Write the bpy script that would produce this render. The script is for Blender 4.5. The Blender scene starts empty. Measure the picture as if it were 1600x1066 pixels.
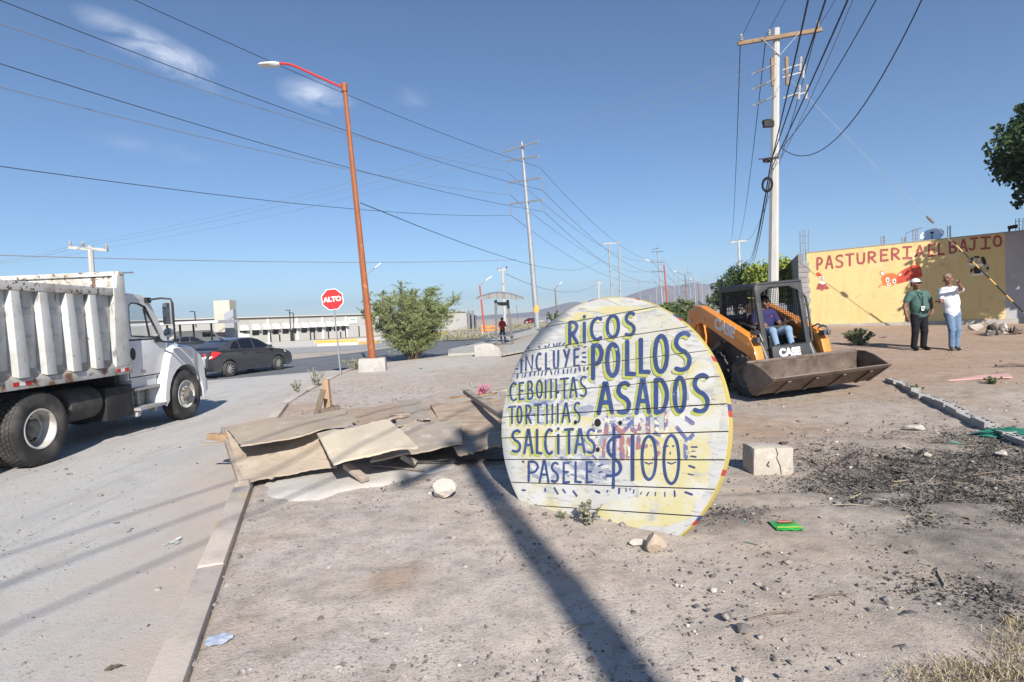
import bpy, bmesh, math, random
import numpy as np
from mathutils import Vector, Matrix
R = math.radians
rng = random.Random(7)
scene = bpy.context.scene
COL = scene.collection

# ------------------------------------------------------------------ camera
F, CX, CY, CAMH = 889.0, 800.0, 533.0, 1.7          # focal length and centre in pixels of the 1600 px photo
PITCH, ROLL = math.atan(37 / 889), 0.045
cam = bpy.data.objects.new('camera', bpy.data.cameras.new('camera'))
COL.objects.link(cam)
cam.data.sensor_width = 36
cam.data.lens = 20.0
cam.data.clip_end = 9000
cam.data.clip_start = 0.05
cam.matrix_world = Matrix.Translation((0, 0, CAMH)) @ (Matrix.Rotation(math.pi / 2 - PITCH, 4, 'X') @ Matrix.Rotation(-ROLL, 4, 'Z'))
scene.camera = cam

# ------------------------------------------------------------------ sky, sun, exposure
SUN_EL, SUN_AZ = 33.0, 165.6
world = bpy.data.worlds.new('World')
scene.world = world
world.use_nodes = True
wn, wl = world.node_tree.nodes, world.node_tree.links
wn.clear()
w_out = wn.new('ShaderNodeOutputWorld')
w_bg = wn.new('ShaderNodeBackground')
sky = wn.new('ShaderNodeTexSky')
sky.sky_type = 'NISHITA'
sky.sun_disc = False
sky.sun_elevation = R(SUN_EL)
sky.sun_rotation = R(SUN_AZ)
sky.altitude = 1100
sky.air_density = 1.0
sky.dust_density = 0.1
sky.ozone_density = 5.0
w_bg.inputs[1].default_value = 0.085
wl.new(w_bg.outputs[0], w_out.inputs[0])

sun = bpy.data.objects.new('sun', bpy.data.lights.new('sun', 'SUN'))
COL.objects.link(sun)
sun.data.energy = 5.0
sun.data.angle = R(0.53)
sun.data.color = (1.0, 0.95, 0.87)
sun.rotation_euler = (R(90 - SUN_EL), 0, R(180 - SUN_AZ))
scene.view_settings.view_transform = 'Standard'
scene.view_settings.look = 'None'
scene.view_settings.exposure = 0.54
scene.view_settings.gamma = 1
scene.render.film_transparent = False
cy = scene.cycles
cy.max_bounces = 5
cy.diffuse_bounces = 2
cy.glossy_bounces = 3
cy.transmission_bounces = 4
cy.transparent_max_bounces = 10
cy.volume_bounces = 0

# ------------------------------------------------------------------ pixel <-> world helpers
_fw = Vector((0, math.cos(PITCH), -math.sin(PITCH)))
_up = Vector((0, math.sin(PITCH), math.cos(PITCH)))
_rt = Vector((1, 0, 0))
_r2 = _rt * math.cos(ROLL) - _up * math.sin(ROLL)
_u2 = _up * math.cos(ROLL) + _rt * math.sin(ROLL)
CAM = Vector((0, 0, CAMH))
def ray(x, y): return _fw + _r2 * ((x - CX) / F) - _u2 * ((y - CY) / F)
def P(x, y, Y):
    d = ray(x, y); return CAM + d * (Y / d.y)
def GZ(x, y, z=0.0):
    d = ray(x, y); return CAM + d * ((z - CAMH) / d.z)
def sst(x, a, b):
    t = min(1, max(0, (x - a) / (b - a))); return t * t * (3 - 2 * t)
def hgt(x, y):
    s = sst(x, 4.6, 9.0)
    if s == 0: return 0.0
    h = 0.43 + 0.042 * (y - 14.1)
    return s * min(0.95, max(0.0, h)) * (1 - sst(y, 32, 70))
def G(x, y):
    z = 0.0
    for _ in range(30):
        p = GZ(x, y, z); z = 0.5 * z + 0.5 * hgt(p.x, p.y)
    p.z = hgt(p.x, p.y); return p
def plane_hit(x, y, o, n):
    d = ray(x, y); return CAM + d * ((o - CAM).dot(n) / d.dot(n))

# clouds: thin wisps mixed into the sky by direction
def cloud_nodes():
    tc = wn.new('ShaderNodeTexCoord')
    def vm(op, a, b=None):
        n = wn.new('ShaderNodeVectorMath'); n.operation = op
        for i, q in ((0, a), (1, b)):
            if q is None: continue
            if hasattr(q, 'is_output'): wl.new(q, n.inputs[i])
            else: n.inputs[i].default_value = q
        return n.outputs['Value'] if op in ('DOT_PRODUCT', 'LENGTH') else n.outputs[0]
    def mt(op, a, b=0.0, clamp=False):
        n = wn.new('ShaderNodeMath'); n.operation = op; n.use_clamp = clamp
        for i, q in ((0, a), (1, b)):
            if hasattr(q, 'is_output'): wl.new(q, n.inputs[i])
            else: n.inputs[i].default_value = q
        return n.outputs[0]
    nz = wn.new('ShaderNodeTexNoise'); nz.inputs['Scale'].default_value = 9.0; nz.inputs['Detail'].default_value = 9.0
    nz.inputs['Roughness'].default_value = 0.62; nz.inputs['Distortion'].default_value = 0.5
    mp = wn.new('ShaderNodeMapping'); mp.inputs['Rotation'].default_value = (0, R(-28), 0); mp.inputs['Scale'].default_value = (1.0, 1.0, 2.6)
    wl.new(tc.outputs['Generated'], mp.inputs[0]); wl.new(mp.outputs[0], nz.inputs['Vector'])
    total = None
    for (x, y, ang, sa, sb, amt) in ((258, 86, -27, .085, .028, 1.25), (495, 150, -14, .06, .026, .95), (647, 152, -6, .035, .02, .35), (215, 225, -8, .06, .015, .2), (300, 250, -5, .05, .012, .15)):
        c = ray(x, y).normalized()
        a1 = (_r2 * math.cos(R(ang)) + _u2 * math.sin(R(ang))).normalized(); a2 = c.cross(a1).normalized()
        d = vm('SUBTRACT', tc.outputs['Generated'], tuple(c))
        u = mt('DIVIDE', vm('DOT_PRODUCT', d, tuple(a1)), sa); v = mt('DIVIDE', vm('DOT_PRODUCT', d, tuple(a2)), sb)
        r = mt('SQRT', mt('ADD', mt('MULTIPLY', u, u), mt('MULTIPLY', v, v)))
        m = mt('SUBTRACT', 1.0, r, True)
        m = mt('MULTIPLY', m, mt('MULTIPLY', mt('SUBTRACT', nz.outputs[0], 0.38, True), 3.2 * amt), True)
        total = m if total is None else mt('ADD', total, m, True)
    mx = wn.new('ShaderNodeMixRGB'); mx.inputs['Color2'].default_value = (7.5, 8.0, 9.2, 1)
    wl.new(total, mx.inputs['Fac']); wl.new(sky.outputs[0], mx.inputs['Color1']); wl.new(mx.outputs[0], w_bg.inputs[0])
cloud_nodes()

# ------------------------------------------------------------------ mesh builder
class MB:
    def __init__(s): s.v, s.f, s.m = [], [], []
    def add(s, vs, fs, mi=0):
        o = len(s.v); s.v += [tuple(p) for p in vs]
        s.f += [tuple(i + o for i in f) for f in fs]; s.m += [mi] * len(fs)
        return s
    def box(s, c, d, rot=None, mi=0, taper=None):
        hx, hy, hz = d[0] / 2, d[1] / 2, d[2] / 2
        tx, ty = taper or (1, 1)
        vs = [Vector((sx * hx * (tx if sz > 0 else 1), sy * hy * (ty if sz > 0 else 1), sz * hz)) for sz in (-1, 1) for sx, sy in ((-1, -1), (1, -1), (1, 1), (-1, 1))]
        if rot is not None: vs = [rot @ q for q in vs]
        c = Vector(c)
        return s.add([q + c for q in vs], [(3, 2, 1, 0), (4, 5, 6, 7), (0, 1, 5, 4), (1, 2, 6, 5), (2, 3, 7, 6), (3, 0, 4, 7)], mi)
    def bx(s, x0, x1, y0, y1, z0, z1, mi=0):
        return s.box(((x0 + x1) / 2, (y0 + y1) / 2, (z0 + z1) / 2), (abs(x1 - x0), abs(y1 - y0), abs(z1 - z0)), None, mi)
    def beam(s, a, b, w, h, up=(0, 0, 1), mi=0):
        a, b = Vector(a), Vector(b); d = b - a; L = d.length; y = d / L
        x = y.cross(Vector(up))
        x = x.normalized() if x.length > 1e-5 else Vector((1, 0, 0)); z = x.cross(y)
        return s.box((a + b) / 2, (w, L, h), Matrix((x, y, z)).transposed(), mi)
    def cyl(s, a, b, r0, r1=None, n=12, mi=0, caps=True):
        return s.tube([a, b], [r0, r0 if r1 is None else r1], n, mi, caps)
    def tube(s, pts, r, n=8, mi=0, caps=True):
        pts = [Vector(p) for p in pts]; k = len(pts)
        rr = [r] * k if isinstance(r, (int, float)) else list(r)
        vs, fs = [], []
        x = None
        for i, p in enumerate(pts):
            d = (pts[min(i + 1, k - 1)] - pts[max(i - 1, 0)]).normalized()
            if x is None: x = d.orthogonal().normalized()
            x = (x - d * x.dot(d)); x = x.normalized() if x.length > 1e-6 else d.orthogonal().normalized()
            y = d.cross(x)
            for j in range(n):
                t = 2 * math.pi * j / n
                vs.append(p + (x * math.cos(t) + y * math.sin(t)) * rr[i])
        for i in range(k - 1):
            for j in range(n):
                j2 = (j + 1) % n
                fs.append((i * n + j, i * n + j2, (i + 1) * n + j2, (i + 1) * n + j))
        if caps:
            fs.append(tuple(range(n))[::-1]); fs.append(tuple((k - 1) * n + j for j in range(n)))
        return s.add(vs, fs, mi)
    def lathe(s, c, axis, prof, n=24, mi=0):
        """prof: (distance along axis, radius)"""
        c, a = Vector(c), Vector(axis).normalized(); x = a.orthogonal().normalized(); y = a.cross(x)
        vs, fs = [], []; k = len(prof)
        for (t, r) in prof:
            for j in range(n):
                q = 2 * math.pi * j / n
                vs.append(c + a * t + (x * math.cos(q) + y * math.sin(q)) * r)
        for i in range(k - 1):
            for j in range(n):
                j2 = (j + 1) % n
                fs.append((i * n + j, i * n + j2, (i + 1) * n + j2, (i + 1) * n + j))
        return s.add(vs, fs, mi)
    def prism(s, poly, f0, f1, mi=0):
        """poly: 2D points; f0/f1 map a 2D point to the two end faces"""
        n = len(poly); vs = [f0(*p) for p in poly] + [f1(*p) for p in poly]
        fs = [tuple(range(n))[::-1], tuple(range(n, 2 * n))] + [(i, (i + 1) % n, n + (i + 1) % n, n + i) for i in range(n)]
        return s.add(vs, fs, mi)
    def px(s, poly, x0, x1, mi=0):
        """polygon in (y, z) extruded along x"""
        return s.prism(poly, lambda a, b: (x0, a, b), lambda a, b: (x1, a, b), mi)
    def ring(s, outer, inner, x0, x1, mi=0):
        """(y,z) outline with a hole of as many points, from x0 to x1"""
        n = len(outer)
        vs = [(x, a, b) for x in (x0, x1) for q in (outer, inner) for a, b in q]
        fs = []
        for i in range(n):
            j = (i + 1) % n
            fs += [(i, j, n + j, n + i), (2 * n + i, 3 * n + i, 3 * n + j, 2 * n + j), (i, 2 * n + i, 2 * n + j, j), (n + i, n + j, 3 * n + j, 3 * n + i)]
        return s.add(vs, fs, mi)
    def slab(s, pts, t, mi=0):
        """polygon of 3D points thickened downwards along its normal"""
        pts = [Vector(p) for p in pts]; n = len(pts); nr = Vector()
        for i in range(n): nr += pts[i].cross(pts[(i + 1) % n])
        nr.normalize()
        if nr.z < 0: nr = -nr
        vs = pts + [p - nr * t for p in pts]
        return s.add(vs, [tuple(range(n)), tuple(range(n, 2 * n))[::-1]] + [(i, n + i, n + (i + 1) % n, (i + 1) % n) for i in range(n)], mi)
    def loft(s, secs, mi=0, caps=True):
        n = len(secs[0]); vs = [p for q in secs for p in q]; fs = []
        for i in range(len(secs) - 1):
            for j in range(n):
                j2 = (j + 1) % n
                fs.append((i * n + j, i * n + j2, (i + 1) * n + j2, (i + 1) * n + j))
        if caps: fs += [tuple(range(n))[::-1], tuple((len(secs) - 1) * n + j for j in range(n))]
        return s.add(vs, fs, mi)
    def build(s, name, mats, parent=None, loc=None, bevel=0.0, smooth=40, rz=None, seg=2):
        me = bpy.data.meshes.new(name)
        L = Vector(loc) if loc is not None else Vector()
        me.from_pydata([tuple(Vector(p) - L) for p in s.v] if loc is not None else s.v, [], s.f)
        for m in (mats if isinstance(mats, (list, tuple)) else [mats]): me.materials.append(m)
        me.polygons.foreach_set('material_index', s.m)
        bm = bmesh.new(); bm.from_mesh(me)
        bmesh.ops.recalc_face_normals(bm, faces=bm.faces)
        if bevel:
            es = [e for e in bm.edges if len(e.link_faces) == 2 and e.calc_face_angle(0) > 0.6]
            bmesh.ops.bevel(bm, geom=es, offset=bevel, segments=seg, affect='EDGES', clamp_overlap=True, profile=0.6)
        bm.to_mesh(me); bm.free()
        if smooth:
            me.polygons.foreach_set('use_smooth', [True] * len(me.polygons))
            me.set_sharp_from_angle(angle=R(smooth))
        o = bpy.data.objects.new(name, me); COL.objects.link(o)
        if parent is not None: o.parent = parent
        if loc is not None: o.location = L
        return o

def tag(o, label=None, cat=None, group=None, kind=None):
    if label: o['label'] = label
    if cat: o['category'] = cat
    if group: o['group'] = group
    if kind: o['kind'] = kind
    return o
def thing(name, label, cat, loc=(0, 0, 0), rz=0.0, group=None):
    o = bpy.data.objects.new(name, None); COL.objects.link(o)
    o.location = loc; o.rotation_euler = (0, 0, rz); o.empty_display_size = 0.2
    return tag(o, label, cat, group)
def part(mb, name, mats, parent, **k): return mb.build(name, mats, parent, **k)
def copy_tree(o, parent=None):
    c = o.copy(); COL.objects.link(c)
    if parent is not None: c.parent = parent
    for ch in [q for q in bpy.data.objects if q.parent == o]: copy_tree(ch, c)
    return c

# ------------------------------------------------------------------ materials
MATS = {}
def M(name, base=None, rough=0.8, layers=(), bump=(), metal=0.0, spec=0.3, coords='Object', attrs=(), alpha=None, trans=0.0, coat=0.0, back=None):
    """layers: (colour, scale, lo, hi, detail, stretch); attrs: (attribute, colour, noise scale, softness); bump: (scale, strength, distance)"""
    if name in MATS: return MATS[name]
    m = bpy.data.materials.new(name); m.use_nodes = True; MATS[name] = m
    nt = m.node_tree; N, L = nt.nodes, nt.links
    b = N['Principled BSDF']
    b.inputs['Roughness'].default_value = rough; b.inputs['Metallic'].default_value = metal
    b.inputs['Specular IOR Level'].default_value = spec
    if coat: b.inputs['Coat Weight'].default_value = coat; b.inputs['Coat Roughness'].default_value = 0.08
    if trans: b.inputs['Transmission Weight'].default_value = trans
    if alpha is not None: b.inputs['Alpha'].default_value = alpha
    tc = N.new('ShaderNodeTexCoord')
    src = tc.outputs['Object']
    if coords == 'World': src = N.new('ShaderNodeNewGeometry').outputs['Position']
    def noise(scale, detail=5, stretch=(1, 1, 1), rough_=0.6):
        mp = N.new('ShaderNodeMapping'); mp.inputs['Scale'].default_value = stretch; L.new(src, mp.inputs[0])
        n = N.new('ShaderNodeTexNoise'); n.inputs['Scale'].default_value = scale; n.inputs['Detail'].default_value = detail; n.inputs['Roughness'].default_value = rough_
        L.new(mp.outputs[0], n.inputs['Vector']); return n.outputs[0]
    def rangemap(x, lo, hi):
        r = N.new('ShaderNodeMapRange'); r.inputs[1].default_value = lo; r.inputs[2].default_value = hi; L.new(x, r.inputs[0]); return r.outputs[0]
    cur = None
    def mix(fac, colour):
        nonlocal cur
        x = N.new('ShaderNodeMixRGB'); L.new(fac, x.inputs[0])
        if cur is None: x.inputs[1].default_value = (*base, 1)
        else: L.new(cur, x.inputs[1])
        x.inputs[2].default_value = (*colour, 1); cur = x.outputs[0]
    for ly in layers:
        colour, scale, lo, hi = ly[:4]; det = ly[4] if len(ly) > 4 else 5; st = ly[5] if len(ly) > 5 else (1, 1, 1)
        mix(rangemap(noise(scale, det, st), lo, hi), colour)
    for (an, colour, sc, soft) in attrs:
        a = N.new('ShaderNodeAttribute'); a.attribute_name = an
        ad = N.new('ShaderNodeMath'); ad.operation = 'MULTIPLY_ADD'; ad.inputs[1].default_value = 1.0; L.new(a.outputs['Fac'], ad.inputs[0])
        sb = N.new('ShaderNodeMath'); sb.operation = 'SUBTRACT'; sb.inputs[1].default_value = 0.5; L.new(noise(sc, 8, (1, 1, 1), 0.7), sb.inputs[0])
        ml = N.new('ShaderNodeMath'); ml.operation = 'MULTIPLY'; ml.inputs[1].default_value = 2.2; L.new(sb.outputs[0], ml.inputs[0])
        L.new(ml.outputs[0], ad.inputs[2])
        mix(rangemap(ad.outputs[0], 0.5 - soft, 0.5 + soft), colour)
    if cur is None: b.inputs['Base Color'].default_value = (*base, 1)
    else: L.new(cur, b.inputs['Base Color'])
    prev = None
    for bp in bump:
        scale, st, dist = bp[:3]
        n = N.new('ShaderNodeBump'); n.inputs['Strength'].default_value = st; n.inputs['Distance'].default_value = dist
        L.new(noise(scale, 6, bp[3] if len(bp) > 3 else (1, 1, 1), 0.65), n.inputs['Height'])
        if prev is not None: L.new(prev, n.inputs['Normal'])
        prev = n.outputs[0]
    if prev is not None: L.new(prev, b.inputs['Normal'])
    return m

GREY = (0.30, 0.30, 0.29)
soil = M('dry_soil', (0.55, 0.49, 0.44), 0.95, [((0.55, 0.46, 0.39), 0.35, .42, .66), ((0.57, 0.525, 0.485), 0.9, .5, .72), ((0.46, 0.41, 0.375), 2.3, .52, .75), ((0.27, 0.23, 0.21), 38, .58, .66, 3), ((0.24, 0.205, 0.19), 95, .60, .66, 3), ((0.60, 0.54, 0.50), 60, .62, .68, 3)],
         [(9, .25, .05), (60, .55, .014), (160, .5, .006)], coords='World', spec=0.1,
         attrs=[('dark', (0.43, 0.365, 0.305), 1.2, .8), ('red', (0.40, 0.28, 0.20), .8, .55), ('soot', (0.125, 0.112, 0.10), 5.0, .6), ('pale', (0.50, 0.46, 0.42), 2.0, .25)])
sand = M('pale_sand', (0.46, 0.40, 0.34), 0.95, [((0.40, 0.34, 0.28), .05, .4, .65), ((0.33, 0.30, 0.20), .4, .55, .75)], coords='World', spec=0.1)
dusty = M('dusty_asphalt', (0.50, 0.485, 0.465), 0.9, [((0.53, 0.495, 0.46), .35, .42, .68), ((0.43, 0.42, 0.41), .8, .52, .75, 6), ((0.40, 0.385, 0.37), 1.3, .54, .66, 8, (2.5, .22, 1)), ((0.36, 0.35, 0.335), 2.2, .63, .70, 8), ((0.21, 0.205, 0.20), 45, .60, .68, 3), ((0.45, 0.42, 0.39), 30, .62, .70, 3)],
          [(30, .3, .02), (120, .5, .008)], coords='World', spec=0.2, attrs=[('dust', (0.50, 0.43, 0.375), 1.6, .45), ('track', (0.40, 0.39, 0.38), 3.0, .5)])
asphalt = M('asphalt', (0.145, 0.150, 0.165), 0.8, [((0.19, 0.19, 0.20), .4, .45, .7), ((0.11, 0.115, 0.125), 1.2, .5, .75), ((0.22, 0.22, 0.22), 40, .6, .7, 3)], [(90, .4, .008)], coords='World', spec=0.3)
lightroad = M('worn_road', (0.34, 0.335, 0.33), 0.9, [((0.40, 0.38, 0.35), .1, .45, .7)], coords='World', spec=0.2)
concrete = M('concrete', (0.42, 0.40, 0.37), 0.9, [((0.33, 0.31, 0.285), 2.5, .48, .7), ((0.50, 0.47, 0.43), 6, .52, .7), ((0.28, 0.25, 0.22), 18, .62, .74)], [(25, .3, .02), (90, .4, .006)], spec=0.15)
kerbmat = M('kerb_concrete', (0.53, 0.46, 0.40), 0.9, [((0.41, 0.365, 0.32), 3, .48, .7), ((0.58, 0.46, 0.24), 2.6, .60, .67, 7), ((0.24, 0.22, 0.2), 24, .62, .74)], [(40, .4, .012)], coords='World', spec=0.15)
wood_grey = M('weathered_wood', (0.36, 0.30, 0.245), 0.9, [((0.27, 0.215, 0.17), 3, .45, .68, 6, (1, 12, 12)), ((0.45, 0.39, 0.33), 1.6, .5, .75)], [(6, .4, .01, (1, 14, 14))], spec=0.15)
wood_dark = M('old_dark_timber', (0.20, 0.155, 0.12), 0.9, [((0.12, 0.09, 0.07), 4, .45, .7, 6, (8, 1, 8))], [(8, .4, .01)], spec=0.15)
wood_new = M('brown_timber', (0.40, 0.27, 0.17), 0.85, [((0.29, 0.185, 0.11), 5, .45, .7, 6, (6, 6, 1))], [(8, .3, .008)], spec=0.2)
ply_a = M('dusty_plywood', (0.41, 0.335, 0.26), 0.9, [((0.38, 0.31, 0.245), 1.2, .42, .66), ((0.49, 0.42, 0.34), 2.5, .5, .66, 7), ((0.30, 0.24, 0.185), 7, .56, .70, 6, (1, 5, 1)), ((0.20, 0.155, 0.12), 9, .66, .70, 8)], [(5, .25, .01, (1, 9, 1))], spec=0.1)
ply_b = M('pale_plywood', (0.55, 0.47, 0.36), 0.85, [((0.53, 0.45, 0.34), 1.5, .45, .7, 6, (1, 7, 7)), ((0.62, 0.545, 0.43), 4, .55, .7), ((.38, .30, .21), 6, .63, .72, 8, (1, 4, 4))], [(5, .2, .006, (1, 9, 9))], spec=0.15)
ply_c = M('grey_plywood', (0.385, 0.325, 0.265), 0.9, [((0.35, 0.295, 0.24), 1.5, .45, .7, 6, (1, 5, 5)), ((0.50, 0.46, 0.42), 5, .55, .7)], [(5, .2, .008, (1, 9, 9))], spec=0.1)
ply_d = M('striped_boards', (0.43, 0.33, 0.25), 0.9, [((0.28, 0.205, 0.15), 2.2, .46, .64, 6, (1.2, 9, 9)), ((0.52, 0.44, 0.36), 3, .52, .7, 6, (1, 6, 6))], [(4, .4, .012, (1, 9, 9))], spec=0.1)
rockmat = M('pale_rock', (0.50, 0.455, 0.40), 0.95, [((0.40, 0.35, 0.30), 6, .45, .7), ((0.58, 0.54, 0.49), 14, .55, .7)], [(18, .5, .02)], spec=0.1)
stonemat = M('gravel_stone', (0.30, 0.265, 0.245), 0.95, [((0.15, 0.135, 0.125), 7.0, .45, .56, 2), ((0.52, 0.48, 0.44), 6.3, .57, .65, 2)], coords='World', spec=0.1)
char = M('charred_chips', (0.045, 0.042, 0.040), 0.9, [((0.10, 0.092, 0.085), 9, .5, .65, 2)], coords='World', spec=0.2)
straw = M('dry_straw', (0.40, 0.325, 0.20), 0.9, [((0.31, 0.265, 0.15), 1.5, .45, .65)], coords='World', spec=0.1)
white_truck = M('scuffed_white_paint', (0.53, 0.53, 0.515), 0.6, [((0.44, 0.43, 0.405), 2.2, .46, .64), ((0.40, 0.375, 0.335), 5, .57, .72, 8), ((0.22, 0.20, 0.18), 4, .62, .68, 9, (3, 3, .6)), ((0.24, 0.17, 0.13), 7, .67, .71, 9)], [(3, .08, .02)], spec=0.35)
rusty_white = M('chipped_white_rust', (0.58, 0.57, 0.54), 0.7, [((0.42, 0.37, 0.32), 4, .45, .65, 8), ((0.17, 0.10, 0.065), 11, .55, .60, 9)], [(12, .2, .01)], spec=0.3)
white_cab = M('glossy_white_paint', (0.64, 0.64, 0.65), 0.3, [((0.55, 0.54, 0.52), 2, .5, .75), ((.42, .40, .37), 6, .62, .75, 8)], spec=0.5, coat=0.4)
black = M('black_plastic', (0.018, 0.018, 0.019), 0.55, spec=0.4)
dirtyblack = M('dusty_black_steel', (0.025, 0.024, 0.024), 0.75, [((0.075, 0.068, 0.06), 3, .52, .75, 6)], spec=0.3)
rubber = M('tyre_rubber', (0.045, 0.043, 0.042), 0.9, [((0.12, 0.108, 0.098), 3, .45, .7, 5)], [(40, .2, .006)], spec=0.2)
rimwhite = M('dirty_white_rim', (0.55, 0.53, 0.49), 0.6, [((0.30, 0.27, 0.23), 4, .5, .7)], spec=0.4)
steel = M('grey_steel', (0.42, 0.43, 0.44), 0.45, [((0.3, 0.3, 0.3), 4, .5, .7)], metal=0.6, spec=0.5)
galv = M('galvanised_steel', (0.36, 0.375, 0.385), 0.55, [((0.29, 0.30, 0.31), 2, .45, .7)], metal=0.3, spec=0.4)
chrome = M('bright_metal', (0.7, 0.7, 0.7), 0.2, metal=1.0)
glass = M('window_glass', (0.62, 0.70, 0.74), 0.03, spec=0.5, alpha=0.28)
darkglass = M('tinted_glass', (0.010, 0.011, 0.013), 0.05, spec=0.8)
mirrorglass = M('mirror_glass', (0.75, 0.8, 0.84), 0.08, metal=1.0)
redlens = M('red_lens', (0.55, 0.02, 0.02), 0.2, spec=0.6)
amber = M('amber_lens', (0.75, 0.25, 0.03), 0.3, spec=0.6)
whitelens = M('clear_lens', (0.8, 0.8, 0.78), 0.15, spec=0.6)
redpaint = M('red_paint', (0.52, 0.035, 0.025), 0.5)
whitepaint = M('white_paint', (0.70, 0.70, 0.68), 0.55)
yellowpaint = M('yellow_paint', (0.66, 0.40, 0.09), 0.6, [((0.52, 0.40, 0.22), 3, .5, .65)])
orange_lamp = M('faded_orange_paint', (0.30, 0.10, 0.038), 0.55, [((0.27, 0.085, 0.035), 2, .48, .7, 6, (4, 4, 1)), ((0.46, 0.20, 0.09), 5, .58, .72)], spec=0.3)
# ================================================================== ground, roads, hills
def lattice(nx, ny, seed):
    return np.random.default_rng(seed).random((nx, ny))
def vnoise(x, y, scale, seed):
    g = lattice(256, 256, seed); u = x / scale; v = y / scale
    iu = np.floor(u).astype(int); iv = np.floor(v).astype(int); fu = u - iu; fv = v - iv
    fu = fu * fu * (3 - 2 * fu); fv = fv * fv * (3 - 2 * fv)
    a = g[iu % 256, iv % 256]; b = g[(iu + 1) % 256, iv % 256]; c = g[iu % 256, (iv + 1) % 256]; d = g[(iu + 1) % 256, (iv + 1) % 256]
    return (a * (1 - fu) + b * fu) * (1 - fv) + (c * (1 - fu) + d * fu) * fv - 0.5
def nsst(x, a, b):
    t = np.clip((x - a) / (b - a), 0, 1); return t * t * (3 - 2 * t)
def nhgt(x, y):
    return nsst(x, 4.6, 9.0) * np.clip(0.43 + 0.042 * (y - 14.1), 0, 0.95) * (1 - nsst(y, 32, 70))
ROADZ = -0.12
EDGE = [GZ(x, y, 0.04) for x, y in ((284, 1066), (392, 760), (425, 663), (456, 622), (508, 596), (531, 583))] + [GZ(x, y, 0) for x, y in ((566, 573), (605, 566), (650, 561), (700, 555), (740, 547), (800, 533), (840, 520))]
slope0 = (EDGE[1].x - EDGE[0].x) / (EDGE[1].y - EDGE[0].y)
eY = [-25.0] + [p.y for p in EDGE] + [90, 160, 400, 2600]
eX = [EDGE[0].x - slope0 * (EDGE[0].y + 25)] + [p.x for p in EDGE] + [8.5, 24, 76, 520]
def xb(y): return np.interp(y, eY, eX)

def grid_mesh(name, X, Y, Z, mat, attrs=None, kind='structure'):
    r, c = X.shape
    me = bpy.data.meshes.new(name)
    co = np.stack([X, Y, Z], -1).reshape(-1, 3)
    idx = np.arange(r * c).reshape(r, c)
    q = np.stack([idx[:-1, :-1], idx[:-1, 1:], idx[1:, 1:], idx[1:, :-1]], -1).reshape(-1, 4)
    me.from_pydata(co.tolist(), [], q.tolist())
    for k, a in (attrs or {}).items():
        at = me.attributes.new(k, 'FLOAT', 'POINT'); at.data.foreach_set('value', a.reshape(-1).astype(np.float32))
    me.materials.append(mat); me.polygons.foreach_set('use_smooth', [True] * len(me.polygons))
    o = bpy.data.objects.new(name, me); COL.objects.link(o); o['kind'] = kind
    return o
def steps(*segs):
    out = []
    for a, b, d in segs: out += list(np.arange(a, b, d))
    return np.array(out + [segs[-1][1]])
SOOT = [(G(x, y), sx, sy) for x, y, sx, sy in ((1140, 805, .42, .30), (1420, 730, .9, .75), (1360, 775, .55, .35), (1500, 790, .85, .6), (1555, 850, .6, .5), (1590, 720, .7, .6), (1530, 690, .9, .5), (1300, 760, .3, .15), (1480, 730, 1.0, .8), (1570, 800, .7, .6), (1340, 748, .5, .25), (1470, 850, .45, .25), (1545, 900, .4, .3), (1590, 930, .35, .35), (1545, 960, .28, .28))]
def lot():
    ys = steps((-14, 1.5, .5), (1.5, 9, .06), (9, 20, .16), (20, 60, .8), (60, 400, 10), (400, 2500, 150))
    us = np.concatenate([[0, .02], steps((.08, 8, .07), (8, 20, .3), (20, 80, 3), (80, 400, 20), (400, 2500, 210))])
    Y, U = np.meshgrid(ys, us, indexing='ij')
    X = xb(Y) + U
    d = np.hypot(X, Y)
    Z = nhgt(X, Y)
    near = np.clip(1 - d / 40, 0, 1)
    n = vnoise(X, Y, 1.1, 1) * .05 + vnoise(X, Y, .35, 2) * .028 + vnoise(X, Y, .14, 3) * .016
    Z = Z + n * near * np.clip(U / .25, 0, 1)
    Z[:, 0] = -0.30
    for off in (0.0, .42):          # shallow wheel ruts
        dd = np.abs((Y - 5.05) - .13 * np.sin(X * 1.1) - .10 * (X - 2) + off) ; Z -= .022 * np.exp(-(dd / .075) ** 2) * nsst(X, .9, 1.5) * (1 - nsst(X, 4.5, 6)) * (1 + .5 * np.sin(X * 55 + Y * 20))
        dd = np.abs(X - 1.15 - .42 * (Y - 6) - off * 1.2); Z -= .02 * np.exp(-(dd / .09) ** 2) * nsst(Y, 5.8, 6.4) * (1 - nsst(Y, 9.5, 10.5)) * (1 + .5 * np.sin(Y * 50))
    red = nsst(X, 3.5, 8) * nsst(Y, 7.5, 11) * .95 * (1 - nsst(Y, 40, 90))
    for px, py, s in ((620, 905, .22), (470, 640, .8), (640, 640, .9), (1180, 670, 1.2), (1080, 610, 1.6)):
        c = GZ(px, py); red = np.maximum(red, .85 * np.exp(-((X - c.x) ** 2 + (Y - c.y) ** 2) / s ** 2))
    soot = np.zeros_like(X)
    for c, sx, sy in SOOT:
        soot = np.maximum(soot, .66 * np.exp(-(((X - c.x) / sx) ** 2 + ((Y - c.y) / sy) ** 2) * 1.0))
    pale = .8 * np.exp(-(((X - GZ(700, 570).x) / 3.0) ** 2 + ((Y - 23) / 5.0) ** 2))
    dark = nsst(X + .25 * (Y - 4), -.1, 2.2) * .95 * (1 - nsst(Y, 40, 90))
    return grid_mesh('ground', X, Y, Z, soil, {'dark': dark, 'red': red, 'soot': soot, 'pale': pale})
lot()
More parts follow.
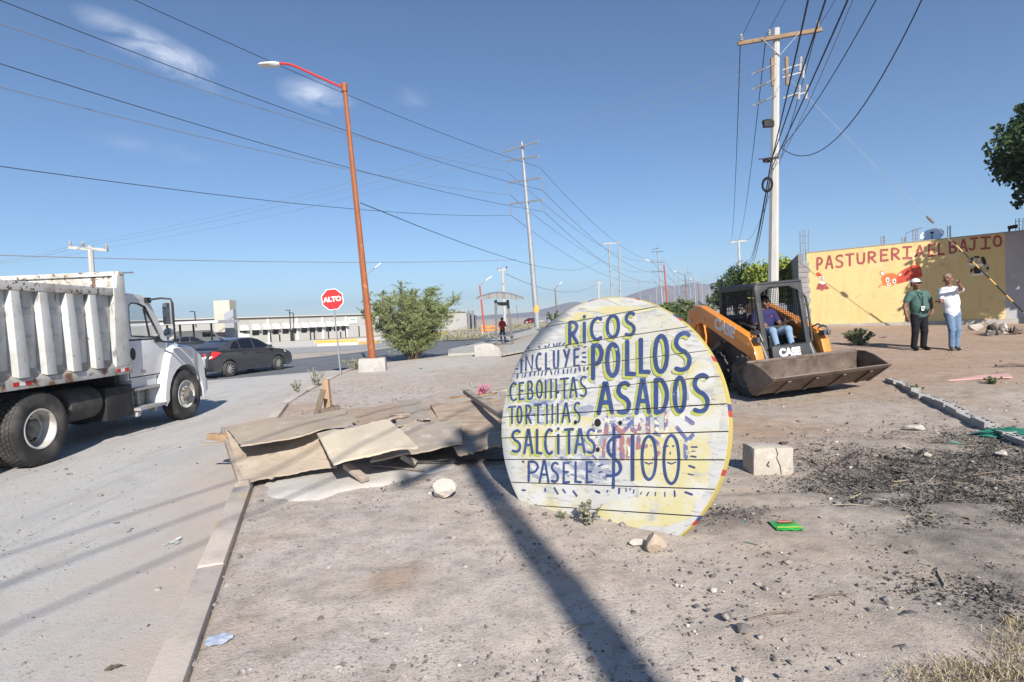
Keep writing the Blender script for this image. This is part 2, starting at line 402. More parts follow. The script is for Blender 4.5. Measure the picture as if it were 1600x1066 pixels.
b = MB(); b.add([(-2500, -60, -.16), (2500, -60, -.16), (2500, 2500, -.16), (-2500, 2500, -.16)], [(0, 1, 2, 3)])
o = b.build('terrain', sand, smooth=0); o['kind'] = 'structure'
def street():
    ys = steps((-14, 2, 1), (2, 26, .5))
    us = np.concatenate([[-.04], steps((.05, 5, .12), (5, 8, .5), (8, 24, 4)), [50]])
    Y, U = np.meshgrid(ys, us, indexing='ij')
    X = xb(Y) - .14 - U
    Z = np.full_like(X, ROADZ) + vnoise(X, Y, 1.6, 5) * .012
    dust = np.clip(1.0 - U / 1.5, 0, 1) * .8 + .10 + vnoise(U * 5, Y * .45, 1.0, 17) * .5 * np.clip(1.6 - U / 1.6, 0, 1)
    W_ = X + 4.6 + .35 * np.sin(Y * .3); track = .42 * np.exp(-((W_) / .28) ** 2) + .42 * np.exp(-((W_ + 1.9) / .28) ** 2) + vnoise(X * 3, Y * .5, 1.0, 18) * .3
    return grid_mesh('street', X, Y, Z, dusty, {'dust': dust, 'track': track})
street()
near = [(-47, -14), (-27, 8), (-16.5, 17.2), (-11.3, 20.9), (-8.2, 22.5)] + [(float(xb(y)) - .05, y) for y in (24, 24.6, 27, 30.6, 40, 58)] + [(8.3, 90), (23.8, 160), (75.8, 400)]
far = [(-66, -14), (-44, 14), (-25, 26), (-16, 29.6), (-12.6, 31.7), (-11.4, 34), (-10, 37), (-8.2, 44), (-6.4, 52), (-3.6, 62), (.35, 77), (6.2, 100), (18, 150), (68, 400)]
n = len(near); b = MB(); b.add([(x, y, ROADZ + .008) for x, y in near] + [(x, y, ROADZ + .008) for x, y in far], [(i, i + 1, n + i + 1, n + i) for i in range(n - 1)])
o = b.build('road', asphalt, smooth=0); o['kind'] = 'structure'
# second carriageway beyond the sandy median
pa = [GZ(x, y, -.15) for x, y in ((60, 590), (330, 563), (453, 553), (560, 547), (700, 530))]; pb = [GZ(x, y, -.15) for x, y in ((60, 572), (330, 551), (432, 544.5), (560, 539), (700, 526))]
b = MB(); b.add([(p.x, p.y, -.148) for p in pa] + [(p.x, p.y, -.148) for p in pb], [(i, i + 1, 6 + i, 5 + i) for i in range(4)])
o = b.build('far_road', lightroad, smooth=0); o['kind'] = 'structure'

def kerb_run(pts, w, z0, z1, side, gap=.012, seg=1.2, name='kerb', mats=None, paint=None):
    """a run of cast kerb stones along a polyline"""
    mb = MB(); pts = [Vector(p) for p in pts]; acc = []
    for a, c in zip(pts[:-1], pts[1:]):
        L = (c - a).length; k = max(1, round(L / seg))
        for i in range(k): acc.append((a.lerp(c, i / k), a.lerp(c, (i + 1) / k)))
    for i, (a, c) in enumerate(acc):
        d = (c - a).normalized(); nrm = Vector((-d.y, d.x, 0)) * side
        j = rng.uniform(-.006, .006)
        a2, c2 = a + d * gap / 2, c - d * gap / 2
        q = [a2 + nrm * j, c2 + nrm * j, c2 + nrm * (w + j), a2 + nrm * (w + j)]
        h = z1 + rng.uniform(-.006, .006)
        mb.add([(p.x, p.y, z0) for p in q] + [(p.x, p.y, h) for p in q], [(3, 2, 1, 0), (4, 5, 6, 7), (0, 1, 5, 4), (1, 2, 6, 5), (2, 3, 7, 6), (3, 0, 4, 7)], paint[i % len(paint)] if paint else 0)
    o = mb.build(name, mats or kerbmat, bevel=.018); o['kind'] = 'structure'
    return o
ky = [-9, 0, 2, 4, 6, 7.2]
kerb_run([(float(xb(y)) + .0, y, 0) for y in ky], .175, -.3, .045, 1, .006, 2.6)
kerb_run([(float(xb(y)), y, 0) for y in (9.2, 10.5, 12.5, 15, 17.6, 20, 21.4)], .17, -.3, .05, 1, .006, 2.6)
k1 = [GZ(x, y, -.15) for x, y in ((330, 551), (432, 544.5), (560, 539), (700, 526))]
k2 = [GZ(x, y, -.15) for x, y in ((330, 548), (423, 542), (560, 536), (700, 524.5))]
kerb_run(k1, .3, -.2, .12, 1, 0, 3.2, 'painted_kerb', [M('chalky_kerb', (.52, .51, .49), .85), yellowpaint, lightroad], [1, 2, 2, 0, 1, 2, 2])
kerb_run(k2, .3, -.2, .30, 1, 0, 3.6, 'painted_kerb', [M('chalky_kerb'), yellowpaint, lightroad], [0, 2, 1, 0, 2, 0, 1])

# broken pavement slab by the bus shelter
b = MB()
b.slab([GZ(700, 553, .10), GZ(742, 551, .10), GZ(742, 545, .10), GZ(842, 519, .12), GZ(836, 513, .12), GZ(752, 535, .1), GZ(700, 546, .10)], .10)
o = b.build('pavement', concrete, smooth=0); o['kind'] = 'structure'
b = MB(); b.slab([GZ(785, 553, .16), GZ(818, 547, .17), GZ(858, 535, .16), GZ(862, 522, .16), GZ(790, 541, .16)], .09)
o = b.build('pavement', concrete, smooth=0); o['kind'] = 'structure'
# thin spill of dried concrete in front of the boards
def catmull0(p):
    out = []
    for i in range(len(p)):
        a, c = p[i], p[(i + 1) % len(p)]
        out += [(a[0] + (c[0] - a[0]) * f, a[1] + (c[1] - a[1]) * f) for f in (0, .33, .66)]
    return out
b = MB()
sp = [(402, 757), (420, 745), (480, 735), (560, 722), (640, 716), (715, 712), (722, 728), (690, 738), (660, 741), (600, 757), (540, 768), (500, 780), (452, 783), (415, 776)]
ring_ = [GZ(x, y, .01) + Vector((rng.uniform(-.03, .03), rng.uniform(-.03, .03), 0)) for x, y in catmull0(sp)]; cen_ = sum(ring_, Vector()) / len(ring_); nr_ = len(ring_)
vs_ = []
for f_, z_ in ((1.0, -.035), (.93, .012), (.6, .03)): vs_ += [(cen_.x + (p.x - cen_.x) * f_, cen_.y + (p.y - cen_.y) * f_, z_ + rng.uniform(-.004, .004)) for p in ring_]
vs_.append((cen_.x, cen_.y, .034))
b.add(vs_, [(k * nr_ + i, k * nr_ + (i + 1) % nr_, (k + 1) * nr_ + (i + 1) % nr_, (k + 1) * nr_ + i) for k in (0, 1) for i in range(nr_)] + [(2 * nr_ + i, 2 * nr_ + (i + 1) % nr_, 3 * nr_) for i in range(nr_)])
o = b.build('concrete_patch', M('dried_concrete', (.50, .465, .425), .95, [((.42, .385, .35), 2.5, .45, .7), ((.56, .53, .49), 6, .55, .7)], [(14, .4, .015)], coords='World'), smooth=60); o['kind'] = 'structure'

def hills():
    prof = [(-250, 2), (300, 3), (560, 4), (700, 6), (760, 7), (830, 9), (870, 20), (905, 26), (950, 23), (985, 30), (1010, 37), (1035, 42), (1060, 40), (1085, 48), (1105, 45), (1130, 50), (1170, 44), (1230, 40), (1300, 30), (1500, 16), (1900, 8)]
    xs = np.arange(-250, 1900, 9.0); hp = np.interp(xs, [p[0] for p in prof], [p[1] for p in prof])
    rows = 16; D0, D1 = 1350.0, 1900.0
    X = np.zeros((rows, len(xs))); Y = X.copy(); Z = X.copy()
    for r in range(rows):
        t = r / (rows - 1); D = D0 + (D1 - D0) * t
        X[r] = (xs - 800) / F * D; Y[r] = D
        s = math.sin(math.pi * min(1, t * 1.35) ** 1.1 / 2) if t < .74 else math.cos((t - .74) / .26 * math.pi / 2)
        Z[r] = -3 + (1 + hp * (1500 / F) * 1.0) * max(0, s)
    Z += (vnoise(X, Y, 60, 8) * .5 + vnoise(X, Y, 130, 9) * .6) * np.clip(Z, 0, 40) * .55
    return grid_mesh('hills', X, Y, Z, M('rocky_hill', (.27, .21, .185), .95, [((.20, .165, .15), .02, .42, .65), ((.33, .27, .24), .05, .5, .7)], coords='World', spec=.05))
hills()

# haze: a closed box of thin air round everything
b = MB(); b.bx(-3300, 3300, -120, 2700, -6, 110)
hz = bpy.data.materials.new('haze'); hz.use_nodes = True
nt = hz.node_tree; nt.nodes.clear(); ho = nt.nodes.new('ShaderNodeOutputMaterial'); hv = nt.nodes.new('ShaderNodeVolumePrincipled')
hv.inputs['Color'].default_value = (.60, .77, 1.0, 1); hv.inputs['Density'].default_value = 0.00042; hv.inputs['Anisotropy'].default_value = 0.1
nt.links.new(hv.outputs[0], ho.inputs['Volume'])
o = b.build('haze', hz, smooth=0); o['kind'] = 'stuff'

# ================================================================== vegetation
def quads_obj(name, C, U, V, mats, mi, parent=None, loc=None, kind=None):
    """many small leaf faces: centres C, half-axes U and V"""
    n = len(C); co = np.stack([C - U - V, C + U - V, C + U + V, C - U + V], 1).reshape(-1, 3)
    if loc is not None: co = co - np.array(loc)
    me = bpy.data.meshes.new(name); me.vertices.add(4 * n); me.vertices.foreach_set('co', co.astype(np.float32).reshape(-1))
    me.loops.add(4 * n); me.loops.foreach_set('vertex_index', np.arange(4 * n, dtype=np.int32))
    me.polygons.add(n); me.polygons.foreach_set('loop_start', np.arange(0, 4 * n, 4, dtype=np.int32))
    for m in mats: me.materials.append(m)
    me.polygons.foreach_set('material_index', np.asarray(mi, dtype=np.int32)); me.update(calc_edges=True)
    o = bpy.data.objects.new(name, me); COL.objects.link(o)
    if parent is not None: o.parent = parent
    if loc is not None: o.location = loc
    if kind: o['kind'] = kind
    return o
def rdir(r, n):
    v = r.normal(size=(n, 3)); return v / np.linalg.norm(v, axis=1, keepdims=True)
def leaves(r, C, ln, wd, droop=0.0, spread=1.0):
    n = len(C); u = rdir(r, n); u[:, 2] = u[:, 2] * spread - droop; u /= np.linalg.norm(u, axis=1, keepdims=True)
    v = np.cross(u, rdir(r, n)); v /= np.linalg.norm(v, axis=1, keepdims=True)
    s = r.uniform(.65, 1.3, (n, 1))
    return u * ln * s, v * wd * s
leafA = M('olive_leaf', (0.185, 0.225, 0.085), .75, [((0.14, 0.175, 0.065), .8, .4, .7)], spec=.2)
leafB = M('pale_olive_leaf', (0.28, 0.305, 0.14), .75, spec=.2)
leafC = M('dark_green_leaf', (0.035, 0.062, 0.022), .7, spec=.25)
leafD = M('deep_green_leaf', (0.075, 0.115, 0.042), .7, spec=.25)
leafE = M('yellow_green_leaf', (0.27, 0.30, 0.05), .7, spec=.25)
leafF = M('light_green_leaf', (0.21, 0.27, 0.06), .7, spec=.25)
leafG = M('grey_green_leaf', (0.27, 0.27, 0.20), .8, spec=.15)
leafH = M('dusty_leaf', (0.38, 0.355, 0.28), .85, spec=.1)
bark = M('rough_bark', (0.17, 0.13, 0.10), .95, [((0.10, 0.075, 0.06), 8, .45, .7)], [(20, .6, .02)])
def shrub(name, label, cat, base, h, w, seed, mats, stems=16, twigs=26, per=34, leaf=(.05, .011), droop=.15, group=None, upright=.5, parts=('crown', 'stems')):
    """feathery shrub: many curved stems from the base, twigs off the stems, small leaves along the twigs"""
    r = np.random.default_rng(seed); root = thing(name, label, cat, base, 0, group)
    tm = MB(); C = []; tone = []
    for s in range(stems):
        az = r.uniform(0, 2 * math.pi); lean = r.uniform(.05, 1.0) ** .7
        L = h * r.uniform(.72, 1.02) * (1 - .25 * lean); end = np.array([math.cos(az) * w / 2 * lean, math.sin(az) * w / 2 * lean, L])
        mid = np.array([end[0] * (.35 + .3 * (1 - upright)), end[1] * (.35 + .3 * (1 - upright)), L * .58])
        st = np.array([math.cos(az) * .04 * w, math.sin(az) * .04 * w, -.03])
        ts = np.linspace(0, 1, 9)[:, None]; path = (1 - ts) ** 2 * st + 2 * ts * (1 - ts) * mid + ts ** 2 * end
        tm.tube([tuple(p) for p in path], [.012 * h * (1 - .85 * i / 8) * .6 + .003 for i in range(9)], 5)
        for _ in range(twigs):
            t = r.uniform(.12, 1.0); p = (1 - t) ** 2 * st + 2 * t * (1 - t) * mid + t ** 2 * end
            d = r.normal(size=3); d[2] = abs(d[2]) * .5 - droop; d /= np.linalg.norm(d); d[:2] += end[:2] / max(w, .1) * .5
            tl = h * r.uniform(.06, .20) * (1.15 - .5 * t)
            q = p + d * tl + np.array([0, 0, -droop * tl * .5])
            k = np.linspace(.1, 1, per)[:, None]; cc = p + (q - p) * k + r.normal(size=(per, 3)) * tl * .075
            C.append(cc); tone += [0 if r.random() < .55 else 1] * per
            if _ % 3 == 0: tm.tube([tuple(p), tuple(q)], [.004, .002], 3)
    C = np.concatenate(C); ok = C[:, 2] > .01; C = C[ok]; tone = np.array(tone)[ok]
    u, v = leaves(r, C, leaf[0], leaf[1], droop)
    quads_obj(parts[0], C, u, v, mats, tone, root); part(tm, parts[1], bark, root)
    return root
def tree(name, label, base, trunk_top, clumps, n_leaf, leaf, mats, seed, r0=.16, limbs=True, group=None, cat='tree'):
    """tapered trunk, limbs to the clumps, leaves through each clump's volume"""
    r = np.random.default_rng(seed); base = Vector(base); root = thing(name, label, cat, base, 0, group)
    tm = MB(); tt = Vector(trunk_top) - base
    tm.tube([(0, 0, -.1), tt * .3 + Vector((.05, .02, 0)), tt * .65 + Vector((-.04, .03, 0)), tt], [r0 * 1.25, r0, r0 * .85, r0 * .65], 9)
    tot = sum(c[3] * c[4] * c[5] for c in clumps); C = []; tone = []
    for c in clumps:
        cc = Vector(c[:3]) - base
        m = tt.lerp(cc, .5) + Vector((r.uniform(-.2, .2), r.uniform(-.2, .2), .15))
        if limbs: tm.tube([tt * .92, m, cc], [r0 * .45, r0 * .28, r0 * .08], 6)
        k = int(n_leaf * c[3] * c[4] * c[5] / tot); d = rdir(r, k); rad = r.uniform(0, 1, k) ** .42
        lump = 1 + .18 * np.sin(d[:, 0] * 5 + seed) * np.cos(d[:, 1] * 6 + 2 * seed) + .12 * np.sin(d[:, 2] * 9 + d[:, 0] * 7)
        pts = d * (rad * lump)[:, None] * np.array(c[3:6]) + np.array(cc)
        hole = np.sin(pts[:, 0] * 4.1 + seed) * np.sin(pts[:, 1] * 3.7) * np.sin(pts[:, 2] * 4.6 + 1)
        keep = hole > -.33; pts = pts[keep]; C.append(pts)
        tone.append((hole[keep] + r.normal(size=len(pts)) * .35 > .12).astype(int))
    C = np.concatenate(C); tone = np.concatenate(tone); u, v = leaves(r, C, leaf[0], leaf[1], .25)
    quads_obj('crown', C, u, v, mats, tone, root); part(tm, 'trunk', bark, root)
    return root
p = G(645, 561)
shrub('mesquite_bush', 'large feathery olive-green bush growing behind the orange lamp post', 'bush', p, 3.75, 4.6, 3, [leafA, leafB], 46, 44, 30, (.050, .0075), .02, upright=.35)
p = G(560, 577)
shrub('dry_shrub', 'low grey dry shrub against the concrete foot of the lamp post', 'shrub', p + Vector((-.1, -.1, 0)), .52, .95, 5, [leafG, leafH], 14, 14, 14, (.03, .007), 0)
p = G(921, 818)
shrub('weed', 'pale dusty weed sprouting at the foot of the round sign', 'weed', p, .19, .24, 8, [leafG, leafH], 16, 9, 9, (.011, .0045), 0, upright=.3)
p = G(880, 808)
shrub('weed', 'tiny green weed beside the pale weed under the round sign', 'weed', p, .07, .12, 9, [leafA, leafG], 7, 5, 6, (.009, .004), 0, upright=.3)
p = G(1348, 540)
shrub('weed', 'low green bush on the red dirt by the foot of the yellow wall', 'weed', p + Vector((0, .2, 0)), .50, .85, 12, [leafA, leafG], 30, 20, 16, (.022, .004), .05, upright=.2)
for (x, y, h, w, lab, sd) in ((492, 604, .55, .7, 'dry grey weed growing on the curved kerb behind the upright post', 21), (466, 612, .35, .55, 'small dry weed farthest down the kerb toward the truck', 22), (1550, 600, .14, .4, 'thin green weed next to the pink board', 23), (1430, 612, .12, .45, 'short weed just behind the row of hollow blocks', 24)):
    shrub('weed', lab, 'weed', G(x, y), h, w, sd, [leafG, leafH] if sd < 23 else [leafA, leafG], 10, 8, 8, (.02, .006), 0)
shrub('roadside_bush', 'green bush rising between the round sign and the loader', 'bush', (6.2, 20.5, 0), 2.25, 2.9, 31, [leafA, leafD], 46, 40, 26, (.045, .009), 0)
shrub('roadside_bush', 'tiny far bush just above the top edge of the round sign', 'bush', P(866, 505, 95), 2.2, 3.2, 33, [leafD, leafA], 10, 10, 8, (.14, .05), 0)
c = P(1150, 440, 29); c2 = P(1210, 425, 27)
tree('tamarisk_tree', 'dark green feathery tree behind the loader cab', (c.x, c.y, hgt(c.x, c.y)), (c.x, c.y, 1.9), [(c.x - .1, c.y, 2.7, 1.0, 1.0, .8), (c.x + .35, c.y, 3.2, .8, .8, .75), (c.x - .6, c.y, 2.2, .8, .8, .6), (c.x + .7, c.y, 2.3, .9, .9, .8)], 9000, (.085, .02), [leafC, leafD], 41, .12)
tree('leafy_tree', 'bright yellow-green tree behind the concrete utility pole', (c2.x, c2.y, hgt(c2.x, c2.y)), (c2.x, c2.y, 2.1), [(c2.x - .5, c2.y, 3.0, .9, .9, .75), (c2.x + .45, c2.y, 3.15, .85, .9, .8), (c2.x, c2.y, 2.5, 1.3, 1.0, .8), (c2.x + .9, c2.y + .3, 2.7, .7, .7, .8)], 8000, (.075, .035), [leafE, leafF], 42, .12)
tx, ty = 19.0, 16.9
tree('shade_tree', 'large dark leafy tree overhanging the painted wall', (tx, ty, hgt(tx, ty)), (tx - .2, ty, 3.6),
     [(18.9, 17.2, 5.9, 2.0, 1.9, 1.6), (18.8, 20.5, 6.9, 1.35, .9, 1.25), (18.1, 20.6, 6.5, .7, .5, .55), (19.1, 20.5, 5.3, .85, .7, .65), (17.0, 16.9, 4.6, 1.0, .8, 1.3), (17.1, 16.9, 5.6, 1.0, .8, .9), (17.6, 17.9, 4.6, 1.0, .8, .8), (20.4, 16.6, 6.0, 2.0, 1.8, 1.7), (19.0, 16.4, 7.6, 1.9, 1.8, 1.3), (18.9, 17.6, 4.6, 1.5, .9, .8), (18.2, 15.3, 5.6, 1.4, 1.2, 1.2), (21.5, 17.2, 5.0, 1.7, 1.4, 1.2), (18.45, 20.6, 6.0, .62, .5, .55), (19.2, 20.3, 8.0, 1.0, .9, .9)], 44000, (.088, .046), [leafC, leafD], 43, .24)
# ================================================================== lettering helpers
def catmull(pts, k=5, closed=False):
    n = len(pts); out = []
    if n < 3: return list(pts)
    rngi = range(n if closed else n - 1)
    for i in rngi:
        p0 = pts[(i - 1) % n] if closed or i > 0 else pts[0]; p1 = pts[i]; p2 = pts[(i + 1) % n]; p3 = pts[(i + 2) % n] if closed or i + 2 < n else pts[-1]
        for j in range(k):
            t = j / k
            out.append(tuple(.5 * ((2 * p1[a]) + (-p0[a] + p2[a]) * t + (2 * p0[a] - 5 * p1[a] + 4 * p2[a] - p3[a]) * t * t + (-p0[a] + 3 * p1[a] - 3 * p2[a] + p3[a]) * t ** 3) for a in (0, 1)))
    out.append(pts[0] if closed else pts[-1]); return out
S_ = ('c', [(.92, .93), (.62, 1.0), (.2, .93), (.06, .74), (.3, .57), (.7, .46), (.95, .28), (.82, .06), (.45, 0), (.05, .05)])
GLYPH = {
    'A': [('l', [(0, 0), (.45, 1), (.58, 1), (1, 0)]), ('l', [(.2, .36), (.82, .36)])],
    'B': [('l', [(.08, 0), (.08, 1)]), ('c', [(.08, 1), (.6, .98), (.85, .78), (.6, .55), (.1, .52)]), ('c', [(.1, .52), (.7, .5), (.98, .25), (.7, .02), (.08, 0)])],
    'C': [('c', [(.98, .93), (.6, 1), (.2, .82), (.05, .5), (.2, .15), (.6, 0), (.98, .08)])],
    'D': [('l', [(.08, 0), (.08, 1)]), ('c', [(.08, 1), (.6, .95), (.97, .55), (.7, .1), (.08, 0)])],
    'E': [('l', [(.95, 1), (.08, .98), (.08, 0), (.97, .02)]), ('l', [(.08, .52), (.8, .53)])],
    'I': [('l', [(.5, 0), (.5, 1)])], 'i': [('l', [(.5, 0), (.5, .72)]), ('l', [(.5, .93), (.5, .97)])],
    'H': [('l', [(.05, 0), (.05, 1)]), ('l', [(.95, 0), (.95, 1)]), ('l', [(.05, .5), (.95, .5)])],
    'J': [('c', [(.62, 1), (.62, .5), (.6, .15), (.35, .0), (.02, .12)]), ('l', [(.15, 1), (1, 1)])],
    'Z': [('l', [(.0, 1), (1, 1)]), ('l', [(.5, 0), (.5, 1)]), ('l', [(0, 0), (1, 0)])],   # serifed I
    'L': [('l', [(.08, 1), (.08, .03), (.97, 0)])],
    'N': [('l', [(.04, 0), (.08, 1), (.88, 0), (.96, 1)])],
    'O': [('o', [(.5, 1), (.15, .86), (.02, .5), (.15, .14), (.5, 0), (.85, .14), (.98, .5), (.85, .86)])],
    'P': [('l', [(.08, 0), (.08, 1)]), ('c', [(.08, 1), (.65, .98), (.95, .75), (.65, .48), (.1, .44)])],
    'R': [('l', [(.08, 0), (.08, 1)]), ('c', [(.08, 1), (.6, .98), (.9, .77), (.6, .52), (.1, .48)]), ('l', [(.3, .48), (.97, 0)])],
    'S': [S_], 'T': [('l', [(0, .98), (1, 1)]), ('l', [(.5, 0), (.5, 1)])],
    'U': [('c', [(.05, 1), (.05, .45), (.15, .1), (.5, 0), (.85, .1), (.95, .45), (.95, 1)])],
    'Y': [('l', [(.02, 1), (.5, .5)]), ('l', [(.98, 1), (.3, 0)])],
}
def glyph_lines(ch, x0, y0, x1, y1, slope=0.0):
    out = []
    for kind, pts in GLYPH[ch]:
        q = catmull(pts, 5, kind == 'o') if kind in 'co' else list(pts)
        out.append([(x0 + u * (x1 - x0), y1 - v * (y1 - y0) - slope * u * (x1 - x0)) for u, v in q])
    return out
def stroke_polys(pts, w, wob=0.0):
    """2D polygons of a round-ended brush stroke"""
    out = []; n = len(pts)
    ws = [w * (1 + rng.uniform(-wob, wob)) for _ in pts]
    for i in range(n - 1):
        a, c = Vector(pts[i]), Vector(pts[i + 1]); d = c - a
        if d.length < 1e-6: continue
        d.normalize(); nn = Vector((-d.y, d.x))
        out.append([a + nn * ws[i] / 2, a - nn * ws[i] / 2, c - nn * ws[i + 1] / 2, c + nn * ws[i + 1] / 2])
    for i, p in enumerate(pts):
        p = Vector(p); out.append([p + Vector((math.cos(t * math.pi / 5), math.sin(t * math.pi / 5))) * ws[i] / 2 for t in range(10)])
    return out
def clip_poly(poly, lo, hi):
    def half(ps, f):
        o = []
        for i in range(len(ps)):
            a, c = ps[i], ps[(i + 1) % len(ps)]; fa, fc = f(a), f(c)
            if fa >= 0: o.append(a)
            if (fa >= 0) != (fc >= 0): o.append(a + (c - a) * (fa / (fa - fc)))
        return o
    p = half(poly, lambda q: q.y - lo)
    return half(p, lambda q: hi - q.y) if p else p
def font_obj(text, size, mat, parent, name, mtx, offset=0.0, extrude=0.004):
    cu = bpy.data.curves.new(name, 'FONT'); cu.body = text; cu.size = size; cu.align_x = 'CENTER'; cu.align_y = 'CENTER'; cu.offset = offset; cu.extrude = extrude
    t = bpy.data.objects.new('tmp', cu); COL.objects.link(t); bpy.context.view_layer.update()
    me = bpy.data.meshes.new_from_object(t.evaluated_get(bpy.context.evaluated_depsgraph_get()))
    bpy.data.objects.remove(t); me.name = name
    me.materials.clear(); me.materials.append(mat); me.transform(mtx)
    o = bpy.data.objects.new(name, me); COL.objects.link(o)
    if parent is not None: o.parent = parent
    return o

# ================================================================== street lamp, stop sign
def lamp_post():
    Y = 20.4; foot = P(582, 562, Y); top = P(538, 136, Y)
    base = Vector((foot.x, Y, ROADZ)); t = thing('street_lamp', 'tall orange street lamp with red arm on a concrete foot', 'street lamp', base)
    b = MB(); b.box((0, 0, .28), (.98, .8, .62), Matrix.Rotation(.15, 3, 'Z'), taper=(.93, .93)); part(b, 'footing', concrete, t, bevel=.04)
    b = MB(); a = foot - base; c = top - base; a.z = .55
    b.tube([a, a.lerp(c, .5), c], [.135, .105, .075], 8); b.cyl(c - Vector((0, 0, .16)), c + Vector((.0, 0, .12)), .11, .11, 10)
    b.box(a + Vector((0, 0, .03)), (.42, .42, .05)); part(b, 'pole', orange_lamp, t)
    b = MB(); pts = [P(536, 137, Y) - base, P(500, 121, Y) - base, P(462, 104, Y) - base, P(448, 100, Y) - base, P(434, 99.5, Y) - base]
    b.tube(catm3(pts), .04, 8); part(b, 'arm', redpaint, t)
    b = MB(); q = P(421, 101, Y) - base
    b.loft([[(q.x + dx, q.y + dy * w, q.z + dz * h) for dy, dz in ((-.16, -.02), (-.13, .05), (0, .08), (.13, .05), (.16, -.02), (.1, -.07), (-.1, -.07))] for dx, w, h in ((.36, .5, .8), (.2, .9, 1.1), (.0, 1, 1), (-.26, .9, .8), (-.37, .55, .4))])
    part(b, 'lamp_head', M('lamp_grey', (.62, .62, .60), .5), t)
    return t
def catm3(pts, k=4):
    a = catmull([(p.x, p.z) for p in pts], k); ys = np.interp(np.linspace(0, 1, len(a)), np.linspace(0, 1, len(pts)), [p.y for p in pts])
    return [Vector((p[0], y, p[1])) for p, y in zip(a, ys)]
lamp_post()

def stop_sign():
    g = G(533, 586); Y = g.y; c = P(519.5, 468, Y); t = thing('stop_sign', 'red octagonal stop sign on a thin grey post at the street corner', 'sign', g)
    b = MB(); b.beam((0, 0, -.1), c - g + Vector((0, .02, .3)), .055, .03); part(b, 'post', galv, t)
    r = .385; oc = lambda rr, y: [(math.cos(R(22.5 + 45 * i)) * rr, y, math.sin(R(22.5 + 45 * i)) * rr) for i in range(8)]
    mt = Matrix.Translation(c - g) @ Matrix.Rotation(R(8), 4, 'Z') @ Matrix.Rotation(-.07, 4, 'Y')
    b = MB(); b.loft([[mt @ Vector(p) for p in oc(r, -.012)], [mt @ Vector(p) for p in oc(r, .004)]]); part(b, 'plate', whitepaint, t, smooth=0)
    b = MB(); b.loft([[mt @ Vector(p) for p in oc(r * .925, -.018)], [mt @ Vector(p) for p in oc(r * .925, -.013)]]); part(b, 'red_face', M('sign_red', (.66, .025, .03), .4), t, smooth=0)
    font_obj('ALTO', .225, whitepaint, t, 'lettering', mt @ Matrix.Translation((0, -.021, 0)) @ Matrix.Rotation(math.pi / 2, 4, 'X'), .012, .002)
stop_sign()

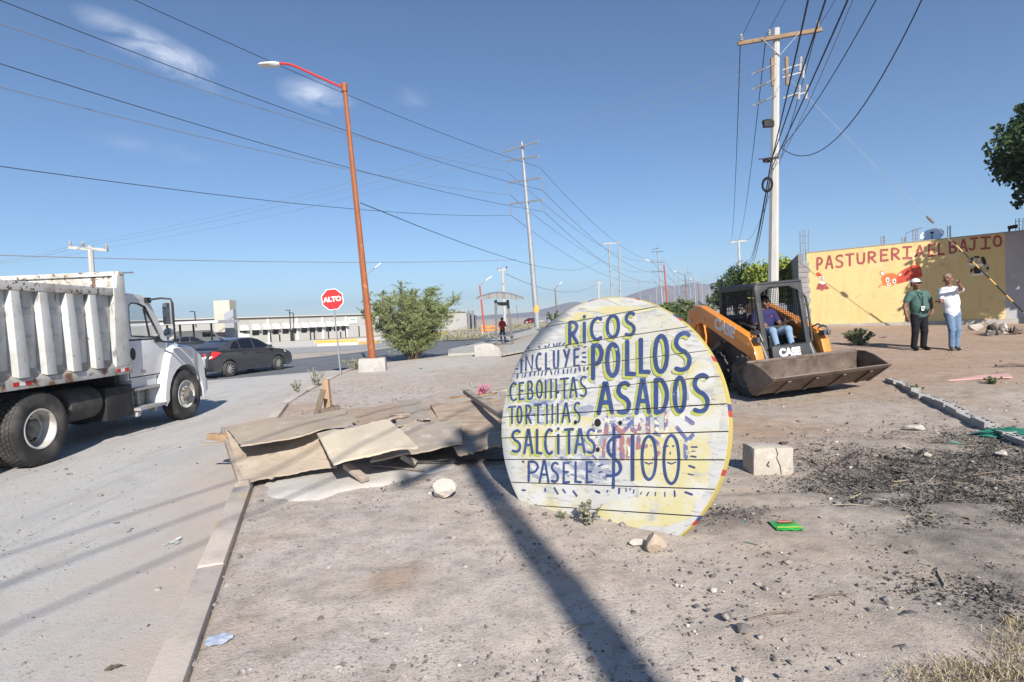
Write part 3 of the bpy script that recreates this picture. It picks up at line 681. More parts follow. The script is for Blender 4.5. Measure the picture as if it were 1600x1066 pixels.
# ================================================================== power poles
conc_pole = M('pale_concrete_pole', (.47, .46, .435), .85, [((.41, .395, .37), 2, .45, .7, 6, (3, 3, .6)), ((.38, .36, .34), 5, .62, .75)], spec=.2)
arm_wood = M('crossarm_wood', (.27, .185, .12), .9, [((.19, .13, .085), 5, .45, .7)])
ceramic = M('insulator_grey', (.38, .37, .36), .35, spec=.5)
def insulator(b, p, h=.16, r=.07):
    p = Vector(p); prof = [(0, .02)]
    for i in range(3): prof += [(h * (i + .2) / 3, r * (1 - .12 * i)), (h * (i + .75) / 3, r * .5)]
    prof += [(h, .02)]
    b.lathe(p, (0, 0, 1), prof, 10)
def main_pole(name, label, base, top, arm_l, arm_r, full=True):
    base, top = Vector(base), Vector(top); t = thing(name, label, 'utility pole', base)
    b = MB(); d = top - base; b.tube([(0, 0, -.2), d * .5, d], [.20, .155, .115], 8); part(b, 'pole', conc_pole, t)
    a, c = Vector(arm_l) - base, Vector(arm_r) - base
    b = MB(); off = Vector((0, -.16, 0)); b.beam(a + off, c + off, .10, .13); part(b, 'crossarm', arm_wood, t, bevel=.01)
    b = MB(); m = (a + c) / 2
    for e in (a, c): b.beam(m.lerp(e, .45) + off * 1.5, m + off * .8 + Vector((0, 0, -.62)), .04, .012)
    part(b, 'arm_brace', galv, t)
    ux = (c - a).normalized(); u = Vector((0, 0, .07))
    for f in (.045, .38, .955):
        b = MB(); insulator(b, a.lerp(c, f) + u + off, .24, .075); part(b, 'insulator', ceramic, t)
    if full:
        b = MB()
        for i, (x, z) in enumerate(((-.26, -1.15), (.24, -1.15))):
            b.box(m + Vector((x, -.12, z)), (.10, .08, .95))
        part(b, 'bracket', arm_wood, t, bevel=.01)
        for i, dz in enumerate((-.9, -1.4, -1.95)):
            b = MB(); p0 = m + Vector((-.16, -.15, dz)); p1 = p0 + Vector((-.95, -.25, -.42)); b.cyl(p0, p1, .018, n=6)
            for k in range(5): b.lathe(p0.lerp(p1, .45 + .09 * k), p1 - p0, [(-.02, .02), (0, .055), (.02, .02)], 8)
            part(b, 'strain_insulator', steel, t)
        for i, (dx, dz) in enumerate(((.62, -1.0), (.72, -1.25), (.55, -1.95), (.80, -1.95))):
            b = MB(); q = m + Vector((dx, -.25, dz)); b.cyl(q + Vector((0, 0, -.22)), q + Vector((.05, 0, .25)), .045, n=8); b.beam(m + Vector((.1, -.1, dz - .1)), q, .04, .04)
            insulator(b, q + Vector((.05, 0, .05)), .2, .07); part(b, 'fuse_cutout', ceramic, t)
        b = MB(); zz = (P(1203, 291, PY) - base).z
        b.lathe((-.16, -.26, zz), (.9, 1, 0), [(-.03, .13), (-.03, .19), (.03, .19), (.03, .13), (-.03, .13)], 16)
        o_ = part(b, 'cable_coil', black, t)
        for me_v in o_.data.vertices: me_v.co.z = zz + (me_v.co.z - zz) * 1.4
        b = MB(); zc = (P(1207, 250, PY) - base).z; b.lathe((0, 0, zc), (0, 0, 1), [(-.05, .17), (.05, .17)], 12)
        b.beam((-.4, -.17, zc), (.35, -.17, zc + .05), .03, .03); part(b, 'clamp', dirtyblack, t)
        b = MB(); zc = (P(1209, 190, PY) - base).z; b.lathe((0, 0, zc), (0, 0, 1), [(-.05, .16), (.05, .16)], 12); b.box((-.05, -.22, zc - .15), (.34, .14, .2)); part(b, 'junction_box', dirtyblack, t)
    return t
PY = 20.0
pt = P(1213, 45, PY); pb_ = Vector((P(1207, 440, PY).x - .05, PY, hgt(9.1, PY)))
main_pole('utility_pole', 'tall pale concrete utility pole with wooden crossarm behind the loader', pb_, pt, P(1150, 72, PY + .1), P(1280, 50, PY - .1))
main_pole('utility_pole', 'concrete utility pole standing behind the viewer, seen by its long shadow', (3.1, -7.6, 0), (3.1, -7.6, 10.2), (2.55, -8.75, 9.9), (3.65, -6.45, 9.9), False)

def pole_t(label, bx_, by_, tx_, ty_, Y, r, arm=None, mat=None, name='utility_pole', cat='utility pole', group=None):
    """simple far pole: pixel foot, pixel top, depth; arm = (x0, y0, x1, y1) pixels"""
    foot = P(bx_, by_, Y); top = P(tx_, ty_, Y); d = Vector((foot.x, Y, min(foot.z, 0) if Y < 60 else foot.z)); t = thing(name, label, cat, d, 0, group)
    b = MB(); b.tube([Vector((0, 0, -.3)), top - d], [r * 1.3, r], 7); part(b, 'pole', mat or conc_pole, t)
    if arm:
        b = MB(); a, c = P(arm[0], arm[1], Y) - d, P(arm[2], arm[3], Y) - d
        b.beam(a, c, r * 1.1, r * 1.2); part(b, 'crossarm', mat or conc_pole, t)
        for f in (.03, .36, .97):
            b = MB(); insulator(b, a.lerp(c, f) + Vector((0, 0, r * .5)), r * 2.2, r * .8); part(b, 'insulator', ceramic, t)
    return t
pole_t('pale square utility pole with crossarm rising behind the dump truck bed', 148, 500, 140.5, 384, 35, .15, (108, 387, 168, 391))
pole_t('far grey utility pole with crossarm above the dark tree', 1158, 480, 1154, 376, 79, .16, (1140, 379, 1168, 376))
pole_t('far white utility pole with short crossarm behind the bus shelter', 789, 505, 785, 420, 92, .2, (778, 423, 792, 421))
GP = 'distant poles along the highway'
pole_t('far pole with a tiny crossarm just above the round sign rim', 936, 492, 935, 440, 190, .3, (931, 443, 940, 442), group=GP)
pole_t('taller thinner of two paired far poles, with a wire arm', 958, 492, 951, 379, 150, .22, (942, 381, 968, 380), galv, group=GP)
pole_t('bare straight grey pole of the pair above the round sign', 969, 492, 968, 385, 150, .24, None, galv, group=GP)
for i, (x, y0, y1, Y) in enumerate(((1001, 486, 436, 420), (1055, 484, 420, 380), (1062, 484, 428, 420), (1087, 481, 436, 380), (1098, 480, 440, 420), (1018, 485, 462, 500), (1027, 485, 440, 420), (1110, 479, 447, 430), (1040, 484, 455, 520), (1075, 483, 450, 500))):
    pole_t('thin bare pole in the far row in front of the mountains', x, y0, x - 2, y1, Y, .26, (x - 6, y1 + 2, x + 4, y1 + 1) if i % 3 == 0 else None, galv, group='thin far poles before the mountains')

def tower(label, bxp, byp, txp, typ, Y, r, arms, band=None):
    foot = P(bxp, byp, Y); top = P(txp, typ, Y); r *= .7; t = thing('transmission_pole', label, 'power pole', foot); ends = []
    b = MB(); d = top - foot; b.tube([(0, 0, -1), d * .5, d], [r, r * .72, r * .4], 9); part(b, 'mast', galv, t)
    if band:
        b = MB(); q = d * band; b.tube([q - Vector((0, 0, .5)), q + Vector((0, 0, .5))], [r * 1.0] * 2, 9); part(b, 'yellow_band', yellowpaint, t)
    for (ax, ay, cx_, cy_, ins) in arms:
        a, c = P(ax, ay, Y + 2.4 * Y / 80), P(cx_, cy_, Y - 2.4 * Y / 80)
        b = MB(); b.beam(a - foot, c - foot, r * .42, r * .5); part(b, 'crossarm', galv, t)
        for e in (a, c):
            q = e - foot
            if ins:
                b = MB(); b.cyl(q, q - Vector((0, 0, ins)), r * .06, n=5)
                for k in range(7): b.lathe(q - Vector((0, 0, ins * (.25 + .1 * k))), (0, 0, 1), [(-.05, .02), (0, r * .26), (.05, .02)], 7)
                part(b, 'insulator_string', ceramic, t); ends.append(e - Vector((0, 0, ins)))
            else: ends.append(e)
    return ends
T1 = tower('tall grey steel transmission pole with four crossarms and yellow band', 840, 510, 815, 221, 80, .62, [(785.5, 238, 841, 221, 0), (792, 251.6, 842, 243.5, 1.5), (795, 285.5, 847, 277.4, 1.7), (797.5, 319, 849, 312, 1.6)], .095)
T2 = tower('second transmission pole with hanging arms, farther along the line', 1037, 491, 1026, 383, 205, .55, [(1019, 390, 1030, 388, 0), (1018, 394, 1037, 393, 3), (1018, 410, 1038, 410, 3), (1019, 424, 1038, 424, 3)])
T3 = tower('third transmission pole, faint and farthest away', 1082, 487, 1074, 418, 330, .5, [(1068, 427, 1080, 426, 0), (1067, 430, 1082, 429, 3), (1067, 439, 1082, 439, 3), (1068, 448, 1082, 448, 3)])

def far_lamp(label, bxp, byp, txp, typ, hx, hy, Y, r=.09, mat=None):
    foot = P(bxp, byp, Y); t = thing('street_lamp', label, 'street lamp', foot, 0, 'street lamps far along the highway')
    b = MB(); top = P(txp, typ, Y) - foot; b.tube([(0, 0, -.4), top], [r * 1.35, r], 7); part(b, 'pole', mat or M('faded_red_pole', (.42, .09, .06), .6), t)
    b = MB(); h = P(hx, hy, Y) - foot; m = top.lerp(h, .75); b.tube([top, m, h], r * .5, 6); part(b, 'arm', mat or galv, t)
    b = MB(); e = (h - top).normalized(); b.beam(h - e * .1, h + e * .75, .26, .12); part(b, 'lamp_head', whitepaint, t, bevel=.03)
far_lamp('thin red street lamp half hidden by the orange lamp post', 574, 520, 567, 434, 587, 418, 62)
far_lamp('thin red street lamp standing near the bus shelter', 757, 514, 749.5, 446, 760, 438, 66)
far_lamp('far brown street lamp between the steel pole and round sign', 870.5, 498, 867, 451, 874, 444.5, 115, .12, M('brown_pole', (.2, .14, .11), .7))
far_lamp('dark red street lamp before the mountains, its arm pointing toward the second transmission pole', 1044, 489, 1037.5, 414, 1014, 407.5, 95, .12)
far_lamp('smaller dark street lamp left of the roadside bush', 1075, 486, 1070.5, 431, 1056, 425, 135, .13, M('brown_pole'))
far_lamp('smallest street lamp close to the dark tree', 1094, 482, 1090.5, 441, 1081, 437, 190, .15, M('brown_pole'))

# ================================================================== cables
cable_m = M('black_cable', (.03, .03, .032), .6)
cable_g = M('grey_conductor', (.20, .20, .21), .5)
cable_l = M('thin_light_wire', (.22, .23, .25), .5)
def cable(label, a, c, sag, r, mat, group, mid=None, n=22, name='power_cable', cat='cable'):
    a, c = Vector(a), Vector(c); pts = []
    for i in range(n + 1):
        t = i / n; p = a.lerp(c, t); p.z -= 4 * sag * t * (1 - t); pts.append(p)
    b = MB(); b.tube(pts, r, 5); o = b.build(name, mat, loc=pts[0]); tag(o, label, cat, group); return o
GH, GL, GF = 'high voltage conductors on the transmission poles', 'cables on the concrete utility pole', 'faint low wires crossing the sky'
for e, (x, y), lab in ((3, (-110, -150), 'topmost conductor running from the tall steel pole past the lamp arm'), (5, (-140, -55), 'second conductor crossing the sky from the upper corner to the steel pole'), (7, (-140, 55), 'fourth conductor across the sky, ending on the lowest steel arm'),
                     (2, (-140, -10), 'third thin conductor below the second one'), (4, (-140, 100), 'fifth conductor, just under the fourth'), (6, (-140, 240), 'lowest of the six conductors reaching the steel pole')):
    cable(lab, P(x, y, 26), T1[e], .9, .024, cable_g if e in (2, 4) else cable_m, GH)
for e in range(2, 8):
    cable('conductor sagging from the tall steel pole toward the next transmission pole', T1[e], T2[e], 4.2, .042, cable_l if e % 2 == 0 else cable_g, GH + ' beyond')
    cable('faint conductor between the two farthest transmission poles', T2[e], T3[e], 3.5, .06, cable_l, GH + ' farthest')
for k, (x0, y0, x1, y1) in enumerate(((112, 384, 1168, 99), (124, 386, 1168, 114), (166, 387, 1168, 131))):
    cable('faint wire from the pole behind the truck up to the concrete utility pole', P(x0, y0, 35), P(x1, y1, PY), .55, .0065, cable_l, GF)
    cable('faint wire leaving the pole behind the truck out of the picture', P(x0, y0, 35), P(-60, y0 + 26, 40), .3, .008, cable_l, GF + ' at the edge')
cable('low nearly level wire crossing behind the orange lamp post', P(-90, 396, 40), P(806, 406, 88), .5, .035, cable_g, GF + ' low')
cable('drooping cable tied to the lamp post and sagging past the steel pole', P(563, 317, 20.4), P(951, 392, 150), 3.6, .016, cable_m, GF + ' lamp')
cable('fine wire slung between the shelter pole and the lone far pole', P(790, 428, 92), P(935, 442, 190), 3.0, .05, cable_l, GF + ' slung')
for lab, a, m, c in (('conductor over the crossarm tip nearest the steel poles', P(1142, 378, 79), P(1157, 62, PY), Vector((2.6, -8.7, 10.1))),
                     ('conductor over the inner insulator of the wooden crossarm', P(1152, 377, 79), P(1197, 56, PY), Vector((3.0, -7.9, 10.1))),
                     ('conductor over the crossarm tip nearest the painted wall', P(1166, 376, 79), P(1276, 47, PY), Vector((3.6, -6.5, 10.1)))):
    cable(lab + ', far span', a, m, 1.7, .016, cable_m, GL + ' far spans'); cable(lab + ', near span', m, c, .25, .009, cable_m, GL + ' near spans')
for i, (fx, fy, mx_, my_, nx, ny) in enumerate(((1167, 406, 1204, 258, 1272, -20), (1169, 410, 1205, 252, 1285, -20), (1171, 412, 1206, 262, 1293, -20))):
    cable('thick black telecom cable sagging from the concrete pole to the far pole', P(fx, fy, 79), P(mx_, my_, PY - .2), 1.3, .022, cable_m, GL + ' telecom far')
    a = P(mx_, my_, PY - .2); q = P(nx, ny, 9.0); e = a + (q - a) * 2.5; e.z = 7.4 + .25 * i
    cable('thick black telecom cable rising overhead from the concrete pole', a, Vector((-2.6 + .9 * i, -10, 8.0)), .35, .017, cable_m, GL + ' telecom near')
cable('taut black cable rising steeply from the pole clamp to the upper edge', P(1217, 236, PY - .2), P(1385, -30, 11), .25, .012, cable_m, GL)
cable('slack black cable looping down from the pole clamp beside the taut one', P(1222, 232, PY - .2), P(1468, -60, 10), 1.35, .013, cable_m, GL)
cable('thin cable from the pole top toward the upper edge', P(1219, 250, PY - .2), P(1345, -30, 11), .15, .009, cable_g, GL)
# guy wire of the concrete pole with its striped guard
ga, gb = P(1222, 112, PY - .1), P(1620, 509, 18.2)
g = thing('guy_wire', 'steel guy wire with yellow and black striped guard before the wall', 'guy wire', gb)
b = MB(); b.tube([ga - gb, (ga - gb) * .5 + Vector((0, 0, -.06)), Vector((0, 0, 0))], .008, 6); part(b, 'wire', galv, g)
def on_guy(x): return Vector().lerp(ga - gb, (1620 - x) / (1620 - 1222))
b = MB(); s = on_guy(1455); e = on_guy(1466); b.tube([s, s.lerp(e, .3), s.lerp(e, .7), e], [.03, .05, .05, .03], 8); part(b, 'strain_insulator', M('dark_ceramic', (.2, .19, .18), .4), g)
b = MB(); s, e = on_guy(1500), on_guy(1600)
for k in range(8):
    b.tube([s.lerp(e, (k + .22 * (k % 2 == 1) * -1) / 8), s.lerp(e, (k + 1 - .22 * (k % 2 == 0)) / 8)], .022, 8, mi=k % 2)
part(b, 'striped_guard', [yellowpaint, black], g)
# small stay wire and black hose on the ground near the boards
o = cable('black plastic hose lying on the ground in front of the boards', GZ(640, 722, .07), GZ(800, 718, .05), 0, .014, black, None, name='hose', cat='hose')

# ================================================================== bus shelter
def shelter():
    g = GZ(786, 538, 0.06); Y = g.y; t = thing('bus_shelter', 'grey steel bus shelter with curved ribbed roof beside the road', 'bus shelter', g)
    st = M('shelter_steel', (.15, .145, .14), .7, [((.20, .19, .18), 3, .5, .7)])
    for (xb_, xt, dy) in ((776, 774.5, 0), (801, 793, .6)):
        b = MB(); a = P(xb_, 538, Y + dy) - g; c = P(xt, 469, Y + dy) - g; a.z = -.1; b.beam(a, c, .17, .17, (0, 1, 0)); part(b, 'post', st, t, bevel=.01)
    b = MB(); b.beam(P(774, 475, Y) - g, P(795, 475, Y + .6) - g, .12, .22); part(b, 'cross_beam', st, t)
    b = MB(); b.beam(P(777, 525, Y) - g, P(801, 525, Y + .6) - g, .35, .07); part(b, 'bench', st, t)
    b = MB(); l, r_ = P(744, 469, Y) - g, P(818, 469, Y + .5) - g; n = 14; vs = []
    for i in range(n + 1):
        f = i / n; p = l.lerp(r_, f); h_ = math.sin(math.pi * f)
        for dy in (-.7, 1.1):
            for dz in (p.z + .06 * h_, p.z + .05 + .34 * h_): vs.append((p.x, p.y + dy, dz + .18 * (dy > 0)))
    fs = []
    for i in range(n):
        k = i * 4; q = k + 4
        fs += [(k, k + 2, q + 2, q), (k + 1, q + 1, q + 3, k + 3), (k, q, q + 1, k + 1), (k + 2, k + 3, q + 3, q + 2)]
    b.add(vs, fs); b.add(vs[:4], [(0, 1, 3, 2)]); b.add(vs[-4:], [(0, 2, 3, 1)])
    part(b, 'roof', M('shelter_roof', (.27, .265, .255), .6, [((.19, .185, .18), 1.5, .45, .6, 2, (9, .1, .1))]), t)
shelter()
def chunk(name, label, cat, pts2, mat, ztop, depth, loc):
    """broken block: front outline in metres extruded back, chipped"""
    b = MB(); r = random.Random(len(label))
    b.prism(pts2, lambda x, z: (x + r.uniform(-.015, .015), -depth / 2 + r.uniform(-.01, .02), z), lambda x, z: (x * .96 + r.uniform(-.02, .02), depth / 2 + r.uniform(-.02, .02), z * .97))
    return b
g = GZ(763, 556, 0)
b = chunk('', 'aa', '', [(-.62, -.05), (-.6, .52), (-.2, .58), (.2, .56), (.5, .36), (.63, .12), (.6, -.05)], concrete, .5, .7, g)
b.v = [(x + g.x, y + g.y, z + g.z) for x, y, z in b.v]; tag(b.build('concrete_block', concrete, loc=g, bevel=.03), 'large pale concrete block with sloped end near the bus shelter', 'concrete block')
# orange barrier and the two far cars are added further down

# ================================================================== warehouse across the highway
WA, WD = Vector((-35, 73, 0)), Vector((14.8, 18, 0)).normalized(); WN = Vector((WD.y, -WD.x, 0))   # faces the road
def wallpt(x, y): return plane_hit(x, y, WA, WN)
def wl_(s, out, z): return WA + WD * s + WN * out + Vector((0, 0, z))
wall_beige = M('warehouse_cream', (.44, .43, .40), .85, [((.39, .38, .355), .3, .45, .7)], coords='World')
wall_grey = M('pylon_grey', (.33, .34, .37), .8)
t = thing('warehouse', 'long low cream warehouse with a row of white window awnings', 'warehouse', wl_(0, 0, -.15))
o0 = wl_(0, 0, -.15)
def wbox(b, s0, s1, out0, out1, z0, z1, mi=0):
    q = [wl_(s, o, z) - o0 for z in (z0, z1) for s, o in ((s0, out0), (s1, out0), (s1, out1), (s0, out1))]
    b.add(q, [(3, 2, 1, 0), (4, 5, 6, 7), (0, 1, 5, 4), (1, 2, 6, 5), (2, 3, 7, 6), (3, 0, 4, 7)], mi)
b = MB(); wbox(b, -48, 42, -14, 0, -.3, 3.15); part(b, 'wall', wall_beige, t, smooth=0)
b = MB(); wbox(b, -48.2, 42.2, -14.2, .22, 3.155, 3.30); part(b, 'roof', M('roof_cream', (.50, .48, .44), .8), t, smooth=0)
b = MB(); wbox(b, -48, 42, .01, .05, 2.95, 3.15); part(b, 'eave_band', M('eave_brown', (.16, .14, .12), .8), t, smooth=0)
for x in (419, 464, 504, 541, 575, 640, 668):
    p = wallpt(x, 515); s = (p - WA).dot(WD); b = MB(); wbox(b, s - .12, s + .12, .005, .12, -.2, 2.94); part(b, 'downpipe', whitepaint, t, smooth=0)
for x in (380, 398.7, 415, 430, 445.6, 460.6, 474.7, 487.8, 500, 513, 525.5, 537.5, 590, 604, 655, 670):
    p = wallpt(x, 512); s = (p - WA).dot(WD); b = MB(); k = 7; vs = []
    for i in range(k + 1):
        a = math.pi / 2 * i / k
        for ds in (-.42, .42): vs.append(wl_(s + ds, .02 + .62 * math.sin(a), 1.55 + .72 * math.cos(a)) - o0)
    fs = [(2 * i, 2 * i + 1, 2 * i + 3, 2 * i + 2) for i in range(k)]
    b.add(vs, fs); b.add([wl_(s - .42, .02, 1.55) - o0] + vs[0::2], [tuple(range(k + 2))]); b.add([wl_(s + .42, .02, 1.55) - o0] + vs[1::2], [tuple(range(k + 2))])
    part(b, 'awning', whitepaint, t, smooth=50)
    b = MB(); wbox(b, s - .45, s + .45, .005, .03, .85, 1.6); part(b, 'window', darkglass, t, smooth=0)
b = MB(); p = wallpt(551, 505); s = (p - WA).dot(WD); wbox(b, s - .75, s + .75, .02, .10, 1.85, 2.75); part(b, 'sign_board', whitepaint, t, smooth=0)
b = MB(); wbox(b, s - .5, s + .5, .101, .106, 2.35, 2.55); part(b, 'green_strip', M('faded_green', (.25, .42, .33), .7), t, smooth=0)
b = MB(); p = wallpt(381, 525); s = (p - WA).dot(WD); wbox(b, s - .7, s + .7, .01, .06, -.15, 1.25); part(b, 'door', whitepaint, t, smooth=0)
# sign pylon and carport in front of it
Yc = 62.0
def at(x, y, Y=Yc, z=None):
    p = P(x, y, Y)
    if z is not None: p.z = z
    return p
a, c = at(333, 470), at(358, 470); t = thing('sign_pylon', 'tall cream pylon with a slanted grey fin beside the carport', 'pylon', (a.x, Yc, -.15))
o_ = Vector((a.x, Yc, -.15))
b = MB(); b.bx(0, c.x - a.x, 0, 1.5, -.1, a.z + .15); part(b, 'tower', M('pylon_cream', (.50, .47, .40), .85), t, smooth=0)
f0, f1, f2 = at(350, 490, Yc - .6), at(364, 483, Yc - .6), at(364, 530, Yc - .6)
b = MB(); b.add([(f0.x - o_.x, -.62, -.1), (f1.x - o_.x, -.62, -.1), (f1.x - o_.x, -.62, f1.z + .15), (f0.x - o_.x, -.62, f0.z + .15), (f0.x - o_.x, -.05, -.1), (f1.x - o_.x, -.05, -.1), (f1.x - o_.x, -.05, f1.z + .15), (f0.x - o_.x, -.05, f0.z + .15)],
      [(3, 2, 1, 0), (4, 5, 6, 7), (0, 1, 5, 4), (1, 2, 6, 5), (2, 3, 7, 6), (3, 0, 4, 7)]); part(b, 'fin', wall_grey, t, smooth=0)
l, r_ = at(240, 508, 58), at(358, 504, 58); t = thing('carport', 'flat roofed carport on thin black posts before the warehouse', 'carport', (l.x, 58, -.15)); o_ = Vector((l.x, 58, -.15))
b = MB(); b.bx(-1, r_.x - l.x, -2.2, 2.2, r_.z + .15, r_.z + .4); part(b, 'roof', M('carport_white', (.6, .6, .6), .7), t, smooth=0)
for x in (262, 282, 303, 331):
    q = at(x, 520, 57) - o_; b = MB(); b.bx(q.x - .07, q.x + .07, -1.1, -.96, -.1, r_.z + .149); part(b, 'post', black, t, smooth=0)
# end block with dark columns
a, c = P(690, 490, 108), P(742, 490, 108); t = thing('office_block', 'pale office block with dark columns at the warehouse end', 'building', (a.x, 108, -.15))
b = MB(); b.bx(0, (c.x - a.x) * .82, 0, 6, -.1, 3.1); part(b, 'wall', M('office_grey', (.36, .36, .35), .85), t, smooth=0)
b = MB(); b.bx((c.x - a.x) * .82 + .01, c.x - a.x, .3, 5, -.1, 2.6); part(b, 'glass_end', darkglass, t, smooth=0)
for f in (.62, .78, .9):
    b = MB(); b.bx((c.x - a.x) * f, (c.x - a.x) * f + .42, -.5, -.01, -.1, 3.5); part(b, 'column', M('column_dark', (.20, .20, .21), .8), t, smooth=0)
# thin light poles in the warehouse yard
for (x, y0, y1, Y, lab) in ((304, 505, 487, 64, 'thin black yard light rising beside the cream pylon'), (452.5, 535, 485, 70, 'taller of two thin yard lights before the warehouse'), (458, 535, 489, 71, 'shorter of two thin yard lights before the warehouse'), (807, 498, 478, 200, 'tiny lone mast beyond the bus shelter')):
    f = P(x + 2, y0, Y); tp = P(x, y1, Y); t = thing('light_pole', lab, 'light pole', f); b = MB(); b.tube([Vector((0, 0, -.5)), tp - f], .06, 6); part(b, 'mast', dirtyblack, t)
    b = MB(); q = tp - f; b.beam(q, q + Vector((-.5, 0, .03)), .18, .09); part(b, 'lamp_head', dirtyblack, t)
for x, h in ((410, .9), (443, 1.15), (444.5, 1.0), (472, .9), (478, .7), (500, 1.1), (527, 1.0), (548, 1.2), (424, .6), (519, .5)):
    p = wallpt(x, 530) + WN * 2.2; t = MB(); t.bx(p.x - .07, p.x + .07, p.y - .07, p.y + .07, -.2, h + .2); t.bx(p.x - .09, p.x + .09, p.y - .09, p.y + .09, h + .2, h + .24)
    tag(t.build('fence_post', dirtyblack, loc=(p.x, p.y, -.15), smooth=0), 'thin dark post standing along the front of the cream warehouse', 'post', 'posts along the warehouse front')
# ================================================================== painted strokes without overlapping faces
def strip_polys(pts, w, closed=False, wob=.05):
    pts = [Vector(p) for p in pts]
    if closed: pts = pts[:-1]
    k = len(pts); L, Rr = [], []
    for i, p in enumerate(pts):
        a = pts[i - 1] if (i > 0 or closed) else None; c = pts[(i + 1) % k] if (i < k - 1 or closed) else None
        d1 = (p - a).normalized() if a is not None else (c - p).normalized(); d2 = (c - p).normalized() if c is not None else d1
        d = (d1 + d2); d = d.normalized() if d.length > .2 else d1
        nn = Vector((-d.y, d.x)); m = 1 / max(.55, abs(nn.dot(Vector((-d1.y, d1.x))))); ww = w * (1 + rng.uniform(-wob, wob)) / 2 * m
        L.append(p + nn * ww); Rr.append(p - nn * ww)
    out = []
    for i in range(k if closed else k - 1):
        j = (i + 1) % k; out.append([L[i], Rr[i], Rr[j], L[j]])
    if not closed:
        for p, q, l, r_ in ((pts[0], pts[1], L[0], Rr[0]), (pts[-1], pts[-2], Rr[-1], L[-1])):
            d = (p - q).normalized(); h = (l - r_).length / 2 * .75
            out.append([l, l + d * h * .55 + (p - l) * .18, p + d * h + (l - p) * .25, p + d * h + (r_ - p) * .25, r_ + d * h * .55 + (p - r_) * .18, r_])
    return out
def glyph_strokes(ch, x0, y0, x1, y1, slope=0.0):
    for kind, pts in GLYPH[ch]:
        q = catmull(pts, 6, kind == 'o') if kind in 'co' else list(pts)
        yield [(x0 + u * (x1 - x0), y1 - v * (y1 - y0) - slope * u * (x1 - x0)) for u, v in q], kind == 'o'

# ================================================================== round sign: end disc of a wooden cable reel
DC, DYAW, DLEAN, DR, DROT = Vector((.7133, 4.8547, .7624)), .71323, .2445, 1.108, R(7.2)
da = Vector((math.cos(DYAW), -math.sin(DYAW), 0)); dn0 = Vector((-math.sin(DYAW), -math.cos(DYAW), 0))
db = Vector((0, 0, 1)) * math.cos(DLEAN) - dn0 * math.sin(DLEAN); dn = da.cross(db)
du = da * math.cos(DROT) + db * math.sin(DROT); dv = db * math.cos(DROT) - da * math.sin(DROT)
def d3(u, v, out=0.0): return du * u + dv * v + dn * out
def duv(x, y):
    q = plane_hit(x, y, DC, dn) - DC; return Vector((q.dot(du), q.dot(dv)))
PL = [-1.2, -.925, -.719, -.522, -.311, -.107, .097, .306, .515, .725, .937, 1.2]
sign_white = M('sign_whitewash', (.51, .505, .485), .8, [((.54, .48, .25), 1.25, .50, .66, 6, (1, 1, 1)), ((.56, .555, .54), 2.6, .49, .63, 7), ((.34, .355, .39), 2.9, .54, .70, 8, (1, 1, 2)), ((.38, .36, .32), 6, .54, .66, 9, (1, 1, 6)), ((.17, .15, .13), 9, .63, .69, 9, (1, 1, 5))],
               [(7, .25, .008, (1, 1, 9))], spec=.2)
sign_yellow = M('sign_yellow_wash', (.56, .50, .27), .8, [((.57, .56, .53), 2.2, .46, .60, 8, (1, 1, 1.5)), ((.37, .37, .37), 4.5, .58, .72, 8, (1, 1, 2)), ((.22, .19, .165), 11, .64, .70, 9, (1, 1, 5))], [(7, .25, .008, (1, 1, 9))], spec=.2)
sign_blue = M('sign_blue_paint', (.040, .066, .175), .7, [((.070, .105, .24), 5, .5, .68, 7), ((.42, .44, .48), 14, .68, .72, 9)], spec=.25)
sign_lime = M('sign_lime_paint', (.38, .41, .085), .75, [((.48, .48, .22), 5, .5, .7, 7), ((.58, .58, .52), 11, .60, .66, 9)], spec=.2)
sign_old = M('sign_faded_red_blue', (.36, .17, .17), .85, [((.13, .15, .30), 6, .47, .56, 8), ((.70, .66, .52), 8, .54, .60, 9)], spec=.15)
sign_smear = M('sign_blue_smear', (.29, .31, .37), .85, [((.56, .555, .54), 5, .46, .55, 9, (1, 1, 2.5)), ((.13, .16, .25), 8, .57, .64, 9, (1, 1, 3)), ((.08, .08, .09), 14, .62, .68, 9, (1, 1, 3))], spec=.15)
rim_y = M('rim_yellow', (.48, .39, .12), .8, [((.42, .36, .24), 8, .55, .68)], spec=.2)
rim_r = M('rim_red', (.42, .06, .045), .8); rim_b = M('rim_blue', (.06, .08, .20), .8)
t = thing('cable_reel_sign', 'round white plank sign lettered in blue, stuck in the dirt', 'sign', DC)
PT = .035
def arc_plank(v0, v1, r):
    out = []
    v0c, v1c = max(v0, -r * .9999), min(v1, r * .9999); k = 10
    for i in range(k + 1):
        v = v0c + (v1c - v0c) * i / k; out.append((math.sqrt(max(0, r * r - v * v)), v))
    for i in range(k, -1, -1):
        v = v0c + (v1c - v0c) * i / k; out.append((-math.sqrt(max(0, r * r - v * v)), v))
    return out
b = MB()
for i in range(len(PL) - 1):
    g0 = rng.uniform(.0025, .005); pr = rng.uniform(0, .003)
    poly = arc_plank(PL[i] + g0, PL[i + 1] - g0, DR - rng.uniform(0, .006))
    b.prism(poly, lambda u, v: d3(u, v, -PT), lambda u, v: d3(u, v, pr))
part(b, 'plank_face', sign_white, t, smooth=0)
b = MB()
b.prism([(math.cos(2 * math.pi * i / 72) * (DR - .012), math.sin(2 * math.pi * i / 72) * (DR - .012)) for i in range(72)], lambda u, v: d3(u, v, -.075), lambda u, v: d3(u, v, -PT - .002))
part(b, 'backing', wood_dark, t, smooth=0)
b = MB(); NS = 144
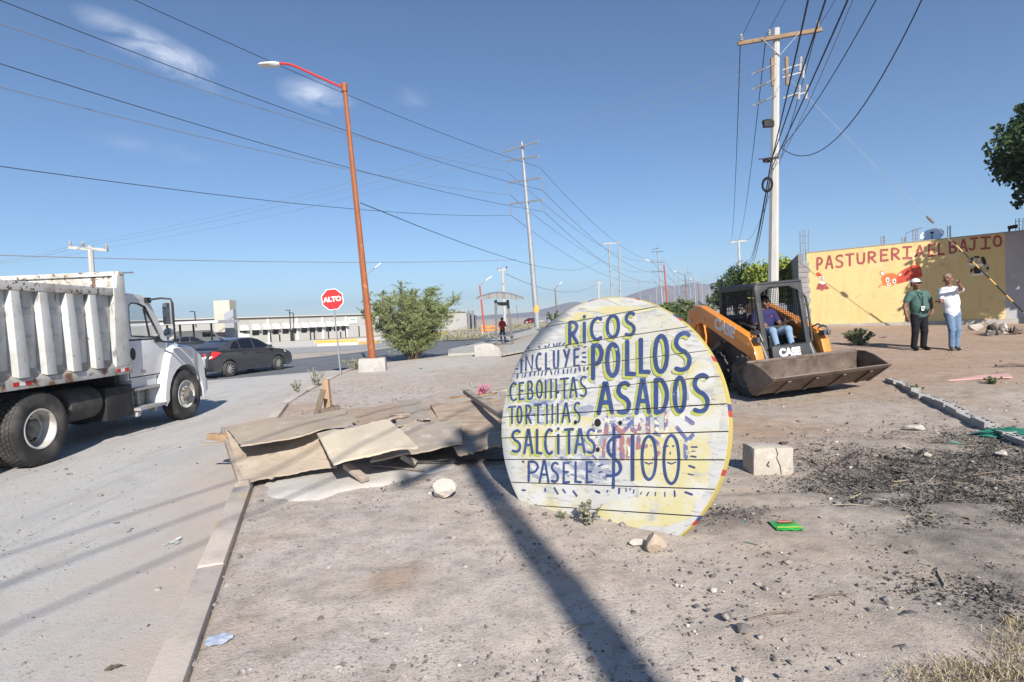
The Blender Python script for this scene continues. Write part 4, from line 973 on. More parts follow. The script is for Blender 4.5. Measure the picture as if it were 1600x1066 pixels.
for i in range(NS):
    a0, a1 = 2 * math.pi * i / NS, 2 * math.pi * (i + 1) / NS
    mi = 1 if i % 9 == 0 else (2 if i % 9 == 1 and i % 2 else 0)
    q = [d3(math.cos(a) * rr, math.sin(a) * rr, o_) for a in (a0, a1) for rr, o_ in ((DR - .004, -.008), (DR + .006, -.008), (DR + .006, -.074), (DR - .004, -.074))]
    b.add(q, [(0, 1, 5, 4), (1, 2, 6, 5), (2, 3, 7, 6), (3, 0, 4, 7)], mi)
part(b, 'rim', [rim_y, rim_r, rim_b], t, smooth=0)
# drum stub and props behind the disc keep it standing
b = MB(); b.lathe(d3(0, 0, -.078), -dn, [(0, .34), (.10, .34), (.10, .30)], 28); part(b, 'drum_ring', wood_dark, t)
for u in (-.45, .5):
    b = MB(); a_ = d3(u, .25, -.09); gnd = DC + a_ - dn * 1.0; gnd.z = -.05; b.beam(a_, gnd - DC, .09, .05); part(b, 'prop', wood_dark, t)
def paint_sign(polys_px, out, mat, name, mi_list=None, inuv=False):
    """polygons in photo pixels, laid on the disc and cut at the gaps between planks"""
    b = MB()
    for k, item in enumerate(polys_px):
        poly, lift = item
        q = poly if inuv else [duv(*p) for p in poly]
        for i in range(len(PL) - 1):
            c = clip_poly(q, PL[i] + .005, PL[i + 1] - .005)
            if len(c) >= 3 and all(p.length < DR - .004 for p in c):
                b.add([d3(p.x, p.y, .0042 + out + lift) for p in c], [tuple(range(len(c)))])
    return part(b, name, mat, t, smooth=0)
Z1 = lambda x, y: (780 + x * .16886, 460 + y * .16886)
Z2 = lambda x, y: (900 + x * .18765, 470 + y * .18765)
Z3 = lambda x, y: (780 + x * .16886, 620 + y * .16886)
Z4 = lambda x, y: (920 + x * .19692, 640 + y * .19692)
WORDS = [
    ('ricos', Z2, 27, [('R', -54, 183, 20, 362), ('i', 58, 125, 90, 348), ('C', 128, 150, 215, 330), ('O', 262, 132, 360, 310), ('S', 418, 108, 492, 290)], .10, True),
    ('pollos', Z2, 36, [('P', 140, 378, 222, 650), ('O', 262, 368, 358, 630), ('L', 425, 340, 492, 618), ('L', 538, 325, 615, 602), ('O', 660, 300, 765, 598), ('S', 830, 278, 955, 582)], .10, True),
    ('asados', Z2, 36, [('A', 192, 695, 305, 940), ('S', 352, 690, 450, 935), ('A', 508, 665, 612, 938), ('D', 662, 660, 765, 935), ('O', 825, 645, 912, 925), ('S', 985, 625, 1105, 925)], .06, True),
    ('incluye', Z1, 17, [('i', 195, 560, 228, 725), ('N', 250, 570, 318, 705), ('C', 348, 550, 392, 700), ('L', 435, 545, 475, 692), ('U', 510, 525, 555, 690), ('Y', 605, 515, 655, 668), ('E', 698, 508, 748, 665)], .10, False),
    ('cebollitas', Z1, 17, [('C', 105, 825, 162, 985), ('E', 190, 820, 232, 975), ('B', 268, 808, 318, 970), ('O', 352, 800, 402, 960), ('I', 425, 795, 445, 962), ('I', 475, 792, 495, 962), ('I', 523, 785, 543, 960), ('T', 572, 782, 645, 962), ('A', 660, 775, 722, 955), ('S', 757, 765, 812, 945)], .07, True),
    ('tortillas', Z3, 17, [('T', 92, 95, 155, 250), ('O', 172, 92, 213, 245), ('R', 252, 82, 302, 250), ('T', 335, 78, 395, 245), ('I', 438, 75, 456, 250), ('I', 488, 72, 506, 245), ('I', 538, 68, 556, 242), ('A', 588, 65, 658, 240), ('S', 700, 58, 752, 240)], .07, True),
    ('salcitas', Z3, 24, [('S', 125, 315, 202, 510), ('A', 238, 310, 312, 525), ('L', 352, 305, 398, 525), ('C', 428, 305, 495, 530), ('i', 540, 285, 564, 528), ('T', 612, 302, 690, 525), ('A', 708, 305, 795, 520), ('S', 820, 305, 890, 520)], .02, True),
    ('pasele', Z3, 20, [('P', 272, 600, 368, 780), ('A', 380, 595, 462, 790), ('S', 490, 610, 552, 785), ('E', 598, 610, 655, 792), ('L', 708, 605, 765, 790), ('E', 812, 602, 868, 792)], -.02, False),
]
# smears and yellow washes first, then the older faded lettering, then the new
def blob(x, y, rx, ry, n=26, j=.16, seed=1):
    r = random.Random(seed); return [(x + math.cos(2 * math.pi * i / n) * rx * (1 + r.uniform(-j, j)), y + math.sin(2 * math.pi * i / n) * ry * (1 + r.uniform(-j, j))) for i in range(n)]
def wash(specs, out, mat, name):
    polys = []
    for i, (x, y, rx, ry) in enumerate(specs):
        bl = blob(x, y, rx, ry, 28, .13, i + 3); polys += [([bl[k], bl[(k + 1) % 28], (x, y)], i * .00012) for k in range(28)]
    paint_sign(polys, out, mat, name)
for i, sp_ in enumerate([(1050, 735, 62, 68), (970, 478, 62, 13), (1010, 800, 75, 24), (1095, 600, 22, 40), (890, 668, 60, 18), (1085, 660, 42, 36), (830, 690, 26, 22), (895, 495, 34, 8)]): wash([sp_], .0002 + i * .00012, sign_yellow, 'yellow_wash')
for i, sp_ in enumerate([(905, 728, 50, 19), (890, 604, 40, 20), (938, 745, 28, 12), (850, 622, 34, 16), (955, 690, 18, 16), (905, 640, 24, 10), (858, 735, 30, 16), (840, 652, 30, 12), (985, 655, 44, 10)]): wash([sp_], .0014 + i * .0001, sign_smear, 'blue_smear')
old = []
for pts, w in (([(150, 60), (140, 190)], 34), ([(195, 120), (270, 185), (330, 110)], 34), ([(345, 75), (350, 160), (400, 185), (420, 80)], 30), ([(470, 60), (475, 185)], 36), ([(540, 70), (545, 185)], 34), ([(620, 20), (615, 180)], 30), ([(700, 140), (790, 250)], 30), ([(740, 50), (830, 110)], 36), ([(830, 200), (770, 270), (775, 380)], 34), ([(210, 215), (205, 380)], 30), ([(265, 220), (270, 390)], 38), ([(320, 230), (315, 390)], 26), ([(400, 220), (395, 300), (460, 290)], 34), ([(500, 220), (580, 300)], 30), ([(520, 190), (600, 215)], 22), ([(560, 340), (520, 395)], 28), ([(100, 170), (30, 180)], 26), ([(60, 215), (-60, 250)], 22), ([(130, 240), (120, 370)], 26), ([(-20, 320), (60, 390)], 20)):
    for q in strip_polys([Z4(*p) for p in pts], w * .19692): old.append((q, len(old) % 5 * .0001))
paint_sign(old, .0024, sign_old, 'faded_lettering')
lime, blue = [], []
for wi, (wname, zf, bw, boxes, sl, shade) in enumerate(WORDS):
    sc = .18765 if zf is Z2 else .16886
    for ci, (ch, x0, y0, x1, y1) in enumerate(boxes):
        for si, (pts, closed) in enumerate(glyph_strokes(ch, x0, y0, x1, y1, sl)):
            pp = [zf(*p) for p in pts]
            for q in strip_polys(pp, bw * sc * 1.04, closed): blue.append((q, si * .00025))
            if shade:
                dx, dy = (-3.6, 3.8) if zf is Z2 else (-2.6, 3.0)
                for q in strip_polys([(x + dx, y + dy) for x, y in pp], bw * sc * 1.12, closed): lime.append((q, si * .00025))
for pts, w, closed in (([(255, 215), (200, 225), (160, 270), (165, 340), (205, 385), (245, 420), (258, 470), (235, 510), (190, 525), (145, 525)], 24, False), ([(205, 140), (203, 400), (200, 620)], 24, False), ([(353, 205), (352, 558)], 30, False)):
    for q in strip_polys([Z4(*p) for p in (catmull(pts, 4) if len(pts) > 3 else pts)], w * .19692): blue.append((q, w * .00001 + .0003 * (len(pts) == 3)))
for (x0, y0, x1, y1) in ((425, 212, 540, 555), (598, 205, 722, 588)):
    for pts, closed in glyph_strokes('O', x0, y0, x1, y1):
        for q in strip_polys([Z4(*p) for p in pts], 23 * .19692, True): blue.append((q, 0))
for pts, w in (([(630, 420), (660, 432), (695, 418)], 9), ([(450, 418), (480, 432), (512, 422)], 9), ([(625, 291), (634, 290)], 12), ([(670, 291), (680, 290)], 12), ([(650, 338), (651, 355)], 8), ([(498, 285), (503, 287)], 8), ([(818, 297), (865, 298)], 11), ([(815, 370), (855, 376)], 12), ([(800, 445), (845, 462)], 14), ([(790, 510), (835, 520)], 8), ([(60, 645), (90, 660)], 16), ([(247, 625), (245, 665)], 14), ([(365, 635), (360, 662)], 8), ([(425, 655), (415, 672)], 8), ([(480, 655), (465, 684)], 10), ([(533, 655), (533, 685)], 7), ([(608, 655), (608, 690)], 8), ([(685, 645), (688, 690)], 12), ([(770, 655), (825, 675)], 16), ([(300, 625), (303, 650)], 7), ([(155, 640), (150, 655)], 10), ([(335, 625), (333, 640)], 7), ([(820, 330), (850, 330)], 6)):
    for q in strip_polys([Z4(*p) for p in pts], w * .19692): blue.append((q, 0))
for i in range(17):
    x = 180 + i * 38 + rng.uniform(-6, 6); y = 750 - i * 3.6 + rng.uniform(-8, 4)
    for q in strip_polys([Z1(x, y - 16), Z1(x + rng.uniform(-12, 12), y + 20)], rng.uniform(1.2, 2.6)): blue.append((q, 0))
for x, y, dx, dy in ((370, 480, 12, 14), (430, 478, 10, 14), (470, 462, -10, 22), (510, 458, 4, 22), (545, 455, -14, 26), (570, 448, -14, 30), (610, 450, -18, 26), (265, 490, 10, 14), (735, 480, 10, -8), (790, 490, 20, -8), (775, 540, 30, -2), (780, 580, 32, 4), (770, 620, 34, 10), (160, 690, 18, 0), (155, 660, 18, 0), (190, 600, 14, 4), (620, 492, 12, -14)):
    for q in strip_polys([Z1(x, y), Z1(x + dx, y + dy)], 1.9): blue.append((q, 0))
for x, y, dx, dy in ((515, 840, 35, 60), (595, 855, 22, 32), (690, 870, 35, 48), (218, 862, 30, 4), (430, 850, 4, 25), (900, 870, 32, 18), (925, 640, 35, -10), (930, 700, 26, -6), (220, 598, 14, 4), (330, 690, 0, 8)):
    for q in strip_polys([Z3(x, y), Z3(x + dx, y + dy)], 2.4): blue.append((q, 0))
paint_sign(lime, .0032, sign_lime, 'lime_shadow'); paint_sign(blue, .0046, sign_blue, 'blue_lettering')
# holes through the disc: centre hole with a metal bush, and bolt holes
b = MB()
for x, y, r_ in ((900, 660, 3.0), (970, 661, 3.2), (935, 702.5, 3.2), (873, 613.5, 1.8), (900 + 103 * .18765, 470 + 562 * .18765, 1.6)):
    q = duv(x, y); b.prism([(q.x + math.cos(k * math.pi / 6) * r_ * .0052, q.y + math.sin(k * math.pi / 6) * r_ * .0052 * 1.15) for k in range(12)], lambda u, v: d3(u, v, .004), lambda u, v: d3(u, v, .0105))
part(b, 'bolt_hole', black, t, smooth=0)
q = duv(934.5, 661); b = MB(); b.lathe(d3(q.x, q.y, .006), dn, [(0, .050), (.006, .050), (.006, .036), (.0, .034)], 20); part(b, 'bushing', sign_white, t)
b = MB(); b.prism([(q.x + math.cos(k * math.pi / 8) * .035, q.y + math.sin(k * math.pi / 8) * .035) for k in range(16)], lambda u, v: d3(u, v, .004), lambda u, v: d3(u, v, .0075)); part(b, 'centre_hole', black, t, smooth=0)

# ================================================================== fallen boards
def board(label, name, cat, corners, th, mat, group=None, bevel=.003):
    if len(corners) == 2: ra_, rb_ = corners
    else: ra_, rb_ = [corners[0], corners[1]], [corners[3], corners[2]]
    n, m = 22, 12; sd = len(label) * 3.7; rr = random.Random(label)
    def samp(rail, f):
        q = [GZ(*c) for c in rail]; g_ = f * (len(q) - 1); i = min(int(g_), len(q) - 2); return q[i].lerp(q[i + 1], g_ - i)
    g = []
    for i in range(n + 1):
        for j in range(m + 1):
            u, v = i / n, j / m
            eu = 0 if i not in (0, n) else rr.uniform(-.012, .012) + (rr.uniform(-.03, .03) if rr.random() < .12 else 0)
            ev = 0 if j not in (0, m) else rr.uniform(-.010, .010) + (rr.uniform(-.04, .04) if rr.random() < .10 else 0)
            p = samp(ra_, min(1, max(0, u + eu * .4))).lerp(samp(rb_, min(1, max(0, u + eu * .4))), v + ev)
            p.z += .012 * math.sin(u * 5 + sd) * math.sin(v * 3.2 + sd) + .007 * math.sin(u * 11 + v * 7 + sd)
            g.append(p)
    b = MB(); N_ = len(g); idx = lambda i, j: i * (m + 1) + j
    fs = [(idx(i, j), idx(i + 1, j), idx(i + 1, j + 1), idx(i, j + 1)) for i in range(n) for j in range(m)]
    rim = [idx(i, 0) for i in range(n)] + [idx(n, j) for j in range(m)] + [idx(i, m) for i in range(n, 0, -1)] + [idx(0, j) for j in range(m, 0, -1)]
    fs += [tuple(N_ + k for k in f[::-1]) for f in fs] + [(rim[k], rim[(k + 1) % len(rim)], N_ + rim[(k + 1) % len(rim)], N_ + rim[k]) for k in range(len(rim))]
    b.add(g + [p - Vector((0, 0, th)) for p in g], fs)
    return tag(b.build(name, mat, loc=g[-1], smooth=50), label, cat, group)
board('large dusty plywood sheet sloping to the kerb at the near corner of the heap', 'plywood_sheet', 'plywood', [[(353, 674, .42), (424, 676, .41), (497, 676, .43)], [(377, 752, .10), (450, 741, .10), (526, 728, .13)]], .018, ply_a)
b = MB(); b.beam(GZ(348, 672, .40), GZ(377, 757, .06), .05, .08); b.beam(GZ(374, 757, .06), GZ(391, 756, .06), .07, .09)
tag(b.build('timber_batten', wood_grey, loc=GZ(377, 757, 0), bevel=.005), 'narrow timber edging under the end of the big dusty plywood sheet', 'timber')
board('curled dusty plywood strip lying over the upper edge of the heap', 'plywood_sheet', 'plywood', [[(352, 668, .47), (420, 655, .50), (480, 648, .49), (534, 640, .50)], [(375, 694, .44), (455, 685, .455), (500, 672, .50), (561, 657, .48)]], .016, ply_a)
board('pale clean plywood sheet lying on top of the heap', 'plywood_sheet', 'plywood', [(495, 677.5, .46), (607, 655, .52), (653, 695, .42), (521, 723, .30)], .022, ply_b)
board('striped boards panel with broken ends behind the pale sheet', 'plank_sheet', 'boards', [(540, 642, .34), (614, 629, .37), (636, 648, .42), (557, 668, .40)], .03, ply_d)
board('grey plywood square lying flat at the far edge of the heap', 'plywood_sheet', 'plywood', [(612, 626, .33), (654, 623, .34), (674, 653, .36), (620, 664, .40)], .02, ply_c)
board('long grey plywood sheet under the pale one, reaching toward the round sign', 'plywood_sheet', 'plywood', [(606, 662, .36), (722, 656, .37), (722, 693, .26), (578, 719, .20)], .02, ply_c)
board('brown striped board panel nearest the round sign', 'plank_sheet', 'boards', [(672, 633, .37), (806, 617, .44), (812, 690, .27), (716, 708, .21)], .03, ply_d)
board('brown board showing under the grey sheets in the middle of the heap', 'plank_sheet', 'boards', [(640, 648, .30), (735, 640, .32), (735, 672, .24), (640, 680, .24)], .03, ply_d)
board('dusty brown sheet at the back of the heap toward the sign', 'plywood_sheet', 'plywood', [(650, 640, .31), (700, 628, .34), (726, 650, .30), (668, 660, .30)], .018, ply_a)
board('thin plywood offcut showing between the curled strip and the pale sheet', 'plywood_sheet', 'plywood', [(540, 668, .44), (610, 656, .46), (612, 664, .42), (530, 678, .42)], .014, ply_c)
def timber(label, a, c, w, h, mat, name='timber', cat='timber', rot=(0, 0, 1)):
    a, c = Vector(a), Vector(c); b = MB(); b.beam(a, c, w, h, rot); return tag(b.build(name, mat, loc=a, bevel=.006), label, cat)
timber('short timber stud poking out below the pale plywood', GZ(541, 727, .17), GZ(571, 750, .06), .09, .05, wood_grey)
timber('second shorter stud end beside the thin grey lath', GZ(628, 712, .18), GZ(650, 725, .08), .09, .06, wood_grey)
timber('thin grey lath lying in front of the heap', GZ(583, 727, .06), GZ(663, 735, .05), .03, .02, wood_grey)
timber('weathered pole lying across the boards beside the round sign', GZ(728, 612, .46), GZ(787, 650, .50), .10, .07, wood_grey)
timber('brown square post standing upright behind the heap', G(514, 645) + Vector((0, 0, -.1)), P(508.5, 593, G(514, 645).y), .12, .12, wood_new, 'wooden_post', 'post', (0, 1, 0))
timber('dark plank leaning against the upright brown post', G(492, 651) + Vector((0, 0, -.05)), P(505, 609, G(492, 651).y), .10, .035, wood_dark, 'plank', 'plank', (0, 1, 0))
timber('short brown stud sticking out over the kerb from the heap', GZ(328, 682, .36), GZ(356, 684, .36), .09, .08, wood_new)
timber('flat grey lath jutting out over the street under the brown stud', GZ(316, 694, .28), GZ(358, 692, .30), .05, .025, wood_grey)
timber('dark timber end lying at the foot of the upright post', GZ(500, 645, .08), GZ(530, 637, .12), .12, .1, wood_dark)
timber('broken lath lying on the striped boards', GZ(610, 648, .45), GZ(640, 647, .42), .05, .02, wood_grey)
timber('dark beam propping the boards from below', GZ(600, 690, .10), GZ(790, 665, .12), .12, .12, wood_dark)
timber('beam propping the big plywood sheet from below', GZ(400, 690, .20), GZ(560, 675, .22), .12, .14, wood_dark)
timber('splintered board jutting toward the round sign beyond the pole', GZ(700, 622, .40), GZ(775, 615, .46), .14, .025, wood_new)
timber('small splintered board edge beside the round sign', GZ(772, 612, .48), GZ(800, 608, .52), .18, .02, ply_b)
b = MB(); r = np.random.default_rng(4)
for i in range(12):
    p = Vector(r.normal(size=3) * np.array([.04, .04, .02])) + Vector((0, 0, .05)); q = [p + Vector(r.normal(size=3) * .05) for _ in range(4)]; b.add(q, [(0, 1, 2, 3)])
pk = GZ(752, 613, .48); b.v = [(x + pk.x, y + pk.y, z + pk.z) for x, y, z in b.v]
tag(b.build('plastic_bag', M('pink_plastic', (.50, .16, .24), .6), loc=pk, smooth=0), 'crumpled pink plastic on the far boards', 'plastic bag')

# ================================================================== stones, block, litter
def rock(label, px, py, w, d, h, seed, mat=None, name='rock', rz=0.0, sink=.12):
    g = G(px, py); bm = bmesh.new(); bmesh.ops.create_icosphere(bm, subdivisions=3, radius=1.0); r = np.random.default_rng(seed); ax = r.normal(size=(12, 3)); ax /= np.linalg.norm(ax, axis=1, keepdims=True); off = r.uniform(.36, .72, 12)
    for v in bm.verts:
        p = np.array(v.co)
        for a_, o_ in zip(ax, off):
            k = p @ a_
            if k > o_: p = p - a_ * (k - o_) * .92
        p += r.normal(size=3) * .02
        v.co = Vector((p[0] * w / 2 * 1.2, p[1] * d / 2 * 1.2, p[2] * h / 2 * 1.2 + h * (.5 - sink)))
    me = bpy.data.meshes.new(name); bm.to_mesh(me); bm.free(); me.materials.append(mat or rockmat)
    me.polygons.foreach_set('use_smooth', [True] * len(me.polygons)); me.set_sharp_from_angle(angle=R(24))
    o = bpy.data.objects.new(name, me); COL.objects.link(o); o.location = g; o.rotation_euler = (0, 0, rz); return tag(o, label, 'rock')
rock('whitish angular rock between the boards and the round sign', 693, 778, .26, .20, .19, 5, rz=.3)
rock('pointed brown stone at the bottom edge of the round sign', 1027, 860, .17, .13, .15, 8, M('tan_rock', (.45, .355, .275), .95, bump=[(20, .5, .015)]), rz=.8)
rock('small flat stone just beyond the pointed stone', 996, 852, .10, .08, .05, 9)
rock('whitish stone on the ash patch near the hollow blocks', 1432, 672, .20, .13, .10, 10)
rock('small pale stone in the middle of the ash patch', 1449, 715, .09, .07, .06, 11)
rock('white stone near the guy wire side of the red dirt', 1525, 516, .55, .35, .22, 12)
rock('grey stone beside the hollow block row end', 1566, 712, .12, .1, .07, 13)
rock('grey pebble clump stone by the bottom edge of the picture', 1160, 985, .09, .07, .045, 14, stonemat)
rock('dark grey stone below the ash patch', 1428, 868, .09, .06, .05, 15, stonemat)
rock('stone with dark face on the bare gravel', 1138, 968, .07, .05, .05, 16, stonemat)
rock('stone lying in the middle of the bare gravel', 1420, 965, .11, .07, .04, 17, stonemat)
rock('small stone on bare gravel below the green wrapper', 1232, 880, .06, .06, .035, 18, stonemat)
def litter(label, px, py, seed, n, s, mat, name, cat):
    r = np.random.default_rng(seed); g = G(px, py); b = MB()
    if g.x < float(xb(g.y)): g = GZ(px, py, ROADZ + .004)
    for i in range(n):
        c = np.array([r.normal() * s, r.normal() * s * .7, abs(r.normal()) * s * .35 + .004]); u = r.normal(size=3) * s * .8; v = r.normal(size=3) * s * .6; u[2] *= .14; v[2] *= .2
        b.add([tuple(c - u - v + np.array([0, 0, .002])), tuple(c + u - v), tuple(c + u + v), tuple(c - u + v)], [(0, 1, 2, 3)])
    b.v = [(x + g.x, y + g.y, max(z, .003) + g.z) for x, y, z in b.v]; return tag(b.build(name, mat, loc=g, smooth=0), label, cat)
# cast concrete block, cracked
g = G(1200, 737); t = thing('concrete_block', 'cracked pale concrete block on the dirt between sign and loader', 'concrete block', g, R(4)); t.scale = (.84, .84, .86)
r = random.Random(3); b = MB(); nx = 7; prof = [(-.25, .0), (.25, .0), (.262, .30), (-.24, .33)]
b.loft([[(x + r.uniform(-.008, .008), y, z + r.uniform(-.008, .008)) for x, z in ((-.25, -.02), (0, -.02), (.25, -.02), (.255, .16), (.26, .305), (.06, .312), (-.02, .322), (-.235, .325), (-.25, .16))] for y in (-.14, -.05, .06, .15)])
part(b, 'block', M('old_cast_concrete', (.45, .40, .345), .95, [((.42, .365, .31), 5, .48, .7), ((.57, .52, .46), 9, .55, .7), ((.22, .16, .12), 7, .655, .69, 9)], [(14, .5, .02), (60, .4, .008)]), t, bevel=.022)
b = MB(); b.tube([(.03, -.1435, .318), (.05, -.147, .24), (.035, -.147, .2), (.075, -.147, .1), (.09, -.146, .0)], [.004, .005, .003, .005, .004], 4); b.tube([(-.06, -.147, .16), (-.085, -.147, .12), (-.06, -.147, .1)], .009, 4)
part(b, 'crack', M('crack_dark', (.10, .08, .065), .95), t)
b = MB(); b.bx(.19, .25, .0, .08, .28, .331); part(b, 'broken_corner', M('crack_dark'), t)
# candy wrapper
g = G(1228, 826); t = thing('wrapper', 'bright green snack wrapper with red print lying on the dirt', 'wrapper', g + Vector((0, 0, .012)), R(-5)); b = MB(); W_, D_ = .115, .10; vs = []
for i in range(9):
    for j in range(7):
        u, v = i / 8 - .5, j / 6 - .5; vs.append((u * W_ * 2 * .86, v * D_ * 2, .012 + .022 * (1 - 4 * v * v) * (1 - 4 * u * u * .8) + .004 * math.sin(i * 2.1 + j * 1.7)))
b.add(vs, [(i * 7 + j, (i + 1) * 7 + j, (i + 1) * 7 + j + 1, i * 7 + j + 1) for i in range(8) for j in range(6)], 0)
part(b, 'foil', M('wrapper_green', (.03, .33, .06), .3, [((.10, .45, .10), 22, .5, .65)], spec=.6), t)
def lab_patch(pts, mat, name, z): 
    b = MB(); b.add([(x, y, z + .022 * (1 - 4 * (y / (2 * D_)) ** 2) * (1 - 3.2 * (x / (2 * W_ * .86)) ** 2)) for x, y in pts], [tuple(range(len(pts)))]); part(b, name, mat, t, smooth=0)
lab_patch([(math.cos(k * .5236) * .062, .012 + math.sin(k * .5236) * .036) for k in range(12)], M('wrapper_red', (.50, .05, .04), .4), 'red_print', .0185)
lab_patch([(-.05, .0), (.05, .006), (.05, .022), (-.05, .016)], M('wrapper_cream', (.65, .5, .4), .4), 'cream_band', .021)
lab_patch([(-.09, -.08), (.09, -.08), (.09, -.062), (-.09, -.062)], M('wrapper_lime', (.5, .6, .1), .4), 'lime_band', .0225)
# translucent lid by the kerb
g = G(342, 1004); t = thing('plastic_disc', 'bluish clear plastic lid lying on the dirt beside the kerb', 'plastic lid', g + Vector((0, 0, .012)), .3); b = MB()
b.add([(math.cos(k * math.pi / 14) ** 3 * .2 * .055 + math.cos(k * math.pi / 14) * .062, math.sin(k * math.pi / 14) * .062, .006 + .004 * math.sin(k * 1.3)) for k in range(28)] + [(0, 0, .014)], [(k, (k + 1) % 28, 28) for k in range(28)])
part(b, 'lid', M('lid_plastic', (.42, .46, .56), .25, [((.55, .58, .66), 25, .5, .6)], spec=.6), t)
litter('small green plastic strip on the gravel below the round sign', 1172, 850, 2, 2, .02, M('green_plastic', (.03, .2, .14), .5), 'plastic_scrap', 'litter')
litter('teal plastic scrap on the black ash beside the round sign rim', 1150, 817, 3, 2, .02, M('teal_plastic', (.03, .3, .27), .5), 'plastic_scrap', 'litter')
litter('pale green plastic scrap near the hollow blocks', 1494, 694, 4, 6, .035, M('pale_green_plastic', (.2, .36, .28), .5), 'plastic_scrap', 'litter')
litter('crumpled dark green bag lying over the hollow blocks', 1568, 680, 5, 26, .10, M('green_plastic'), 'plastic_bag', 'plastic bag')
litter('crumpled clear plastic strip on the street near the kerb', 268, 850, 6, 7, .03, M('clear_scrap', (.6, .6, .58), .4), 'plastic_scrap', 'litter')
litter('small white paper scrap by the ash patch', 1466, 678, 7, 3, .03, whitepaint, 'paper_scrap', 'litter')
litter('dry leaf lump on the street near the lower picture edge', 178, 1044, 8, 8, .013, wood_dark, 'leaf_litter', 'litter')
litter('blue bottle scrap on the pale ground behind the boards', 660, 577, 9, 5, .06, M('teal_plastic'), 'plastic_scrap', 'litter')
litter('pink paper scrap on the red dirt behind the men', 1380, 528, 10, 4, .08, M('pale_pink', (.62, .36, .33), .7), 'paper_scrap', 'litter')
pp_ = [G(1482, 597), G(1530, 594), G(1582, 592), G(1576, 587), G(1530, 589.5)]
b = MB(); b.slab([p + Vector((0, 0, .035)) for p in pp_], .02); tag(b.build('board', M('pale_pink'), loc=pp_[0], smooth=0), 'long pale pink board lying on the ground beyond the hollow blocks', 'board')
b = MB(); b.tube([G(1556, 574) + Vector((0, 0, .03)), G(1580, 573) + Vector((0, 0, .05)), G(1603, 573) + Vector((0, 0, .03))], .03, 6); tag(b.build('stick', wood_dark, loc=G(1556, 574)), 'dark stick lying on the red dirt', 'stick')
# rubble heap near the wall
g = G(1565, 523); t = thing('rubble_heap', 'small heap of grey rubble and an old tyre before the wall', 'rubble', g)
r = np.random.default_rng(8)
for k in range(16):
    b = MB(); p = r.normal(size=3) * np.array([.32, .2, .0]); s = r.uniform(.12, .26); b.box((p[0], p[1], s * .3 + max(0, .3 - abs(p[0])) * .5), (s, s * .8, s * .6), Matrix.Rotation(r.uniform(0, 3), 3, Vector(rdir(r, 1)[0])), taper=(.7, .75)); part(b, 'rubble_piece', [stonemat, rockmat, wood_dark][k % 3], t, bevel=.02)
b = MB(); b.lathe((-.35, -.1, .12), (.9, -.3, .25), [(-.06, .12), (-.07, .17), (-.04, .2), (.04, .2), (.07, .17), (.06, .12), (-.06, .12)], 20); part(b, 'tyre', rubber, t)

for i, (x, y, dx, dy) in enumerate(((1440, 772, .10, .12), (1330, 792, .14, -.03), (1525, 835, .16, .05), (1470, 905, .05, .10), (1300, 935, .12, .02), (905, 985, .09, .05), (1545, 742, .18, .03), (520, 905, .07, .08), (1210, 965, .16, .03), (700, 730, .12, .04))):
    g = G(x, y); b = MB(); b.tube([Vector((-dx, -dy, .012)), Vector((0, .012, .018)), Vector((dx, dy, .010))], [.007, .006, .004], 5)
    tag(b.build('twig', [wood_dark, wood_grey][i % 2], loc=None), 'short dry twig lying on the gravel or ash', 'twig', 'short twigs scattered on the ground').location = g
# hollow block row bordering the red dirt lot
blk_m = M('hollow_block', (.37, .355, .34), .95, [((.28, .265, .25), 4, .48, .7), ((.45, .43, .41), 10, .55, .7)], [(40, .5, .01)])
ra, rb = G(1392, 596), G(1612, 700); dirb = (rb - ra); nb = max(2, int(dirb.length / .43)); bproto = None
def hollow_block():
    b = MB(); Lx, Wy, H = .40, .145, .15
    hs = [(-.185, -.075), (-.06, .06), (.075, .185)]
    b.bx(-Lx / 2, Lx / 2, -Wy / 2, -Wy / 2 + .03, -.03, H); b.bx(-Lx / 2, Lx / 2, Wy / 2 - .03, Wy / 2, -.03, H)
    for x0, x1 in ((-.2, -.165), (-.08, -.045), (.045, .08), (.165, .2)): b.bx(x0, x1, -Wy / 2 + .0301, Wy / 2 - .0301, -.03, H - .004)
    b.bx(-.164, .164, -Wy / 2 + .031, Wy / 2 - .031, -.03, .04)
    return b
for i in range(nb):
    p = ra.lerp(rb, (i + .5) / nb); p.x += rng.uniform(-.03, .03); p.y += rng.uniform(-.02, .02); p.z = hgt(p.x, p.y) - rng.uniform(.04, .09)
    if bproto is None: o = bproto = hollow_block().build('hollow_block', blk_m, smooth=0, bevel=.005)
    else: o = bproto.copy(); COL.objects.link(o)
    o.location = p; o.rotation_euler = (rng.uniform(-.06, .06), rng.uniform(-.05, .05), math.atan2(dirb.y, dirb.x) + rng.uniform(-.08, .08))
    tag(o, 'grey hollow concrete block in the sunken row edging the red dirt lot', 'block', 'hollow blocks in the row edging the red dirt')

